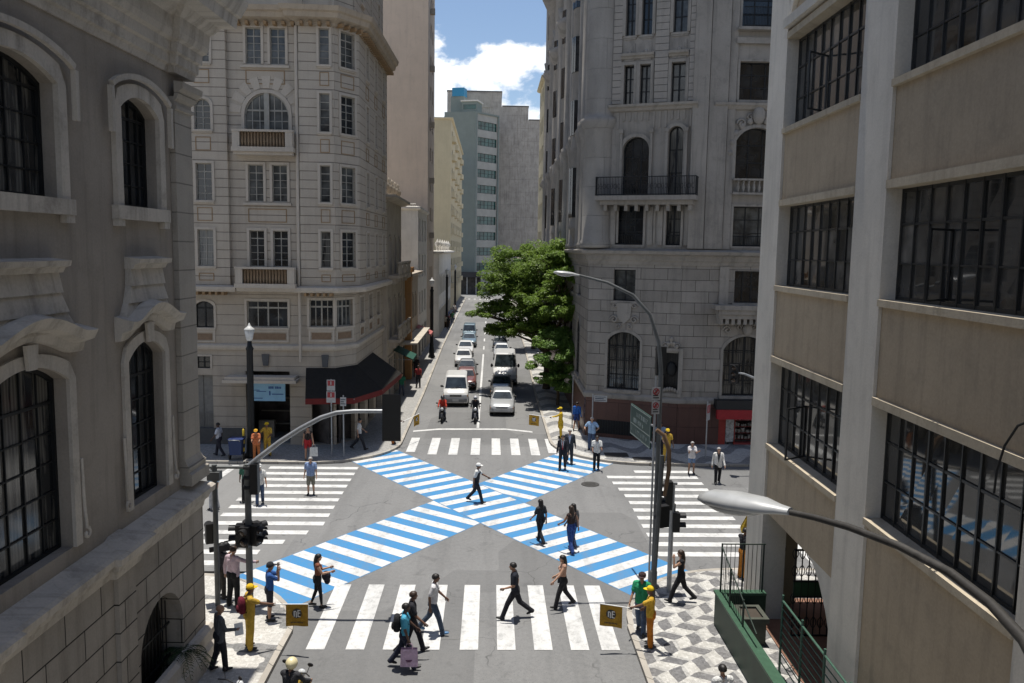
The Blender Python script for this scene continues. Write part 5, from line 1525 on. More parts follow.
# signal heads
M_SIG = plain('black signal housing', (.012, .012, .013), .45, .4)
M_LENS = plain('dark signal lens', (.05, .03, .02), .2, .6)
def signal_head(parent, x, y, z, face, n=3, w=.30, plate=0.0, name='signal_head'):
    """stack of n lenses; face: heading of the lenses (radians, 0 = +y)"""
    M = Matrix.Translation((x, y, z)) @ Matrix.Rotation(face, 4, 'Z')
    m = MB(); h = .30 * n
    m.box(-w / 2, -.12, -h / 2, w / 2, .10, h / 2)
    for q in range(n):
        zc = -h / 2 + .15 + .3 * q
        pts = [(.125 * math.cos(a), zc + .125 * math.sin(a)) for a in [PI * k / 8 - .3 for k in range(13)]] if False else [(.13 * math.cos(PI * k / 10), zc + .13 * math.sin(PI * k / 10)) for k in range(11)]
        inn = [(a * .9, zc + (b - zc) * .9) for a, b in pts]
        for k in range(10): m.prism([inn[k], inn[k + 1], pts[k + 1], pts[k]], .10, .30, 'y')
    if plate: m.box(-w / 2 - plate, -.13, -h / 2 - plate, w / 2 + plate, -.122, h / 2 + plate)
    o = m.build(name, M_SIG, parent, M)
    l = MB()
    for q in range(n):
        zc = -h / 2 + .15 + .3 * q
        l.ball((0, .10, zc), .11, .03, .11, 12, 6)
    l.build('lens', M_LENS, o)
    return o
t = thing('signal_mast', 'grey traffic signal mast with long curved arm ending in a hanging black signal', 'traffic light', (-7.03, 23.4, .13))
m = MB(); m.tube([(0, 0, -.1), (0, 0, 4.35)], [.10, .095], 12); m.lathe([(.17, 0), (.17, .05), (.12, .12)], 12); m.build('pole', M_POLE, t)
m = MB(); m.tube([(0, 0, 4.25), (.35, 0, 4.55), (.95, 0, 5.02), (1.55, 0, 5.42), (2.15, 0, 5.75), (2.6, 0, 5.9), (3.1, 0, 5.95), (4.15, 0, 5.96)], [.085, .08, .075, .07, .066, .063, .06, .055], 12); m.build('mast_arm', M_STEEL, t)
signal_head(t, 4.2, .05, 5.78, 0, 4, .36, .09)
signal_head(t, .20, .0, 3.92, PI * .5, 3, .26)
for a in (.4, 1.7, 3.0, 4.4, 5.5): signal_head(t, .26 * math.sin(-a), .26 * math.cos(a), 2.25, a, 2, .28)
t = thing('signal_post', 'thin grey post with a crossbar beside the stucco building corner', 'post', (-8.02, 23.5, .13))
m = MB(); m.tube([(0, 0, -.1), (0, 0, 4.3)], .075, 10); m.tube([(-.25, 0, 4.22), (.9, 0, 4.22)], .045, 8); m.box(-.18, -.14, 3.85, .18, .14, 4.1); m.build('pole', M_POLE, t)
signal_head(t, -.2, .1, 2.2, .5, 2, .28)
# signals and poles on the near right corner
t = thing('signal_pole', 'dark leaning signal pole with a rust brown bent arm at its top', 'traffic light', (4.62, 21.3, .13))
m = MB(); m.tube([(-.17, -.2, -.1), (0, -.2, 5.3)], [.07, .062], 12); m.build('pole', M_POLE, t)
m = MB(); m.tube([(.10, -.2, 4.2), (.19, -.2, 4.9), (.17, -.2, 5.45), (.02, -.2, 5.85), (-.18, -.2, 6.0)], [.05, .06, .06, .06, .05], 8); m.build('bent_arm', plain('rust brown arm', (.15, .09, .05), .6), t)
signal_head(t, .17, .25, 3.5, .3, 2, .28)
t = thing('pedestrian_signal', 'short grey pole with stacked dark signals between the lamp and the woman in black', 'traffic light', (5.75, 24.6, .13))
m = MB(); m.tube([(0, 0, -.1), (0, 0, 3.5)], .075, 10); m.build('pole', M_STEEL, t)
for z, a in ((3.15, PI * .5), (2.3, PI * 1.5), (2.55, .2)): signal_head(t, .14 * math.sin(-a), .14 * math.cos(a), z, a, 3 if z > 3 else 2, .27)
m = MB(); m.box(-.13, -.06, 3.5, .13, .06, 3.56); m.build('pole_cap', M_STEEL, t)
signal_head(lp, .02, .18, 7.3, .0, 3, .30)
signal_head(lp, .2, .05, 2.6, PI * 1.6, 2, .28)
def dsign():
    t = thing('direction_sign', 'dark green direction sign with pale lettering fixed edge on to the tall lamp', 'sign', (4.97, 26.15, 5.15))
    rz = math.atan2(-2.3, .24)
    T = Matrix.Rotation(math.atan2(-2.3, .24), 4, 'Z')
    m = MB(); m.box(-1.15, -.02, -.52, 1.15, .02, .52, 0, T); m.build('board', plain('green sign sheet', (.022, .055, .045), .5, .4), t)
    m = MB()
    for q in ((-1.12, .47, 1.12, .495), (-1.12, -.495, 1.12, -.47), (-1.12, -.469, -1.095, .469), (1.095, -.469, 1.12, .469), (-1.09, -.13, 1.09, -.11)):
        m.box(q[0], -.026, q[1], q[2], -.021, q[3], 0, T)
    rr = random.Random(4)
    for z, x0, x1 in ((.28, -.55, .85), (.04, -.75, .35), (-.30, -.45, .7)):
        x = x0
        while x < x1:
            w = rr.uniform(.07, .11)
            if rr.random() > .12:
                m.box(x, -.026, z - .075, x + .02, -.021, z + .075, 0, T)
                if rr.random() > .3: m.box(x + .021, -.026, z + rr.choice((.055, -.075, -.01)), x + w, -.021, z + rr.choice((.056, -.055, .01)) + .02, 0, T)
                if rr.random() > .4: m.box(x + w - .02, -.0265, z - .075, x + w, -.021, z + rr.choice((.075, .01)), 0, T)
            x += w + .035
    m.box(-.95, -.026, -.35, -.92, -.021, -.18, 0, T); m.prism([(-.99, .2), (-.88, .2), (-.935, .34)], -.026, -.021, 'y') if False else None
    m.build('lettering', plain('reflective pale sheet', (.26, .30, .28), .5), t)
    m = MB(); m.box(1.15, -.02, -.3, 1.32, .02, -.25, 0, T); m.box(1.15, -.02, .25, 1.32, .02, .3, 0, T); m.build('bracket', M_STEEL, t)
dsign()
M_SIGNW = plain('white sign sheet', (.34, .34, .335), .5)
M_SIGNR = plain('red sign sheet', (.28, .035, .04), .5)
def road_sign(label, x, y, tops, h, yaw=0.0, plates=()):
    t = thing('road_sign', label, 'sign', (x, y, .13), yaw)
    m = MB(); m.tube([(0, 0, -.1), (0, 0, h)], .035, 8); m.build('pole', M_STEEL, t)
    for z, w, hh, kind in plates:
        m = MB(); m.box(-w / 2, -.06, z, w / 2, -.045, z + hh); pl = m.build('plate', M_SIGNW, t)
        m = MB()
        if kind == 'ban':
            r0 = w * .40; zc = z + hh - w * .5
            for q in range(20):
                a0, a1 = 2 * PI * q / 20, 2 * PI * (q + 1) / 20
                m.prism([(r0 * .72 * math.cos(a0), zc + r0 * .72 * math.sin(a0)), (r0 * .72 * math.cos(a1), zc + r0 * .72 * math.sin(a1)), (r0 * math.cos(a1), zc + r0 * math.sin(a1)), (r0 * math.cos(a0), zc + r0 * math.sin(a0))], -.066, -.061, 'y')
            m.box(-.03, -.068, zc - r0 * .7, .03, -.061, zc + r0 * .7, 0, Matrix.Translation((0, 0, zc)) @ Matrix.Rotation(R(40), 4, 'Y') @ Matrix.Translation((0, 0, -zc)))
            m.build('red_ring', M_SIGNR, pl)
            m = MB(); m.box(-.03, -.064, zc - r0 * .45, .03, -.0605, zc + r0 * .45); m.box(-w * .35, -.064, z + .06, w * .35, -.0605, z + .09); m.box(-w * .35, -.064, z + .13, w * .25, -.0605, z + .16)
            m.build('symbol', M_IRON, pl)
        elif kind == 'red':
            m.box(-w * .4, -.066, z + hh * .45, w * .4, -.061, z + hh * .93); m.build('red_panel', M_SIGNR, pl)
            m = MB(); m.box(-w * .06, -.07, z + hh * .52, w * .06, -.067, z + hh * .86); m.build('symbol', M_SIGNW, pl)
        elif kind == 'name':
            for q in range(3): m.box(-w * .42, -.066, z + hh * (.2 + .25 * q), w * (.1 + .3 * ((q + 1) % 2)), -.061, z + hh * (.3 + .25 * q))
            m.build('lettering', plain('dark sign lettering', (.05, .06, .08), .6), pl)
    return t
road_sign('grey pole with two red and white plates in front of the charcoal awning', -8.06, 41.2, 0, 4.0, 0, ((3.42, .42, .56, 'red'), (2.80, .46, .58, 'red')))
road_sign('thin grey pole with a small pale plate beside the two red and white plates', -7.43, 41.1, 0, 3.2, 0, ((2.65, .30, .45, 'name'),))
road_sign('thin pole carrying a white street name plate by the red granite corner', 5.72, 44.3, 0, 2.85, 0, ((2.45, 0.05, .05, 'none'), (2.42, 0.04, .04, 'none')))
t = thing('street_name_plate', 'small white rectangular street name plate in front of red granite', 'sign', (6.12, 44.25, 2.55), R(-12))
m = MB(); m.box(-.34, -.012, 0, .38, .012, .34); m.build('plate', M_SIGNW, t)
m = MB(); m.box(-.28, -.018, .06, .32, -.0125, .09); m.box(-.28, -.018, .15, .20, -.0125, .2); m.box(-.28, -.018, .25, .30, -.0125, .28); m.build('lettering', plain('dark sign lettering', (.05, .06, .08), .6), t)
road_sign('bare thin grey pole on the pavement beside the young tree', 5.05, 48.6, 0, 3.2)
road_sign('thin pole with a narrow red and white plate beside the red shop', 11.25, 41.1, 0, 3.1, R(55), ((2.1, .5, .85, 'red'),))
road_sign('pair of stacked red and white turn ban plates on the tall lamp pole', 5.15, 24.82, 0, 6.85, R(8), ((6.12, .27, .40, 'ban'), (5.68, .25, .40, 'ban')))
t = thing('far_signal_mast', 'pale curved signal mast half hidden behind a grey concrete pillar', 'traffic light', (13.9, 39.0, .13))
m = MB(); m.tube([(0, 0, -.1), (0, 0, 3.4), (-.15, 0, 4.0), (-.6, 0, 4.5), (-1.5, 0, 4.85)], [.09, .085, .08, .07, .055], 10); m.build('mast_arm', M_STEEL, t)
signal_head(t, -2.0, 0, 4.85, PI * .85, 3, .4, .06)
m = MB(); m.tube([(-1.5, 0, 4.85), (-1.85, 0, 4.9)], .05, 8); m.build('arm_tip', M_STEEL, t)
t = thing('overhead_cable', 'thin black cable hanging in front of the tan panel', 'cable', (7.45, 11.2, 6.8))
m = MB(); m.tube([(0, -.6, 1.9), (0, -.1, 1.65), (0, .15, 1.3), (0, .28, .9), (0, .30, .55)], .018, 6); m.build('cable', M_RUBBER, t)
# ---- refuse bags and a blue bin by the lamp post
t = thing('waste_cart', 'blue street sweeper cart standing beside the black lamp post', 'cart', (-12.62, 40.35, .13))
m = MB(); m.prism([(-.28, .3), (.28, .3), (.34, 1.05), (-.34, 1.05)], -.3, .3, 'y'); m.build('bin', plain('blue plastic', (.012, .03, .10), .5), t)
m = MB(); m.box(-.36, -.33, 1.053, .36, .33, 1.1); m.build('lid', plain('dark blue plastic', (.015, .03, .11), .5), t)
for sg in (-1, 1):
    m = MB(); m.tube([(sg * .33, 0, .16), (sg * .39, 0, .16)], .16, 14); m.build('wheel', M_RUBBER, t)
m = MB(); m.tube([(-.25, -.3, 1.0), (-.25, -.5, 1.1), (.25, -.5, 1.1), (.25, -.3, 1.0)], .02, 6); m.build('handle', M_STEEL, t)
t = thing('bollard', 'yellow and black striped short post at the foot of the black lamp post', 'bollard', (-12.32, 40.45, .13))
m = MB(); m.lathe([(.055, 0), (.055, 1.5), (.03, 1.55), (0, 1.56)], 10); m.build('post', plain('yellow paint', (.5, .36, .03), .6), t)
m = MB()
for z in (.2, .6, 1.0): m.lathe([(.058, z), (.058, z + .2)], 10)
m.build('black_bands', M_IRON, t)
# ------------------------------------------------------------------ vehicles
def carpaint(name, c, metal=.0):
    k = ('car', name)
    if k in MATS: return MATS[k]
    t = NT(name)
    d = t.rng(t.noise(1.5, 5), .35, .75)
    m = t.out(t.mix(t.math('MULTIPLY', d, .25), c, (.25, .235, .21)), .35, .5, metal)
    t.b.inputs['Coat Weight'].default_value = .5; t.b.inputs['Coat Roughness'].default_value = .12
    MATS[k] = m
    return m
M_TRIM = plain('black plastic trim', (.018, .018, .019), .6, .4)
M_LAMPG = plain('headlight glass', (.55, .57, .58), .12, .7, 0, .2, 20)
M_PLATE = plain('grey number plate', (.42, .42, .41), .5)
M_TAIL = plain('red tail lamp', (.25, .01, .01), .25, .6)
M_AMBER = plain('amber lens', (.5, .18, .02), .25, .6)
CARS = {}
def car_proto(kind):
    """meshes for one body style, front towards -y, centred on x=0, y=0 at the front bumper"""
    if kind in CARS: return CARS[kind]
    # stations: (y, w_low, w_mid, w_top, z_low, z_top); cabin: base y0,y1, roof y0,y1, half widths, z
    if kind == 'hatch':
        L, st = 3.9, [(0, .62, .68, .62, .36, .58), (.05, .70, .76, .70, .24, .66), (.35, .76, .81, .74, .20, .78), (.9, .78, .82, .75, .19, .88), (1.25, .79, .825, .77, .19, .93), (2.6, .79, .825, .77, .19, .96), (3.4, .78, .81, .75, .22, .95), (3.8, .74, .78, .70, .28, .90), (3.9, .66, .70, .62, .38, .80)]
        cab = dict(b0=1.18, b1=3.62, r0=1.66, r1=3.2, wb=.755, wr=.60, zb=.925, zr=1.42); ax = (.72, 3.12); wr = .285
    elif kind == 'sedan':
        L, st = 4.35, [(0, .62, .70, .62, .36, .60), (.05, .72, .78, .72, .24, .68), (.4, .78, .83, .76, .20, .80), (1.0, .80, .84, .77, .19, .88), (1.35, .81, .845, .79, .19, .93), (2.9, .81, .845, .79, .19, .96), (3.5, .80, .83, .77, .21, .98), (4.2, .75, .80, .72, .26, .95), (4.35, .66, .72, .64, .40, .82)]
        cab = dict(b0=1.28, b1=3.65, r0=2.06, r1=3.0, wb=.775, wr=.60, zb=.925, zr=1.42); ax = (.8, 3.45); wr = .295
    elif kind == 'small_van':
        L, st = 3.7, [(0, .66, .72, .68, .34, .72), (.05, .74, .78, .73, .24, .85), (.22, .78, .81, .77, .20, .98), (.5, .79, .82, .79, .19, 1.08), (2.0, .79, .82, .80, .19, 1.1), (3.6, .79, .82, .80, .22, 1.1), (3.7, .74, .78, .76, .34, 1.05)]
        cab = dict(b0=.46, b1=3.68, r0=1.0, r1=3.58, wb=.79, wr=.68, zb=1.075, zr=1.86); ax = (.62, 2.85); wr = .28
    else:
        L, st = 5.3, [(0, .78, .86, .82, .42, .80), (.06, .88, .95, .90, .30, .95), (.45, .93, .98, .93, .26, 1.12), (.95, .95, 1.0, .96, .25, 1.28), (1.2, .96, 1.0, .97, .25, 1.34), (3.5, .96, 1.0, .97, .25, 1.36), (5.2, .96, 1.0, .97, .28, 1.36), (5.3, .92, .96, .94, .40, 1.3)]
        cab = dict(b0=1.05, b1=5.28, r0=1.75, r1=5.2, wb=.965, wr=.82, zb=1.32, zr=2.42); ax = (.95, 4.3); wr = .34
    K = dict(L=L, ax=ax, wr=wr)
    m = MB()
    rows = []
    for y, wl, wm, wt, zl, zt in st:
        h = zt - zl
        half = [(0, zl), (wl * .92, zl), (wl, zl + .04), (wm, zl + h * .38), (wm * .995, zl + h * .62), (wt + (wm - wt) * .4, zt - .07), (wt * .97, zt - .015), (wt * .6, zt + .012), (0, zt + .02)]
        ring = [(a, y, b) for a, b in half] + [(-a, y, b) for a, b in half[-2:0:-1]]
        rows.append(ring)
    n = len(rows[0])
    m.add([p for r in rows for p in r], [(i * n + k, i * n + (k + 1) % n, (i + 1) * n + (k + 1) % n, (i + 1) * n + k) for i in range(len(rows) - 1) for k in range(n)], 0, True)
    m.add(rows[0], [tuple(range(n))], 0); m.add(rows[-1], [tuple(range(n))[::-1]], 0)
    c = cab
    # cabin: rounded frustum of three rings
    def ring(z, y0, y1, w, cr):
        o = []
        for sx, yy in ((-1, y0), (1, y0), (1, y1), (-1, y1)):
            sy = 1 if yy == y0 else -1
            a, b = (sx * (w), yy + sy * cr), (sx * (w - cr), yy)
            o += [a, b] if (sx, sy) in ((-1, 1), (1, -1)) else [b, a]
        return [(x, y, z) for x, y in o]
    rr = [ring(c['zb'] - .03, c['b0'], c['b1'], c['wb'], .10), ring(c['zr'] - .06, c['r0'], c['r1'], c['wr'], .08), ring(c['zr'], c['r0'] + .12, c['r1'] - .1, c['wr'] - .12, .07)]
    m.add([p for r in rr for p in r], [(i * 8 + k, i * 8 + (k + 1) % 8, (i + 1) * 8 + (k + 1) % 8, (i + 1) * 8 + k) for i in range(2) for k in range(8)] + [tuple(range(16, 24))], 0, False)
    K['body'] = m
    # panes, 6 mm proud of the cabin skin
    def lerp(a, b, t): return a + (b - a) * t
    g = MB()
    def front(u0, u1, t0, t1, yb, yr, off, mb):
        q = []
        for t in (t0, t1):
            y = lerp(yb, yr, t) + off; z = lerp(c['zb'] - .03, c['zr'] - .06, t); w = lerp(c['wb'], c['wr'], t) - .09
            q += [(u0 * w, y, z), (u1 * w, y, z)]
        mb.add([q[0], q[1], q[3], q[2]], [(0, 1, 2, 3)])
    front(-1, 1, .10, .95, c['b0'], c['r0'], -.008, g); K['windscreen'] = g
    g = MB(); front(-.95, .95, .25, .9, c['b1'], c['r1'], .008, g); K['rear_window'] = g
    sides = []
    spl = [(.10, .47), (.50, .93)] if kind in ('hatch', 'sedan') else ([(.08, .34), (.38, .93)] if kind == 'small_van' else [(.04, .24)])
    for a, b in spl:
        g = MB()
        for sg in (-1, 1):
            q = []
            for t in (.16, .92):
                w = (lerp(c['wb'], c['wr'], t) + .006) * sg; z = lerp(c['zb'] - .03, c['zr'] - .06, t)
                y0 = lerp(c['b0'], c['r0'], t) + .1; y1 = lerp(c['b1'], c['r1'], t) - .1
                q += [(w, lerp(y0, y1, a), z), (w, lerp(y0, y1, b), z)]
            g.add([q[0], q[1], q[3], q[2]], [(0, 1, 2, 3)])
        sides.append(g)
    K['side_window'] = sides
    y0, wl, wm, wt, zl, zt = st[1]
    hz = zt - .13
    def lamp(sg):
        m = MB(); m.prism([(sg * wm * .52, hz - .06), (sg * wm * .95, hz - .05), (sg * wm * .93, hz + .07), (sg * wm * .55, hz + .06)], -.035, .16, 'y'); return m
    K['headlight'] = [lamp(-1), lamp(1)]
    m = MB()
    for sg in (-1, 1): m.prism([(sg * wm * .955, hz - .05), (sg * wm * 1.0, hz - .04), (sg * wm * .985, hz + .06), (sg * wm * .94, hz + .06)], -.01, .2, 'y')
    K['indicator'] = m
    m = MB(); m.box(-wm * .48, -.03, hz - .05, wm * .48, .1, hz + .05)
    for q in range(3): m.box(-wm * .47, -.04, hz - .035 + q * .03, wm * .47, -.031, hz - .025 + q * .03)
    K['grille'] = m
    m = MB(); zb = zl + .02
    m.prism([(-wm * .97, .22), (-wm * .93, .0), (-wm * .7, -.09), (wm * .7, -.09), (wm * .93, .0), (wm * .97, .22)], zb + .06, zb + .26, 'z'); K['bumper'] = m
    m = MB(); m.box(-.2, -.105, zb + .11, .2, -.093, zb + .23); K['number_plate'] = m
    K['mirror'] = []
    for sg in (-1, 1):
        m = MB(); x = sg * (c['wb'] + .03); y = lerp(c['b0'], c['r0'], .35) + .1; z = c['zb'] + .1
        m.ball((x + sg * .09, y, z + .04), .10, .055, .075 if kind != 'van' else .16, 10, 6); m.box(min(x - sg * .05, x + sg * .04), y - .02, z - .02, max(x - sg * .05, x + sg * .04), y + .02, z + .03); K['mirror'].append(m)
    m = MB()
    for sg in (-1, 1): m.tube([(sg * .12 - .25, lerp(c['b0'], c['r0'], .08) - .02, lerp(c['zb'] - .03, c['zr'] - .06, .09) + .01), (sg * .12 + .25, lerp(c['b0'], c['r0'], .2) - .022, lerp(c['zb'] - .03, c['zr'] - .06, .2) + .01)], .009, 4)
    K['wiper'] = m
    m = MB(); yl = st[-1][0]
    for sg in (-1, 1): m.box(sg * st[-1][2] * .9 - .1, yl - .06, st[-1][4] + .15, sg * st[-1][2] * .9 + .1, yl + .02, st[-1][4] + .38)
    K['tail_lamp'] = m
    r = wr
    ty = MB(); Mx = Matrix.Rotation(PI / 2, 4, 'Y')
    ty.lathe([(r * .62, -.09), (r * .9, -.095), (r, -.06), (r, .06), (r * .9, .095), (r * .62, .09)], 22, M=Mx)
    ri = MB(); ri.lathe([(0, -.07), (r * .25, -.085), (r * .3, -.06), (r * .55, -.055), (r * .63, -.088), (r * .63, .088), (r * .55, .055), (r * .3, .06), (r * .25, .085), (0, .07)], 18, M=Mx)
    ar = MB()
    for sg in (-1, 1):
        for ay in ax: ar.lathe([(0, 0), (r * 1.16, 0)], 22, M=Matrix.Translation((sg * (st[3][2] + .004), ay, r)) @ Mx)
    K['arch'] = ar
    K['tyre'] = ty; K['rim'] = ri; K['track'] = st[3][1] - .10
    out = {}
    for k, v in K.items():
        out[k] = v
    CARS[kind] = out
    return out
MESHC = {}
def vehicle(kind, label, cat, x, y, paint, yaw=0.0, trim=None, name=None, s=1.0):
    K = car_proto(kind)
    t = thing(name or {'hatch': 'hatchback_car', 'sedan': 'sedan_car', 'small_van': 'small_van', 'van': 'delivery_van'}[kind], label, cat, (x, y, .016), yaw, 'vehicles waiting in the far street')
    if s != 1.0: t.scale = (s, s, s)
    def me(key, mb, m):
        kk = (kind, key, m.name)
        if kk not in MESHC: MESHC[kk] = mb.mesh(key.split('.')[0], m, True, key == 'body')
        return MESHC[kk]
    b = obj('body', me('body', K['body'], paint), t)
    for key, m in (('windscreen', M_CARGLASS), ('rear_window', M_CARGLASS), ('grille', M_TRIM), ('bumper', trim or M_TRIM), ('tail_lamp', M_TAIL), ('indicator', M_AMBER)):
        o = obj(key, me(key, K[key], m), t)
        if key == 'windscreen': obj('wiper', me('wiper', K['wiper'], M_TRIM), o)
        if key == 'bumper': obj('number_plate', me('number_plate', K['number_plate'], M_PLATE), o)
    for q, g in enumerate(K['side_window']): obj('side_window', me('side_window.%d' % q, g, M_CARGLASS), t)
    for q, g in enumerate(K['headlight']): obj('headlight', me('headlight.%d' % q, g, M_LAMPG), t)
    for q, g in enumerate(K['mirror']): obj('mirror', me('mirror.%d' % q, g, M_TRIM), t)
    obj('wheel_arch', me('wheel_arch', K['arch'], M_RUBBER), t)
    for sg in (-1, 1):
        for ay in K['ax']:
            w = obj('wheel', me('wheel', K['tyre'], M_RUBBER), t, Matrix.Translation((sg * K['track'], ay, K['wr'])))
            obj('rim', me('rim', K['rim'], plain('wheel rim grey', (.30, .30, .31), .4, .5, .5)), w)
    return t
P_WHITE = carpaint('white car paint', (.58, .58, .57)); P_SILV = carpaint('silver car paint', (.46, .47, .48), .35); P_BLK = carpaint('black car paint', (.03, .032, .034))
P_RED = carpaint('wine red car paint', (.13, .035, .03)); P_GRA = carpaint('graphite car paint', (.09, .095, .10), .3); P_BLU = carpaint('grey blue car paint', (.13, .19, .23), .3)
vehicle('small_van', 'small white van with grey bumper waiting behind the rider in red', 'van', -2.32, 55.3, P_WHITE, R(1), plain('grey bumper plastic', (.20, .20, .20), .6), s=1.08)
vehicle('hatch', 'wine red car mostly hidden behind the small white van', 'car', -1.85, 62.0, P_RED, 0)
vehicle('sedan', 'graphite grey car directly behind the wine red one', 'car', -1.95, 67.2, P_GRA, 0)
vehicle('hatch', 'white hatchback directly behind the graphite grey car', 'car', -2.45, 74.5, P_WHITE, R(1), P_WHITE)
vehicle('sedan', 'white saloon car behind the white hatchback and before the grey blue car', 'car', -2.5, 81.5, P_WHITE, R(1), P_WHITE)
vehicle('sedan', 'grey blue saloon car behind the two white cars', 'car', -2.35, 89.5, P_BLU, 0)
vehicle('small_van', 'tall grey blue car last in the queue behind the grey blue saloon', 'car', -2.5, 96.5, P_BLU, 0, name='tall_car')
vehicle('hatch', 'pale silver hatchback first at the stop line beside the lane line', 'car', .82, 52.3, carpaint('pale silver paint', (.40, .41, .42), .3), R(-2), P_SILV)
vehicle('sedan', 'black car squeezed between the silver hatchback and the big white van', 'car', .85, 58.4, P_BLK, R(-1))
vehicle('van', 'big tall white delivery van with black mirrors', 'van', 1.22, 64.2, P_WHITE, R(-1), plain('grey bumper plastic', (.20, .20, .20), .6))
vehicle('sedan', 'pale silver car under the big tree behind the delivery van', 'car', 1.15, 79.5, P_SILV, R(-1), P_SILV)
vehicle('hatch', 'dark car behind the pale silver car in the shade of the big tree', 'car', 1.1, 86.5, P_GRA, 0)

def motorcycle(label, x, y, yaw, tank, name='motorcycle', group='motorcycles'):
    """front towards -y"""
    t = thing(name, label, 'motorcycle', (x, y, .016), yaw, group)
    Mx = Matrix.Rotation(PI / 2, 4, 'Y')
    for yy in (-.63, .63):
        m = MB(); m.lathe([(.235, -.045), (.29, -.05), (.31, 0), (.29, .05), (.235, .045)], 22, M=Matrix.Translation((0, yy, .31)) @ Mx)
        w = m.build('wheel', M_RUBBER, t)
        m = MB(); m.lathe([(.21, -.03), (.24, -.035), (.24, .035), (.21, .03)], 20, M=Matrix.Translation((0, yy, .31)) @ Mx)
        m.lathe([(0, -.06), (.05, -.06), (.05, .06), (0, .06)], 10, M=Matrix.Translation((0, yy, .31)) @ Mx)
        for q in range(9):
            a = 2 * PI * q / 9; m.tube([(0, yy, .31), (0, yy + .22 * math.cos(a), .31 + .22 * math.sin(a))], .007, 4)
        m.build('rim', M_CHROME, w)
    m = MB()
    for sg in (-1, 1): m.tube([(sg * .07, -.63, .31), (sg * .075, -.42, .86)], .024, 8); m.tube([(sg * .09, .63, .31), (sg * .07, .1, .42)], .022, 6)
    m.tube([(0, -.40, .86), (0, -.1, .45), (0, .25, .38), (0, .4, .68), (0, -.36, .78)], .028, 8)
    m.build('frame', M_TRIM, t)
    m = MB(); m.ball((0, .02, .42), .13, .2, .16); m.lathe([(.09, -.13), (.09, .13)], 10, (0, .12, .46)); m.tube([(.13, -.1, .3), (.15, .2, .26), (.16, .8, .36)], [.025, .04, .05], 8); m.build('engine', M_CHROME, t)
    m = MB(); m.ball((0, -.14, .80), .13, .27, .13, 14, 8); m.build('fuel_tank', tank, t)
    m = MB(); m.prism([(-.02, .77), (.2, .74), (.45, .78), (.72, .83), (.70, .88), (.4, .84), (.1, .82)], -.12, .12, 'x'); m.build('seat', M_RUBBER, t)
    m = MB()
    m.prism([(-.92, .42), (-.80, .60), (-.60, .66), (-.42, .58), (-.42, .55), (-.6, .63), (-.78, .57), (-.9, .41)], -.06, .06, 'x'); m.prism([(.36, .60), (.62, .68), (.92, .60), (1.0, .44), (.97, .44), (.90, .57), (.62, .65), (.36, .58)], -.07, .07, 'x'); m.build('mudguard', tank, t)
    m = MB(); m.tube([(-.36, -.22, 1.0), (-.2, -.36, .98), (0, -.42, .93), (.2, -.36, .98), (.36, -.22, 1.0)], .015, 6)
    for sg in (-1, 1): m.tube([(sg * .24, -.33, .99), (sg * .30, -.36, 1.16)], .008, 5)
    hb = m.build('handlebar', M_TRIM, t)
    for sg in (-1, 1):
        m = MB(); m.ball((sg * .32, -.36, 1.20), .075, .02, .05, 10, 6); m.build('mirror', M_TRIM, hb)
    m = MB(); m.ball((0, -.55, .86), .10, .08, .10, 12, 8); m.build('headlight', M_LAMPG, t)
    m = MB(); m.box(-.06, .9, .62, .06, .96, .70); m.build('tail_lamp', M_TAIL, t)
    return t
motorcycle('black motorcycle under the rider in a red jacket at the stop line', -2.95, 50.7, 0, plain('black tank', (.02, .02, .02), .3, .6))
motorcycle('dark motorcycle under the rider in black on the lane line', -.88, 50.7, 0, plain('dark grey tank', (.05, .05, .055), .3, .6))
motorcycle('yellow motorcycle of the rider in the white and yellow helmet', -4.45, 17.7, PI - .25, plain('yellow tank', (.55, .36, .03), .35, .6))
motorcycle('dark red parked motorcycle without rider beside the stucco building', -5.95, 17.3, PI - .7, plain('dark red tank', (.22, .02, .02), .35, .6))
# ------------------------------------------------------------------ people
SKIN = {'a': (.42, .25, .17), 'b': (.30, .17, .11), 'c': (.16, .085, .055), 'd': (.085, .048, .034)}
def cloth(name, c, var=.24, scale=7):
    k = ('cl', tuple(round(x, 3) for x in c))
    if k in MATS: return MATS[k]
    t = NT('cloth ' + name)
    n = t.rng(t.noise(scale, 4, None, .6, 1.0), .3, .7)
    t.bump(t.noise(9, 4, None, .55, 2.2), .9, .04)
    MATS[k] = t.out(t.mix(n, sc(c, 1 - var), sc(c, 1 + var)), .85, .2)
    return MATS[k]
def skinmat(k): return plain('skin ' + k, SKIN[k], .55, .35, 0, .06, 5)
HAIRC = {'black': (.012, .010, .009), 'brown': (.035, .02, .012), 'grey': (.30, .29, .28)}
def cap_tube(mb, p0, p1, r0, r1, n=12):
    p0, p1 = Vector(p0), Vector(p1); d = (p1 - p0)
    if d.length < 1e-4: d = Vector((0, 0, .001))
    t = d.normalized(); a = Vector((0, 0, 1)) if abs(t.z) < .9 else Vector((1, 0, 0))
    u = t.cross(a).normalized(); w = t.cross(u)
    prof = [(p0 - t * r0 * math.cos(R(q)), r0 * math.sin(R(q))) for q in (8, 35, 65)] + [(p0, r0), (p1, r1)] + [(p1 + t * r1 * math.cos(R(q)), r1 * math.sin(R(q))) for q in (65, 35, 8)]
    rows = [[c + (u * math.cos(2 * PI * k / n) + w * math.sin(2 * PI * k / n)) * r for k in range(n)] for c, r in prof]
    mb.add([q for r in rows for q in r], [(i * n + k, i * n + (k + 1) % n, (i + 1) * n + (k + 1) % n, (i + 1) * n + k) for i in range(len(rows) - 1) for k in range(n)] + [tuple(range(n))[::-1], tuple((len(rows) - 1) * n + k for k in range(n))])
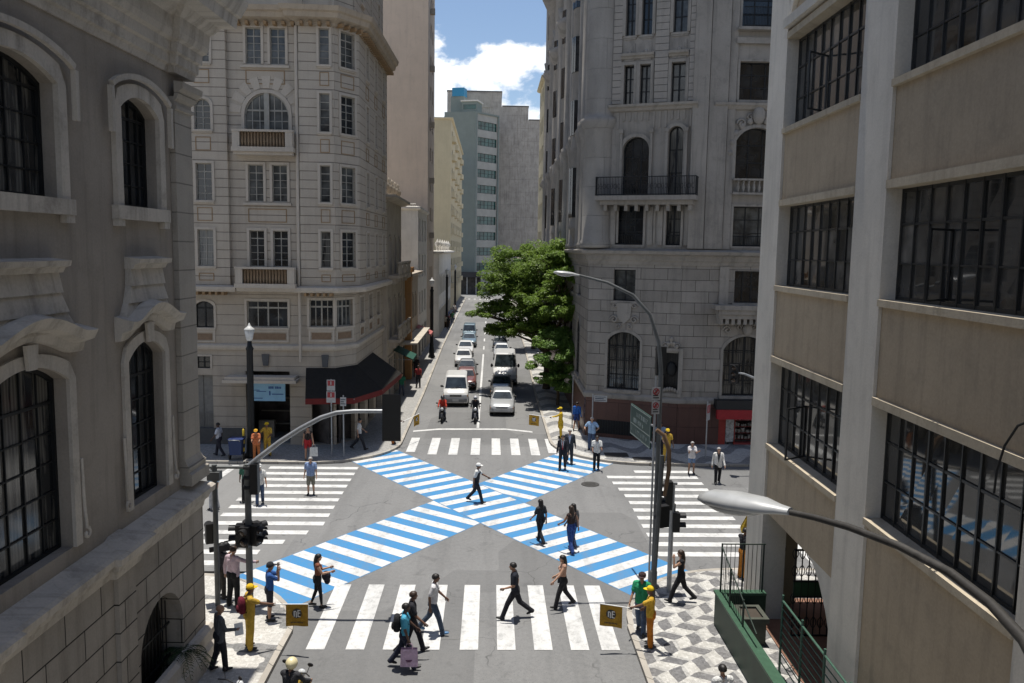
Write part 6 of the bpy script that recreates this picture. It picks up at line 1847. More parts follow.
def seg_sd(P, p0, p1, r0, r1):
    p0 = np.array(p0); d = np.array(p1) - p0; L2 = max(1e-9, d @ d)
    t = np.clip(((P - p0) @ d) / L2, 0, 1)
    return np.linalg.norm(P - (p0 + t[:, None] * d), axis=1) - (r0 + (r1 - r0) * t)
RX = lambda a: Matrix.Rotation(a, 3, 'X')
RY = lambda a: Matrix.Rotation(a, 3, 'Y')
RZ = lambda a: Matrix.Rotation(a, 3, 'Z')
NP = [0]
def person(label, x, y, head, H=1.72, sex='m', skin='b', top=(.6, .6, .6), bottom=(.05, .05, .06), sleeve='short', legs='long', hair='black', longhair=False,
           stride=0.0, lead=1, armL=None, armR=None, lean=0.0, shoes=(.02, .02, .02), cap=None, helmet=None, jacket=None, tie=None, bald=False, sit=None, z=None, build=1.0, turn=0.0, vest=None, skirt=False, detail=.013, lab2=None, group='people at the crossing', look=0.0):
    """head: compass heading in degrees, 0 looks along +y, 90 along +x. Arms: (swing forward, elbow bend, outward) in degrees"""
    k = H / 1.72
    build *= 1.07
    NP[0] += 1
    rnd = random.Random(NP[0] * 13)
    C = {}          # named joints
    hip = Vector((0, 0, .90))
    Rl = RX(-R(lean)) if lean else Matrix.Identity(3)
    def up(v): return hip + Rl @ Vector(v)
    f = sex == 'f'
    sw, hw, wa, ch = (.158, .168, .128, .145) if f else (.185, .150, .142, .168)
    sw *= build ** .5; hw *= build; wa *= build; ch *= build
    B = []          # primitives (p0, p1, r0, r1, material key)
    def cap_(p0, p1, r0, r1, m): B.append((tuple(p0), tuple(p1), r0, r1, m))
    # torso as side by side vertical capsules (smooth once remeshed)
    tm = 'jacket' if jacket else 'top'
    for sx in (-1, 1):
        cap_(up((sx * hw * .42, .0, .02)), up((sx * wa * .42, .01, .18)), hw * .62, wa * .66, 'bottom' if not (skirt) else 'bottom')
        cap_(up((sx * wa * .42, .01, .14)), up((sx * ch * .45, .0, .40)), wa * .69, ch * .62, tm)
        cap_(up((sx * ch * .45, .0, .36)), up((sx * sw * .72, -.01, .495)), ch * .62, .078, tm)
        cap_(up((sx * sw * .3, -.02, .5)), up((sx * sw * .95, -.01, .49)), .07, .066, tm)
        if jacket: cap_(up((sx * hw * .5, .0, -.08)), up((sx * wa * .5, .01, .2)), hw * .66, wa * .70, tm)
        if not jacket and vest is None and not (f and sleeve == 'none'): cap_(up((sx * hw * .46, .0, .0)), up((sx * wa * .44, .01, .18)), hw * .69, wa * .72, tm)
        if f: cap_(up((sx * .07, .095, .36)), up((sx * .065, .085, .39)), .058, .055, tm)
        cap_(up((sx * .075, -.055, -.03)), up((sx * .08, -.05, .03)), .088 * build, .085 * build, 'bottom')
    cap_(up((0, -.015, .50)), up((0, .012, .60)), .056, .052, 'skin')
    # head
    hc = up((0, .03, .70))
    cap_(hc + Vector((0, -.022, .025)), hc + Vector((0, .012, .022)), .088, .082, 'skin')
    cap_(hc + Vector((0, .028, -.02)), hc + Vector((0, .045, -.075)), .072, .042, 'skin')
    cap_(hc + Vector((0, .092, .0)), hc + Vector((0, .104, -.025)), .010, .015, 'skin')
    for sx in (-1, 1): cap_(hc + Vector((sx * .086, -.01, .01)), hc + Vector((sx * .088, -.008, -.022)), .014, .010, 'skin')
    # legs
    feet = []
    for sx in (-1, 1):
        front = (sx == lead)
        if sit:
            th, kn = R(sit[0]), R(sit[1]); spread = R(sit[2])
        else:
            a = stride * (1 if front else -1)
            th = R(a * (1.0 if front else .72)); kn = R(4 + (stride * .18 if front else stride * .95)); spread = R(2.5 if stride else 4)
        hj = Vector((sx * .085 * (1.05 if f else 1), 0, .90))
        d1 = RY(-sx * spread) @ (RX(th) @ Vector((0, 0, -1)))
        kj = hj + d1 * .43
        d2 = RY(-sx * spread * .4) @ (RX(th - kn) @ Vector((0, 0, -1)))
        aj = kj + d2 * .42
        lm = 'bottom'
        if legs == 'long':
            cap_(hj, kj, .096 * build, .074 * build, 'bottom'); cap_(kj, aj - d2 * .03, .070 * build, .064 * build, 'bottom'); cap_(aj - d2 * .05, aj + d2 * .025, .066, .070, 'bottom')
        elif legs == 'tight':
            cap_(hj, kj, .090 * build, .058, 'bottom'); cap_(kj, kj + d2 * .12, .056, .058, 'bottom'); cap_(kj + d2 * .12, aj - d2 * .05, .058, .040, 'bottom'); cap_(aj - d2 * .05, aj, .038, .036, 'skin')
        else:
            e = {'short': .62, 'knee': .98}[legs]
            cap_(hj, hj + d1 * .43 * e, .098 * build, .085, 'bottom')
            cap_(hj + d1 * .3, kj, .07, .055, 'skin'); cap_(kj, kj + d2 * .13, .052, .056, 'skin'); cap_(kj + d2 * .13, aj, .056, .037, 'skin')
        pitch = 0 if (front or not stride) else R(min(50, stride * 1.1))
        if front and stride > 12: pitch = -R(12)
        fd = RX(-pitch) @ Vector((sx * .12, 1, 0)).normalized()
        heel = aj + Vector((0, -.045, -.035)) if not pitch else aj + fd * -.045 + (RX(-pitch) @ Vector((0, 0, -.035)))
        cap_(heel, heel + fd * .17, .042, .036, 'shoe'); cap_(heel + fd * .13, heel + fd * .20, .042, .03, 'shoe')
        cap_(aj, heel + fd * .03, .042, .044, 'shoe')
        feet.append((heel, heel + fd * .2))
        C['foot', sx] = heel
    if skirt:
        for sx in (-1, 1):
            cap_(up((sx * .06, 0, .02)), Vector((sx * .08, 0, .62)), .13, .15, 'bottom')
    # arms
    hands = []
    for sx, arm in ((-1, armL), (1, armR)):
        if arm is None:
            arm = (-stride * .9 * (1 if sx == lead else -1) + 3, 14 + abs(stride) * .5, 9)
        sj = up((sx * sw, -.01, .485))
        d1 = Rl @ (RY(-sx * R(arm[2])) @ (RX(R(arm[0])) @ Vector((0, 0, -1))))
        ej = sj + d1 * .29
        inward = R(arm[3]) if len(arm) > 3 else 0
        d2 = Rl @ (RY(-sx * (R(arm[2]) - inward)) @ (RX(R(arm[0] + arm[1])) @ Vector((0, 0, -1))))
        wj = ej + d2 * .25
        sm = tm
        if sleeve == 'long' or jacket:
            cap_(sj, ej, .064, .052, sm); cap_(ej, wj, .052, .042, sm)
        elif sleeve == 'short':
            cap_(sj, sj + d1 * .19, .070, .070, sm); cap_(sj + d1 * .15, ej, .047, .040, 'skin'); cap_(ej, wj, .041, .029, 'skin')
        else:
            cap_(sj, ej, .050, .040, 'skin'); cap_(ej, wj, .041, .029, 'skin')
        cap_(wj - d2 * .01, wj + d2 * .03, .027, .026, 'skin')
        hands.append((wj + d2 * .02, d2, d1, sx))
    m = MB()
    for p0, p1, r0, r1, _ in B: cap_tube(m, p0, p1, r0, r1)
    me = m.mesh('person_raw', M_WHITE, fix=True)
    tmp = bpy.data.objects.new('tmp', me); COL.objects.link(tmp)
    rm = tmp.modifiers.new('r', 'REMESH'); rm.mode = 'VOXEL'; rm.voxel_size = detail
    sm_ = tmp.modifiers.new('s', 'SMOOTH'); sm_.factor = .5; sm_.iterations = 3
    bpy.context.view_layer.update()
    bm_me = bpy.data.meshes.new_from_object(tmp.evaluated_get(bpy.context.evaluated_depsgraph_get()))
    bpy.data.objects.remove(tmp); bpy.data.meshes.remove(me)
    keys = ['skin', 'top', 'bottom', 'shoe', 'jacket', 'vest', 'tie']
    matl = [skinmat(skin), cloth('top', top), cloth('bottom', bottom), plain('shoe %.2f %.2f' % (shoes[0], shoes[1]), shoes, .5), cloth('jacket', jacket or top), cloth('vest', vest or top), cloth('tie', tie or top)]
    n = len(bm_me.polygons)
    cen = np.empty(n * 3); bm_me.polygons.foreach_get('center', cen); cen = cen.reshape(-1, 3)
    nor = np.empty(n * 3); bm_me.polygons.foreach_get('normal', nor); nor = nor.reshape(-1, 3)
    best = np.full(n, 1e9); mi = np.zeros(n, dtype=np.int32)
    for p0, p1, r0, r1, mk in B:
        d = seg_sd(cen, p0, p1, r0, r1)
        q = d < best; best[q] = d[q]; mi[q] = keys.index(mk)
    inv = np.array(Rl.inverted()); loc = (cen - np.array(hip)) @ inv.T
    tors = (mi == 1) | (mi == 4)
    if jacket or tie or vest:
        ax = np.abs(loc[:, 0]); v = .012 + np.clip(loc[:, 2] - .12, 0, 1) * .16
        fr = tors & (nor[:, 1] > .2) & (loc[:, 2] > .1)
        if jacket: mi[fr & (ax < v)] = 1
        if tie is not None: mi[fr & (ax < .018) & (loc[:, 2] < .47)] = 6
        if vest: mi[tors & (ax < sw * .95) & (loc[:, 2] < .44) & (loc[:, 2] > .02)] = 5
    if sleeve == 'none' and f: mi[tors & (loc[:, 2] > .45) & (np.abs(loc[:, 0]) < .10)] = 0
    bm_me.materials.clear()
    for mt in matl: bm_me.materials.append(mt)
    bm_me.polygons.foreach_set('material_index', mi)
    bm_me.polygons.foreach_set('use_smooth', np.ones(n, dtype=bool))
    # hands: palm, four fingers, thumb
    h = MB()
    for wj, d2, d1, sx in hands:
        u = d2.normalized(); s_ = Vector((sx, 0, 0)); s_ = (s_ - u * s_.dot(u)).normalized(); fw = u.cross(s_) * sx
        # palm plane contains u and fw (fingers side by side along fw)
        cap_tube(h, wj + u * .02 + fw * .014, wj + u * .07 + fw * .022, .020, .018, 7); cap_tube(h, wj + u * .02 - fw * .012, wj + u * .065 - fw * .022, .020, .017, 7)
        for q, (off, ln) in enumerate(((.030, .062), (.011, .072), (-.009, .068), (-.028, .052))):
            b0 = wj + u * .078 + fw * off; inn = -s_
            b1 = b0 + (u * .9 + inn * .25).normalized() * ln * .5; b2 = b1 + (u * .7 + inn * .7).normalized() * ln * .5
            cap_tube(h, b0, b1, .0095, .0088, 6); cap_tube(h, b1, b2, .0088, .007, 6)
        t0 = wj + u * .025 + fw * .030; t1 = t0 + (u * .6 + fw * .6 - s_ * .3).normalized() * .035; t2 = t1 + (u * .9 - s_ * .3).normalized() * .03
        cap_tube(h, t0, t1, .012, .010, 6); cap_tube(h, t1, t2, .010, .008, 6)
    b = bmesh.new(); b.from_mesh(bm_me)
    hm = h.mesh('hands', matl[0]); b.from_mesh(hm); b.to_mesh(bm_me); b.free(); bpy.data.meshes.remove(hm)
    bm_me.name = 'person'
    zmin = min(min(v.co.z for v in bm_me.vertices), 9)
    if z is None: z = .13
    o = obj('person', bm_me)
    tag(o, label, 'person', group)
    o.location = (x, y, z - zmin * k if not sit else z)
    o.rotation_euler = (0, 0, -R(head))
    o.scale = (k, k, k)
    HM = Matrix.Translation(hc)
    # face
    fm = MB()
    for sx in (-1, 1):
        fm.ball((sx * .032, .083, .015), .011, .007, .007, 8, 6, 0, HM); fm.box(sx * .032 - .018, .078, .033, sx * .032 + .018, .090, .039, 0, HM)
    fm.box(-.022, .078, -.052, .022, .0895, -.047, 0, HM)
    fm.build('face_features', plain('dark brows and eyes', (.03, .018, .014), .5), o)
    hcol = plain('hair ' + hair, HAIRC[hair], .5, .4)
    if not bald and not helmet:
        hm = MB()
        nu, nv = 16, 8
        vs = []
        for j in range(nv + 1):
            t_ = (PI * .60) * j / nv
            for i in range(nu):
                a = 2 * PI * i / nu
                lift = 0 if math.sin(a) < 0 else .42 * math.sin(a)
                tt = t_ * (1 - lift)
                rr = 1.0 + rnd.uniform(-.02, .03)
                vs.append((.097 * rr * math.sin(tt) * math.cos(a), -.006 + .112 * rr * math.sin(tt) * math.sin(a), .018 + .102 * rr * math.cos(tt)))
        hm.add([HM @ Vector(p) for p in vs], [(j * nu + i, j * nu + (i + 1) % nu, (j + 1) * nu + (i + 1) % nu, (j + 1) * nu + i) for j in range(nv) for i in range(nu)], 0, True)
        if longhair:
            rows = []
            for j in range(8):
                t_ = j / 7; w = .104 - .03 * t_ + .03 * math.sin(t_ * 3); yb = -.115 - .045 * math.sin(t_ * 2.6)
                rows.append([(w * s1, yb * (1 - abs(s1) ** 2 * .75) + .0, .07 - .42 * t_) for s1 in (-1, -.7, -.35, 0, .35, .7, 1)] + [(w * s1 * .8, -.03 - .02 * t_, .07 - .42 * t_) for s1 in (1, 0, -1)])
            hm.add([HM @ Vector(p) for r in rows for p in r], [(i * 10 + q, i * 10 + (q + 1) % 10, (i + 1) * 10 + (q + 1) % 10, (i + 1) * 10 + q) for i in range(7) for q in range(10)] + [tuple(70 + q for q in range(10))], 0, True)
        hm.build('hair', hcol, o)
    if cap:
        cm = MB(); cm.lathe([(.108, -.012), (.110, .02), (.098, .062), (.06, .094), (0, .105)], 16, (0, -.004, .035), M=HM)
        br = [(.095 * math.cos(a), .03 + .165 * math.sin(a) * (1 if math.sin(a) > 0 else .2)) for a in [PI * q / 10 for q in range(11)]]
        cm.prism([( p[0], p[1]) for p in br], .030, .040, 'z'); 
        nb = 11 * 2
        for q in range(len(cm.v) - nb, len(cm.v)): cm.v[q] = tuple(HM @ Vector(cm.v[q]))
        cm.build('cap', cloth('cap', cap), o)
    if helmet:
        cm = MB(); cm.ball((0, -.01, .02), .135, .15, .14, 18, 12, 0, HM); cm.build('helmet', plain('helmet %.2f %.2f' % helmet[:2], helmet, .3, .6), o)
        cm = MB(); cm.ball((0, .045, .0), .115, .105, .07, 14, 8, 0, HM); cm.build('visor', M_CARGLASS, o)
    if jacket or vest or (tie is not None): pass
    C['hands'] = [(o.matrix_basis @ (hh[0] + hh[1] * .07)) for hh in hands]
    C['obj'] = o; C['up'] = lambda v: o.matrix_basis @ up(v)
    return C
def place(o, p, head=0.0, tilt=0.0): o.location = p; o.rotation_euler = (tilt, 0, -R(head))
def backpack(C, label, c, off=(0, -.20, .30)):
    t = thing('backpack', label, 'backpack', C['up'](off)); t.rotation_euler = C['obj'].rotation_euler
    m = MB()
    rows = []
    for u, a, b in ((0, .6, .6), (.08, .95, .95), (.3, 1.05, 1.1), (.7, 1.0, 1.0), (.92, .85, .8), (1, .5, .45)):
        rows.append([(.15 * a * (abs(math.cos(q)) ** .6) * (1 if math.cos(q) > 0 else -1), .09 * b * (abs(math.sin(q)) ** .6) * (1 if math.sin(q) > 0 else -1), -.22 + .44 * u) for q in [2 * PI * i / 16 for i in range(16)]])
    m.add([p for r in rows for p in r], [(i * 16 + q, i * 16 + (q + 1) % 16, (i + 1) * 16 + (q + 1) % 16, (i + 1) * 16 + q) for i in range(5) for q in range(16)] + [tuple(range(16))[::-1], tuple(80 + q for q in range(16))], 0, True)
    m.build('bag', cloth('bag', c), t)
    m = MB(); m.ball((0, -.10, -.08), .11, .05, .10, 10, 6); m.build('pocket', cloth('pocket', sc(c, .7)), t)
    m = MB()
    for sx in (-1, 1): m.tube([(sx * .09, .07, .18), (sx * .10, .16, .24), (sx * .105, .27, .17), (sx * .11, .30, .0), (sx * .12, .20, -.14), (sx * .12, .08, -.18)], .017, 6)
    m.build('strap', cloth('strap', sc(c, .5)), t)
def shopping_bag(p, label, c, w=.36, h=.40, head=0.0, mark=None):
    t = thing('shopping_bag', label, 'bag', (p[0], p[1], p[2] - h - .14)); t.rotation_euler = (0, 0, -R(head))
    m = MB(); m.add([(-w / 2, -.08, 0), (w / 2, -.08, 0), (w / 2, .08, 0), (-w / 2, .08, 0), (-w * .47, -.055, h), (w * .47, -.055, h), (w * .47, .055, h), (-w * .47, .055, h)], [(3, 2, 1, 0), (0, 1, 5, 4), (1, 2, 6, 5), (2, 3, 7, 6), (3, 0, 4, 7)]); m.build('bag', cloth('bag', c), t, fix=False)
    m = MB()
    for yy in (-.05, .05): m.tube([(-w * .22, yy, h - .02), (-w * .16, yy * .5, h + .11), (0, yy * .2, h + .14), (w * .16, yy * .5, h + .11), (w * .22, yy, h - .02)], .007, 5)
    m.build('handle', cloth('handle', sc(c, .7)), t)
    if mark:
        m = MB(); m.box(-.08, -.084, h * .34, .08, -.0775, h * .40); m.box(-.06, -.084, h * .28, .05, -.0777, h * .32); m.build('print', plain('dark print', mark, .6), t)
def flag(label, hand, tip, size=.62, droop=1.0):
    """orange square flag hanging from a white pole held in a hand, the crew's badge printed on it"""
    h, tp = Vector(hand), Vector(tip)
    t = thing('flag', label, 'flag', h)
    d = tp - h; L = d.length; u = d.normalized()
    m = MB(); m.tube([-u * .25, d], .014, 8); m.build('pole', M_WHITE, t)
    a = d - u * size
    hd = Vector((u.x, u.y, 0)).normalized(); nn = Vector((hd.y, -hd.x, 0))
    if nn.y > 0: nn = -nn
    V = []; N_ = 8
    for i in range(N_ + 1):
        for j in range(N_ + 1):
            s, q = i / N_, j / N_
            p = a + u * (size * s) - Vector((0, 0, size * .98 * q)) + nn * (.018 * math.sin(s * 7 + q * 2) * q)
            V.append(p)
    F_ = [(i * (N_ + 1) + j, (i + 1) * (N_ + 1) + j, (i + 1) * (N_ + 1) + j + 1, i * (N_ + 1) + j + 1) for i in range(N_) for j in range(N_)]
    m = MB(); m.add(V, F_, 0, True); m.add([p - nn * .004 for p in V], [f[::-1] for f in F_], 0, True)
    cl = m.build('flag_cloth', cloth('flag', (.42, .24, .035), .22, 5), t, fix=False)
    def P(s, q):
        s = s if u.x > 0 else 1 - s
        return a + u * (size * s) - Vector((0, 0, size * .98 * q)) + nn * (.012 + .018 * math.sin(s * 7 + q * 2) * q)
    m = MB()
    def bar(s0, q0, s1, q1): m.add([P(s0, q0), P(s1, q0), P(s1, q1), P(s0, q1)], [(0, 1, 2, 3)])
    for k in range(16):
        b0, b1 = 2 * PI * k / 16, 2 * PI * (k + 1) / 16
        m.add([P(.5, .42), P(.5 + .22 * math.cos(b0), .42 + .22 * math.sin(b0)), P(.5 + .22 * math.cos(b1), .42 + .22 * math.sin(b1))], [(0, 1, 2)])
    for k in range(9): bar(.22 + .065 * k, .80, .22 + .065 * k + .042, .86)
    m.build('dark_badge', plain('dark badge print', (.05, .045, .04), .7), cl, fix=False)
    m = MB(); nn2 = nn * .004
    def bar2(s0, q0, s1, q1): m.add([P(s0, q0) + nn2, P(s1, q0) + nn2, P(s1, q1) + nn2, P(s0, q1) + nn2], [(0, 1, 2, 3)])
    for q in ((.36, .30, .40, .56), (.40, .30, .47, .34), (.45, .34, .49, .60), (.53, .26, .57, .58), (.57, .26, .66, .30), (.57, .38, .65, .42), (.57, .54, .66, .58)): bar2(*q)
    m.build('white_badge', M_WHITE, cl, fix=False)
PV = .13        # pavement height
RD = .012       # road surface with paint
def pv(x, y): return (x * .988, y * .988)
W_, K_ = (.62, .62, .60), (.018, .018, .02)
YEL, ORA, NAVY, JEAN = (.50, .32, .05), (.42, .16, .03), (.02, .03, .07), (.06, .09, .16)
# --- near left corner
x, y = pv(-8.15, 24.3)
c = person('cameraman in dark clothes behind the thin grey post with a video camera on his shoulder', x, y, 60, skin='b', top=(.05, .05, .055), bottom=(.05, .045, .04), stride=4, armR=(75, 80, 25), armL=(55, 70, 10), z=PV)
def camera_gear(C):
    p = C['up']((.16, .05, .66)); t = thing('video_camera', 'black shoulder video camera held by the cameraman behind the thin post', 'camera', p); t.rotation_euler = C['obj'].rotation_euler
    m = MB(); m.box(-.07, -.26, -.06, .07, .16, .13); m.box(-.05, -.42, -.03, .05, -.262, .10); m.build('camera_body', M_TRIM, t)
    m = MB(); m.tube([(0, .16, .03), (0, .34, .03), (0, .36, .03), (0, .46, .03)], [.05, .055, .075, .08], 12); m.build('lens', M_TRIM, t)
    m = MB(); m.tube([(0, -.15, .13), (0, -.12, .20), (0, .1, .20), (0, .13, .13)], .016, 6); m.tube([(.04, .0, .23), (.04, .3, .24)], .022, 8); m.box(-.17, .02, .06, -.072, .16, .12); m.build('top_handle', M_TRIM, t)
camera_gear(c)
x, y = pv(-7.62, 23.75)
person('man in a pale pink shirt and black trousers stretching out his right arm', x, y, 25, H=1.80, skin='a', top=(.55, .43, .48), bottom=K_, sleeve='long', armR=(48, 20, 45), armL=(-6, 22, 14), stride=3, z=PV, bald=False, hair='brown', build=1.08)
x, y = pv(-6.78, 19.95)
c = person('bald man in a grey suit carrying papers beside the stucco building', x, y, 55, H=1.70, skin='b', top=W_, bottom=(.03, .03, .035), jacket=(.10, .105, .115), sleeve='long', armR=(18, 62, 5), armL=(-4, 15, 8), stride=9, bald=True, z=PV, build=1.05)
t = thing('papers', 'white papers in the hand of the man in the grey suit', 'papers', c['hands'][1]); t.rotation_euler = (R(70), 0, R(30))
m = MB(); m.box(-.105, -.15, -.006, .105, .15, .006); m.build('sheet_stack', M_WHITE, t)
x, y = pv(-6.36, 21.1)
c = person('crew man in yellow overalls and cap wearing a maroon backpack and holding a flag', x, y, 62, H=1.74, skin='c', top=YEL, bottom=YEL, armR=(62, 12, 8), armL=(-5, 20, 8), cap=(.62, .40, .02), z=PV, build=1.1)
backpack(c, 'maroon backpack on the back of the crew man in yellow overalls', (.13, .015, .03))
flag('orange flag held by the crew man with the maroon backpack', c['hands'][1], (-4.72, 20.75, 1.42))
x, y = pv(-6.3, 22.85)
person('man in a blue T shirt and dark shorts holding his hands to his face', x, y, 70, H=1.68, skin='b', top=(.03, .09, .28), bottom=(.03, .03, .04), legs='knee', armL=(60, 115, 4), armR=(58, 118, 4), cap=(.025, .028, .035), z=PV)
person('woman in a rust brown strap top and cropped dark trousers carrying a dark jacket', -5.09, 23.7, 75, H=1.64, sex='f', skin='a', top=(.20, .075, .045), bottom=K_, legs='tight', sleeve='none', armL=(25, 75, 4), armR=(28, 70, 6), stride=10, longhair=True, z=RD, build=1.08)
m = MB(); m.ball((0, 0, .02), .14, .10, .16, 12, 8); m.ball((.02, .03, -.12), .10, .07, .14, 10, 6); t = tag(m.build('jacket', cloth('jacket fold', (.02, .02, .03))), 'dark folded jacket over the arm of the woman in the rust brown strap top', 'jacket'); t.location = (-4.84, 23.72, .95)
# --- left crossing
person('man in a green shirt and dark trousers crossing behind the signal mast', -10.25, 33.9, 350, skin='c', top=(.045, .13, .09), bottom=K_, stride=8, z=RD)
person('man in a white cap, white shirt and blue jeans walking towards the viewer', -9.57, 33.5, 165, skin='b', top=W_, bottom=JEAN, stride=12, cap=(.65, .65, .63), z=RD)
person('older man in a blue shirt and khaki shorts standing on the zebra stripes', -7.76, 34.95, 178, H=1.68, skin='a', top=(.22, .30, .48), bottom=(.20, .19, .15), legs='knee', hair='grey', stride=4, z=RD, build=1.05)
person('person in a light blue shirt and white trousers near the stucco building corner', -11.25, 32.8, 200, skin='b', top=(.30, .45, .60), bottom=(.5, .5, .5), stride=6, z=RD)
# --- left far pavement
x, y = pv(-9.2, 40.9)
c = person('woman in a black top and red shorts holding a white carrier bag', x, y, 170, sex='f', skin='b', top=(.025, .02, .02), bottom=(.35, .025, .03), legs='short', sleeve='none', armL=(10, 20, 12), stride=8, z=PV)
shopping_bag(c['hands'][0], 'white plastic carrier bag of the woman in red shorts', (.6, .6, .58), .4, .45, 170)
x, y = pv(-6.95, 43.1)
person('man in a pale shirt and dark trousers striding under the charcoal corner awning', x, y, 80, skin='b', top=(.5, .49, .47), bottom=(.03, .03, .035), stride=24, z=PV)
x, y = pv(-11.75, 40.7)
person('crew woman in an orange shirt and cap squatting by the stout black lamp post', x, y, 170, H=1.62, sex='f', skin='b', top=(.50, .16, .07), bottom=(.40, .14, .05), cap=(.60, .33, .03), stride=3, z=PV, lean=14, armL=(40, 60, 8), armR=(45, 60, 8))
x, y = pv(-11.45, 41.6)
person('crew man in yellow overalls standing in the doorway light behind the orange crew woman', x, y, 190, skin='c', top=YEL, bottom=YEL, cap=(.62, .42, .02), armR=(30, 70, 30), armL=(20, 60, 14), z=PV)
x, y = pv(-13.9, 41.5)
person('man in a pale shirt walking beside the dark plinth of the cream building', x, y, 275, skin='d', top=(.48, .50, .55), bottom=(.03, .03, .04), stride=16, z=PV)
x, y = pv(-5.3, 44.6)
c = person('crew man in orange trousers half hidden behind the hanging black signal', x, y, 100, skin='c', top=(.06, .05, .05), bottom=(.50, .16, .04), armR=(70, 15, 10), z=PV, stride=3)
flag('orange flag held beside the hanging black signal', c['hands'][1], (-3.95, 45.4, 1.55))
# --- middle of the crossing
person('man in a white cap, white shirt and dark vest amid the blue crossing', -.5, 34.0, 100, H=1.74, skin='c', top=W_, bottom=(.025, .025, .03), vest=(.03, .03, .032), stride=22, lead=1, armL=(38, 24, 26), armR=(-14, 15, 8), cap=(.7, .7, .68), z=RD, lean=4)
person('long haired woman in a dark T shirt and black trousers on the blue crossing', 1.95, 29.2, 325, H=1.66, sex='f', skin='a', top=(.04, .042, .045), bottom=(.022, .022, .026), stride=20, longhair=True, z=RD)
person('long haired woman in a dark brown top and blue jeans', 3.0, 28.3, 330, H=1.70, sex='f', skin='b', top=(.045, .03, .026), bottom=(.035, .07, .22), sleeve='none', stride=15, longhair=True, armL=(25, 30, 18), armR=(-10, 20, 16), hair='brown', z=RD)
person('woman half hidden behind the long haired woman in blue jeans', 3.14, 28.85, 320, H=1.60, sex='f', skin='c', top=(.16, .15, .14), bottom=(.04, .05, .09), longhair=True, stride=12, z=RD)
person('slim man all in black striding with wide steps across the zebra stripes', .82, 22.95, 270, H=1.76, skin='b', top=(.022, .025, .035), bottom=(.018, .019, .024), stride=29, lead=-1, armL=(8, 70, 5), armR=(-18, 24, 8), z=RD, lean=3)
c = person('woman in a peach top and black trousers with a dark grey shoulder bag', 2.3, 23.7, 265, H=1.66, sex='f', skin='a', top=(.42, .25, .18), bottom=(.02, .02, .022), sleeve='none', stride=20, lead=-1, armL=(34, 12, 20), armR=(-4, 62, 6), longhair=True, z=RD)
t = thing('handbag', 'dark grey shoulder bag on the hip of the woman in the peach top', 'bag', c['up']((.2, -.02, -.02))); m = MB(); m.prism([(-.15, -.14), (.15, -.14), (.12, .10), (-.12, .10)], -.05, .05, 'y'); m.build('bag', cloth('dark bag', (.05, .06, .07)), t); m = MB(); m.tube([(-.1, 0, .1), (-.03, 0, .42), (.05, 0, .42), (.1, 0, .1)], .010, 5); m.build('strap', cloth('bag strap', (.03, .03, .035)), t)
person('man in a white T shirt, jeans and blue shoes on the zebra stripes', -1.5, 22.0, 92, H=1.76, skin='c', top=(.60, .59, .60), bottom=(.055, .075, .11), stride=22, z=RD, lean=3, shoes=(.10, .22, .40))
c = person('man in a turquoise checked shirt with a black backpack carrying a pale pink carrier bag', -2.1, 20.1, 88, H=1.74, skin='d', top=(.07, .33, .48), bottom=(.025, .03, .05), stride=20, armR=(6, 12, 6), z=RD)
backpack(c, 'black backpack on the man in the turquoise checked shirt', (.018, .018, .02))
shopping_bag(c['hands'][1], 'pale pink paper carrier bag in the hand of the man in the turquoise shirt', (.58, .42, .54), .44, .46, 0, (.12, .04, .10))
person('dark dressed man walking just beyond the man in the turquoise shirt', -1.98, 20.85, 86, H=1.75, skin='c', top=(.025, .025, .03), bottom=(.02, .02, .025), stride=23, lead=-1, z=RD, hair='brown')
# --- near right corner
x, y = pv(4.40, 22.1)
person('man in a green polo shirt, dark cap and jeans beside the orange flag', x, y, 205, H=1.74, skin='b', top=(.03, .28, .13), bottom=(.06, .09, .15), cap=(.05, .03, .03), stride=12, lead=-1, z=PV, build=1.05)
x, y = pv(4.50, 21.3)
c = person('crew man in a yellow cap, yellow shirt and orange trousers holding an orange flag', x, y, 285, H=1.66, skin='c', top=(.56, .34, .04), bottom=(.50, .17, .02), cap=(.66, .46, .02), armL=(60, 8, 4), armR=(10, 30, 18), z=PV, build=1.08)
flag('orange flag held by the crew man in yellow shirt and orange trousers', c['hands'][0], (3.05, 20.95, 1.38))
x, y = pv(6.0, 24.15)
person('woman all in black striding with a hand at her ear', x, y, 285, H=1.68, sex='f', skin='a', top=(.018, .018, .02), bottom=(.018, .018, .02), sleeve='none', stride=25, lead=-1, armL=(50, 128, 8), armR=(-15, 25, 8), longhair=True, hair='brown', z=PV)
x, y = pv(8.55, 26.0)
c = person('crew man in a black shirt and orange trousers beside a grey concrete pillar', x, y, 60, H=1.70, skin='c', top=(.03, .03, .035), bottom=(.46, .19, .03), armL=(70, 95, 12), z=PV)
t = thing('flag', 'yellow flag held upright beside a grey concrete pillar', 'flag', c['hands'][0])
m = MB(); m.tube([(0, 0, -.5), (-.04, 0, .55)], .014, 6); m.build('pole', M_WHITE, t)
m = MB(); m.add([(-.04, 0, .55), (-.30, .02, .02), (-.26, -.04, -.16), (-.02, .05, -.22), (.16, .02, -.12), (.14, -.03, .05)], [(0, 1, 2, 3), (0, 3, 4, 5)]); m.add([(-.04, -.01, .55), (-.30, .01, .02), (-.26, -.05, -.16), (-.02, .04, -.22), (.16, .01, -.12), (.14, -.04, .05)], [(3, 2, 1, 0), (5, 4, 3, 0)]); m.build('flag_cloth', cloth('yellow flag', (.55, .38, .05), .25), t, fix=False)
x, y = pv(5.25, 17.0)
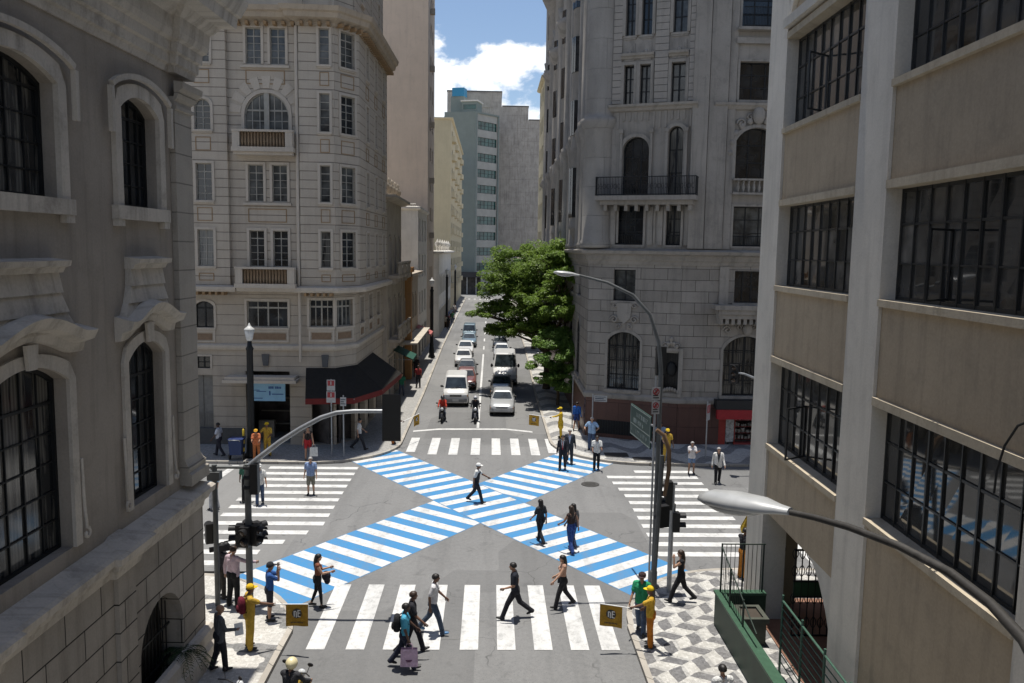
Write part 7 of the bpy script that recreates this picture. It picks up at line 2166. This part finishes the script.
person('dark haired man in a white shirt beside the green terrace wall', x, y, 350, H=1.70, skin='b', top=W_, bottom=K_, stride=12, z=PV)
# --- right far corner
person('man in a white shirt and black trousers beside the two men in suits', 5.35, 39.4, 182, skin='c', top=W_, bottom=K_, stride=10, armL=(20, 60, 5), armR=(15, 50, 5), z=RD)
person('man in a black suit with a red tie on the blue crossing', 3.66, 39.4, 190, H=1.74, skin='b', top=W_, bottom=(.02, .02, .024), jacket=(.022, .022, .028), tie=(.40, .03, .05), sleeve='long', stride=14, z=RD)
person('grey haired man in a charcoal suit beside the man with the red tie', 4.12, 40.6, 185, H=1.78, skin='a', top=(.5, .52, .6), bottom=(.035, .037, .042), jacket=(.045, .048, .055), sleeve='long', hair='grey', stride=16, lead=-1, z=RD, build=1.08)
x, y = pv(5.62, 43.6)
person('heavy grey haired man in a light blue shirt with hands on hips', x, y, 195, H=1.76, skin='a', top=(.30, .43, .60), bottom=(.07, .10, .17), armL=(10, 70, 35, 90), armR=(10, 70, 35, 90), hair='grey', z=PV, build=1.12, stride=5)
x, y = pv(4.15, 46.3)
c = person('crew man in a long yellow raincoat holding an orange flag towards the road', x, y, 270, H=1.76, skin='c', top=(.58, .38, .03), bottom=(.58, .38, .03), sleeve='long', cap=(.62, .44, .03), armL=(62, 15, 6), skirt=True, legs='long', z=PV)
flag('orange flag held by the crew man in the yellow raincoat', c['hands'][0], (2.3, 46.1, 1.42))
x, y = pv(5.3, 48.4)
person('person in a bright blue jacket and shorts behind the man in the yellow raincoat', x, y, 20, skin='b', top=(.03, .12, .42), bottom=(.03, .06, .2), legs='short', sleeve='long', stride=14, z=PV)
x, y = pv(9.2, 41.0)
person('crew man in yellow overalls and cap in front of the red granite wall', x, y, 180, skin='d', top=YEL, bottom=YEL, cap=(.62, .44, .03), armL=(8, 15, 12), armR=(20, 60, 10), z=PV)
x, y = pv(9.12, 42.3)
person('man in a dusky blue shirt with hands on hips behind the yellow crew man', x, y, 185, H=1.80, skin='c', top=(.22, .28, .38), bottom=(.04, .04, .05), armL=(8, 75, 38, 95), armR=(8, 75, 38, 95), z=PV, build=1.1)
person('woman in a white top and blue denim shorts with folded arms', 9.95, 38.8, 178, H=1.62, sex='f', skin='b', top=(.62, .60, .60), bottom=(.16, .24, .38), legs='short', armL=(32, 95, 6, 35), armR=(32, 95, 6, 35), hair='grey', z=RD)
person('grey haired man in a white jacket and black trousers', 10.8, 37.2, 185, H=1.72, skin='a', top=(.06, .06, .065), bottom=K_, jacket=(.62, .61, .58), sleeve='long', stride=11, z=RD, hair='grey')
person('person in a red orange shirt inside the red shop', 13.3, 44.7, 180, H=1.66, sex='f', skin='b', top=(.40, .08, .04), bottom=(.45, .42, .40), z=.13)
# --- the far street: riders and walkers
def rider(label, x, y, head, top, helmet, H=1.70, dz=0.0, sleeve='long'):
    person(label, x, y, head, H=H, top=top, bottom=(.03, .035, .05), sleeve=sleeve, sit=(62, 78, 14), armL=(48, 22, 14), armR=(48, 22, 14), lean=8, helmet=helmet, z=-.10 + dz, group='motorcycle riders')
rider('rider in a red jacket and dark helmet on the black motorcycle', -2.95, 50.95, 180, (.45, .05, .03), (.03, .03, .035))
rider('rider in black with a silver helmet on the lane line', -.88, 50.95, 180, (.022, .022, .025), (.42, .42, .44))
rider('rider in dark clothes and a white and yellow helmet on the yellow motorcycle', -4.40, 17.42, 15, (.04, .04, .045), (.68, .60, .36))
for lab, x, y, hd, tp, bt, ex in (
    ('person all in dark clothes in the shade beyond the charcoal awning', -6.15, 67.6, 0, (.02, .02, .022), (.02, .02, .024), {}),
    ('man in a red top walking away along the kerb beyond the charcoal awning', -5.5, 62.3, 0, (.33, .05, .05), (.03, .03, .035), {}),
    ('person in a green shirt beside the charcoal corner awning', -6.35, 58.4, 180, (.03, .16, .09), (.05, .06, .09), {}),
    ('walker in a white shirt in the distant group on the pavement', -6.6, 116, 180, (.55, .55, .55), (.03, .03, .05), {}),
    ('walker in a dark red shirt in the distant group on the pavement', -5.9, 112.5, 180, (.28, .03, .04), (.03, .03, .04), {}),
    ('long haired walker in black in the distant group on the pavement', -5.6, 108.5, 0, (.03, .03, .03), (.03, .025, .025), dict(longhair=True, sex='f')),
    ('walker in a blue shirt in the distant group on the pavement', -6.3, 121, 180, (.10, .14, .30), (.04, .04, .05), {}),
    ('walker in a cream shirt and brown trousers in the distant group on the pavement', -6.1, 110.5, 190, (.42, .38, .30), (.08, .05, .03), {}),
    ('walker in a maroon dress in the distant group on the pavement', -6.4, 113.5, 10, (.16, .03, .05), (.16, .03, .05), dict(sex='f', skirt=True)),
    ('walker in a green top in the distant group on the pavement', -5.5, 118, 180, (.05, .15, .08), (.04, .04, .06), dict(sex='f')),
    ('bald walker in a pale blue shirt in the distant group on the pavement', -6.0, 124, 180, (.3, .36, .45), (.04, .04, .05), dict(bald=True)),
    ('walker in a grey shirt at the back of the distant group', -5.75, 127, 0, (.25, .25, .26), (.05, .05, .06), {}),
    ('long haired walker in a pale top, farthest along the pavement', -5.9, 134, 180, (.45, .42, .38), (.05, .05, .07), dict(sex='f', longhair=True))):
    person(lab, x, y, hd, top=tp, bottom=bt, stride=13, z=PV, detail=.022, group='walkers on the far pavement', **ex)
CLX, CLY, CLZ = 3.1, .4, .2
EXPO = 0.62
# ------------------------------------------------------------------ light, sky, camera
w = bpy.data.worlds.new('World'); S.world = w
w.use_nodes = True
nt = w.node_tree; nd = nt.nodes; lk = nt.links
bg = nd['Background']
SUN_EL, SUN_AZ = R(84.3), R(-14)       # azimuth from +y, negative = left of the street axis
sky = nd.new('ShaderNodeTexSky'); sky.sky_type = 'NISHITA'; sky.sun_disc = False
sky.sun_elevation = SUN_EL; sky.sun_rotation = SUN_AZ; sky.altitude = 700; sky.air_density = 1.0; sky.dust_density = 1.2; sky.ozone_density = 1.0
tc = nd.new('ShaderNodeTexCoord')
def wm(op, a, b=None, clamp=False):
    x = nd.new('ShaderNodeMath'); x.operation = op; x.use_clamp = clamp
    for i, q in enumerate((a, b)):
        if q is None: continue
        if isinstance(q, (int, float)): x.inputs[i].default_value = q
        else: lk.new(q, x.inputs[i])
    return x.outputs[0]
# heaped clouds: noise on the sky directions, thicker towards the horizon
mp = nd.new('ShaderNodeMapping'); mp.inputs['Scale'].default_value = (1, 1, 1.5); mp.inputs['Location'].default_value = (CLX, CLY, CLZ); lk.new(tc.outputs['Generated'], mp.inputs['Vector'])
n1 = nd.new('ShaderNodeTexNoise'); n1.inputs['Scale'].default_value = 9; n1.inputs['Detail'].default_value = 9; n1.inputs['Roughness'].default_value = .56; n1.inputs['Distortion'].default_value = .15; lk.new(mp.outputs[0], n1.inputs['Vector'])
sx = nd.new('ShaderNodeSeparateXYZ'); lk.new(tc.outputs['Generated'], sx.inputs[0])
el = nd.new('ShaderNodeMapRange'); lk.new(sx.outputs[2], el.inputs[0]); el.inputs[1].default_value = .15; el.inputs[2].default_value = .31; el.inputs[3].default_value = .24; el.inputs[4].default_value = -.22
cov = wm('ADD', n1.outputs['Fac'], el.outputs[0])
cr = nd.new('ShaderNodeMapRange'); cr.interpolation_type = 'SMOOTHSTEP'; lk.new(cov, cr.inputs[0]); cr.inputs[1].default_value = .50; cr.inputs[2].default_value = .58
sh = nd.new('ShaderNodeMapRange'); lk.new(cov, sh.inputs[0]); sh.inputs[1].default_value = .52; sh.inputs[2].default_value = .80
cc = nd.new('ShaderNodeMix'); cc.data_type = 'RGBA'; lk.new(sh.outputs[0], cc.inputs[0]); cc.inputs[6].default_value = (8.6, 8.9, 9.2, 1); cc.inputs[7].default_value = (7.2, 7.6, 8.1, 1)
mx = nd.new('ShaderNodeMix'); mx.data_type = 'RGBA'; lk.new(cr.outputs[0], mx.inputs[0]); lk.new(sky.outputs[0], mx.inputs[6]); lk.new(cc.outputs[2], mx.inputs[7])
lk.new(mx.outputs[2], bg.inputs['Color']); bg.inputs['Strength'].default_value = .09
sl = bpy.data.lights.new('sun', 'SUN'); sl.energy = 3.9; sl.angle = R(.53); sl.color = (1.0, .955, .88)
so = link(bpy.data.objects.new('sun', sl))
dv = Vector((math.sin(SUN_AZ) * math.cos(SUN_EL), math.cos(SUN_AZ) * math.cos(SUN_EL), math.sin(SUN_EL)))
so.rotation_euler = dv.to_track_quat('Z', 'Y').to_euler(); so.location = (0, 20, 60)
cd = bpy.data.cameras.new('camera'); co = link(bpy.data.objects.new('camera', cd))
cd.sensor_width = 36; cd.lens = 815 / 1024 * 36; cd.clip_start = .1; cd.clip_end = 1500
pitch, yaw, roll = R(6.4), R(1.55), R(.9)
fw = Vector((math.sin(yaw) * math.cos(pitch), math.cos(yaw) * math.cos(pitch), -math.sin(pitch)))
r_ = fw.cross(Vector((0, 0, 1))).normalized(); u_ = r_.cross(fw)
r2 = r_ * math.cos(roll) + u_ * math.sin(roll); u2 = u_ * math.cos(roll) - r_ * math.sin(roll)
co.matrix_world = Matrix(((r2.x, u2.x, -fw.x, 0), (r2.y, u2.y, -fw.y, 0), (r2.z, u2.z, -fw.z, 10.8), (0, 0, 0, 1)))
S.camera = co
S.view_settings.view_transform = 'Standard'; S.view_settings.look = 'None'; S.view_settings.gamma = 1.0; S.view_settings.exposure = EXPO
S.view_settings.use_curve_mapping = False
S.cycles.max_bounces = 6; S.cycles.use_denoising = True
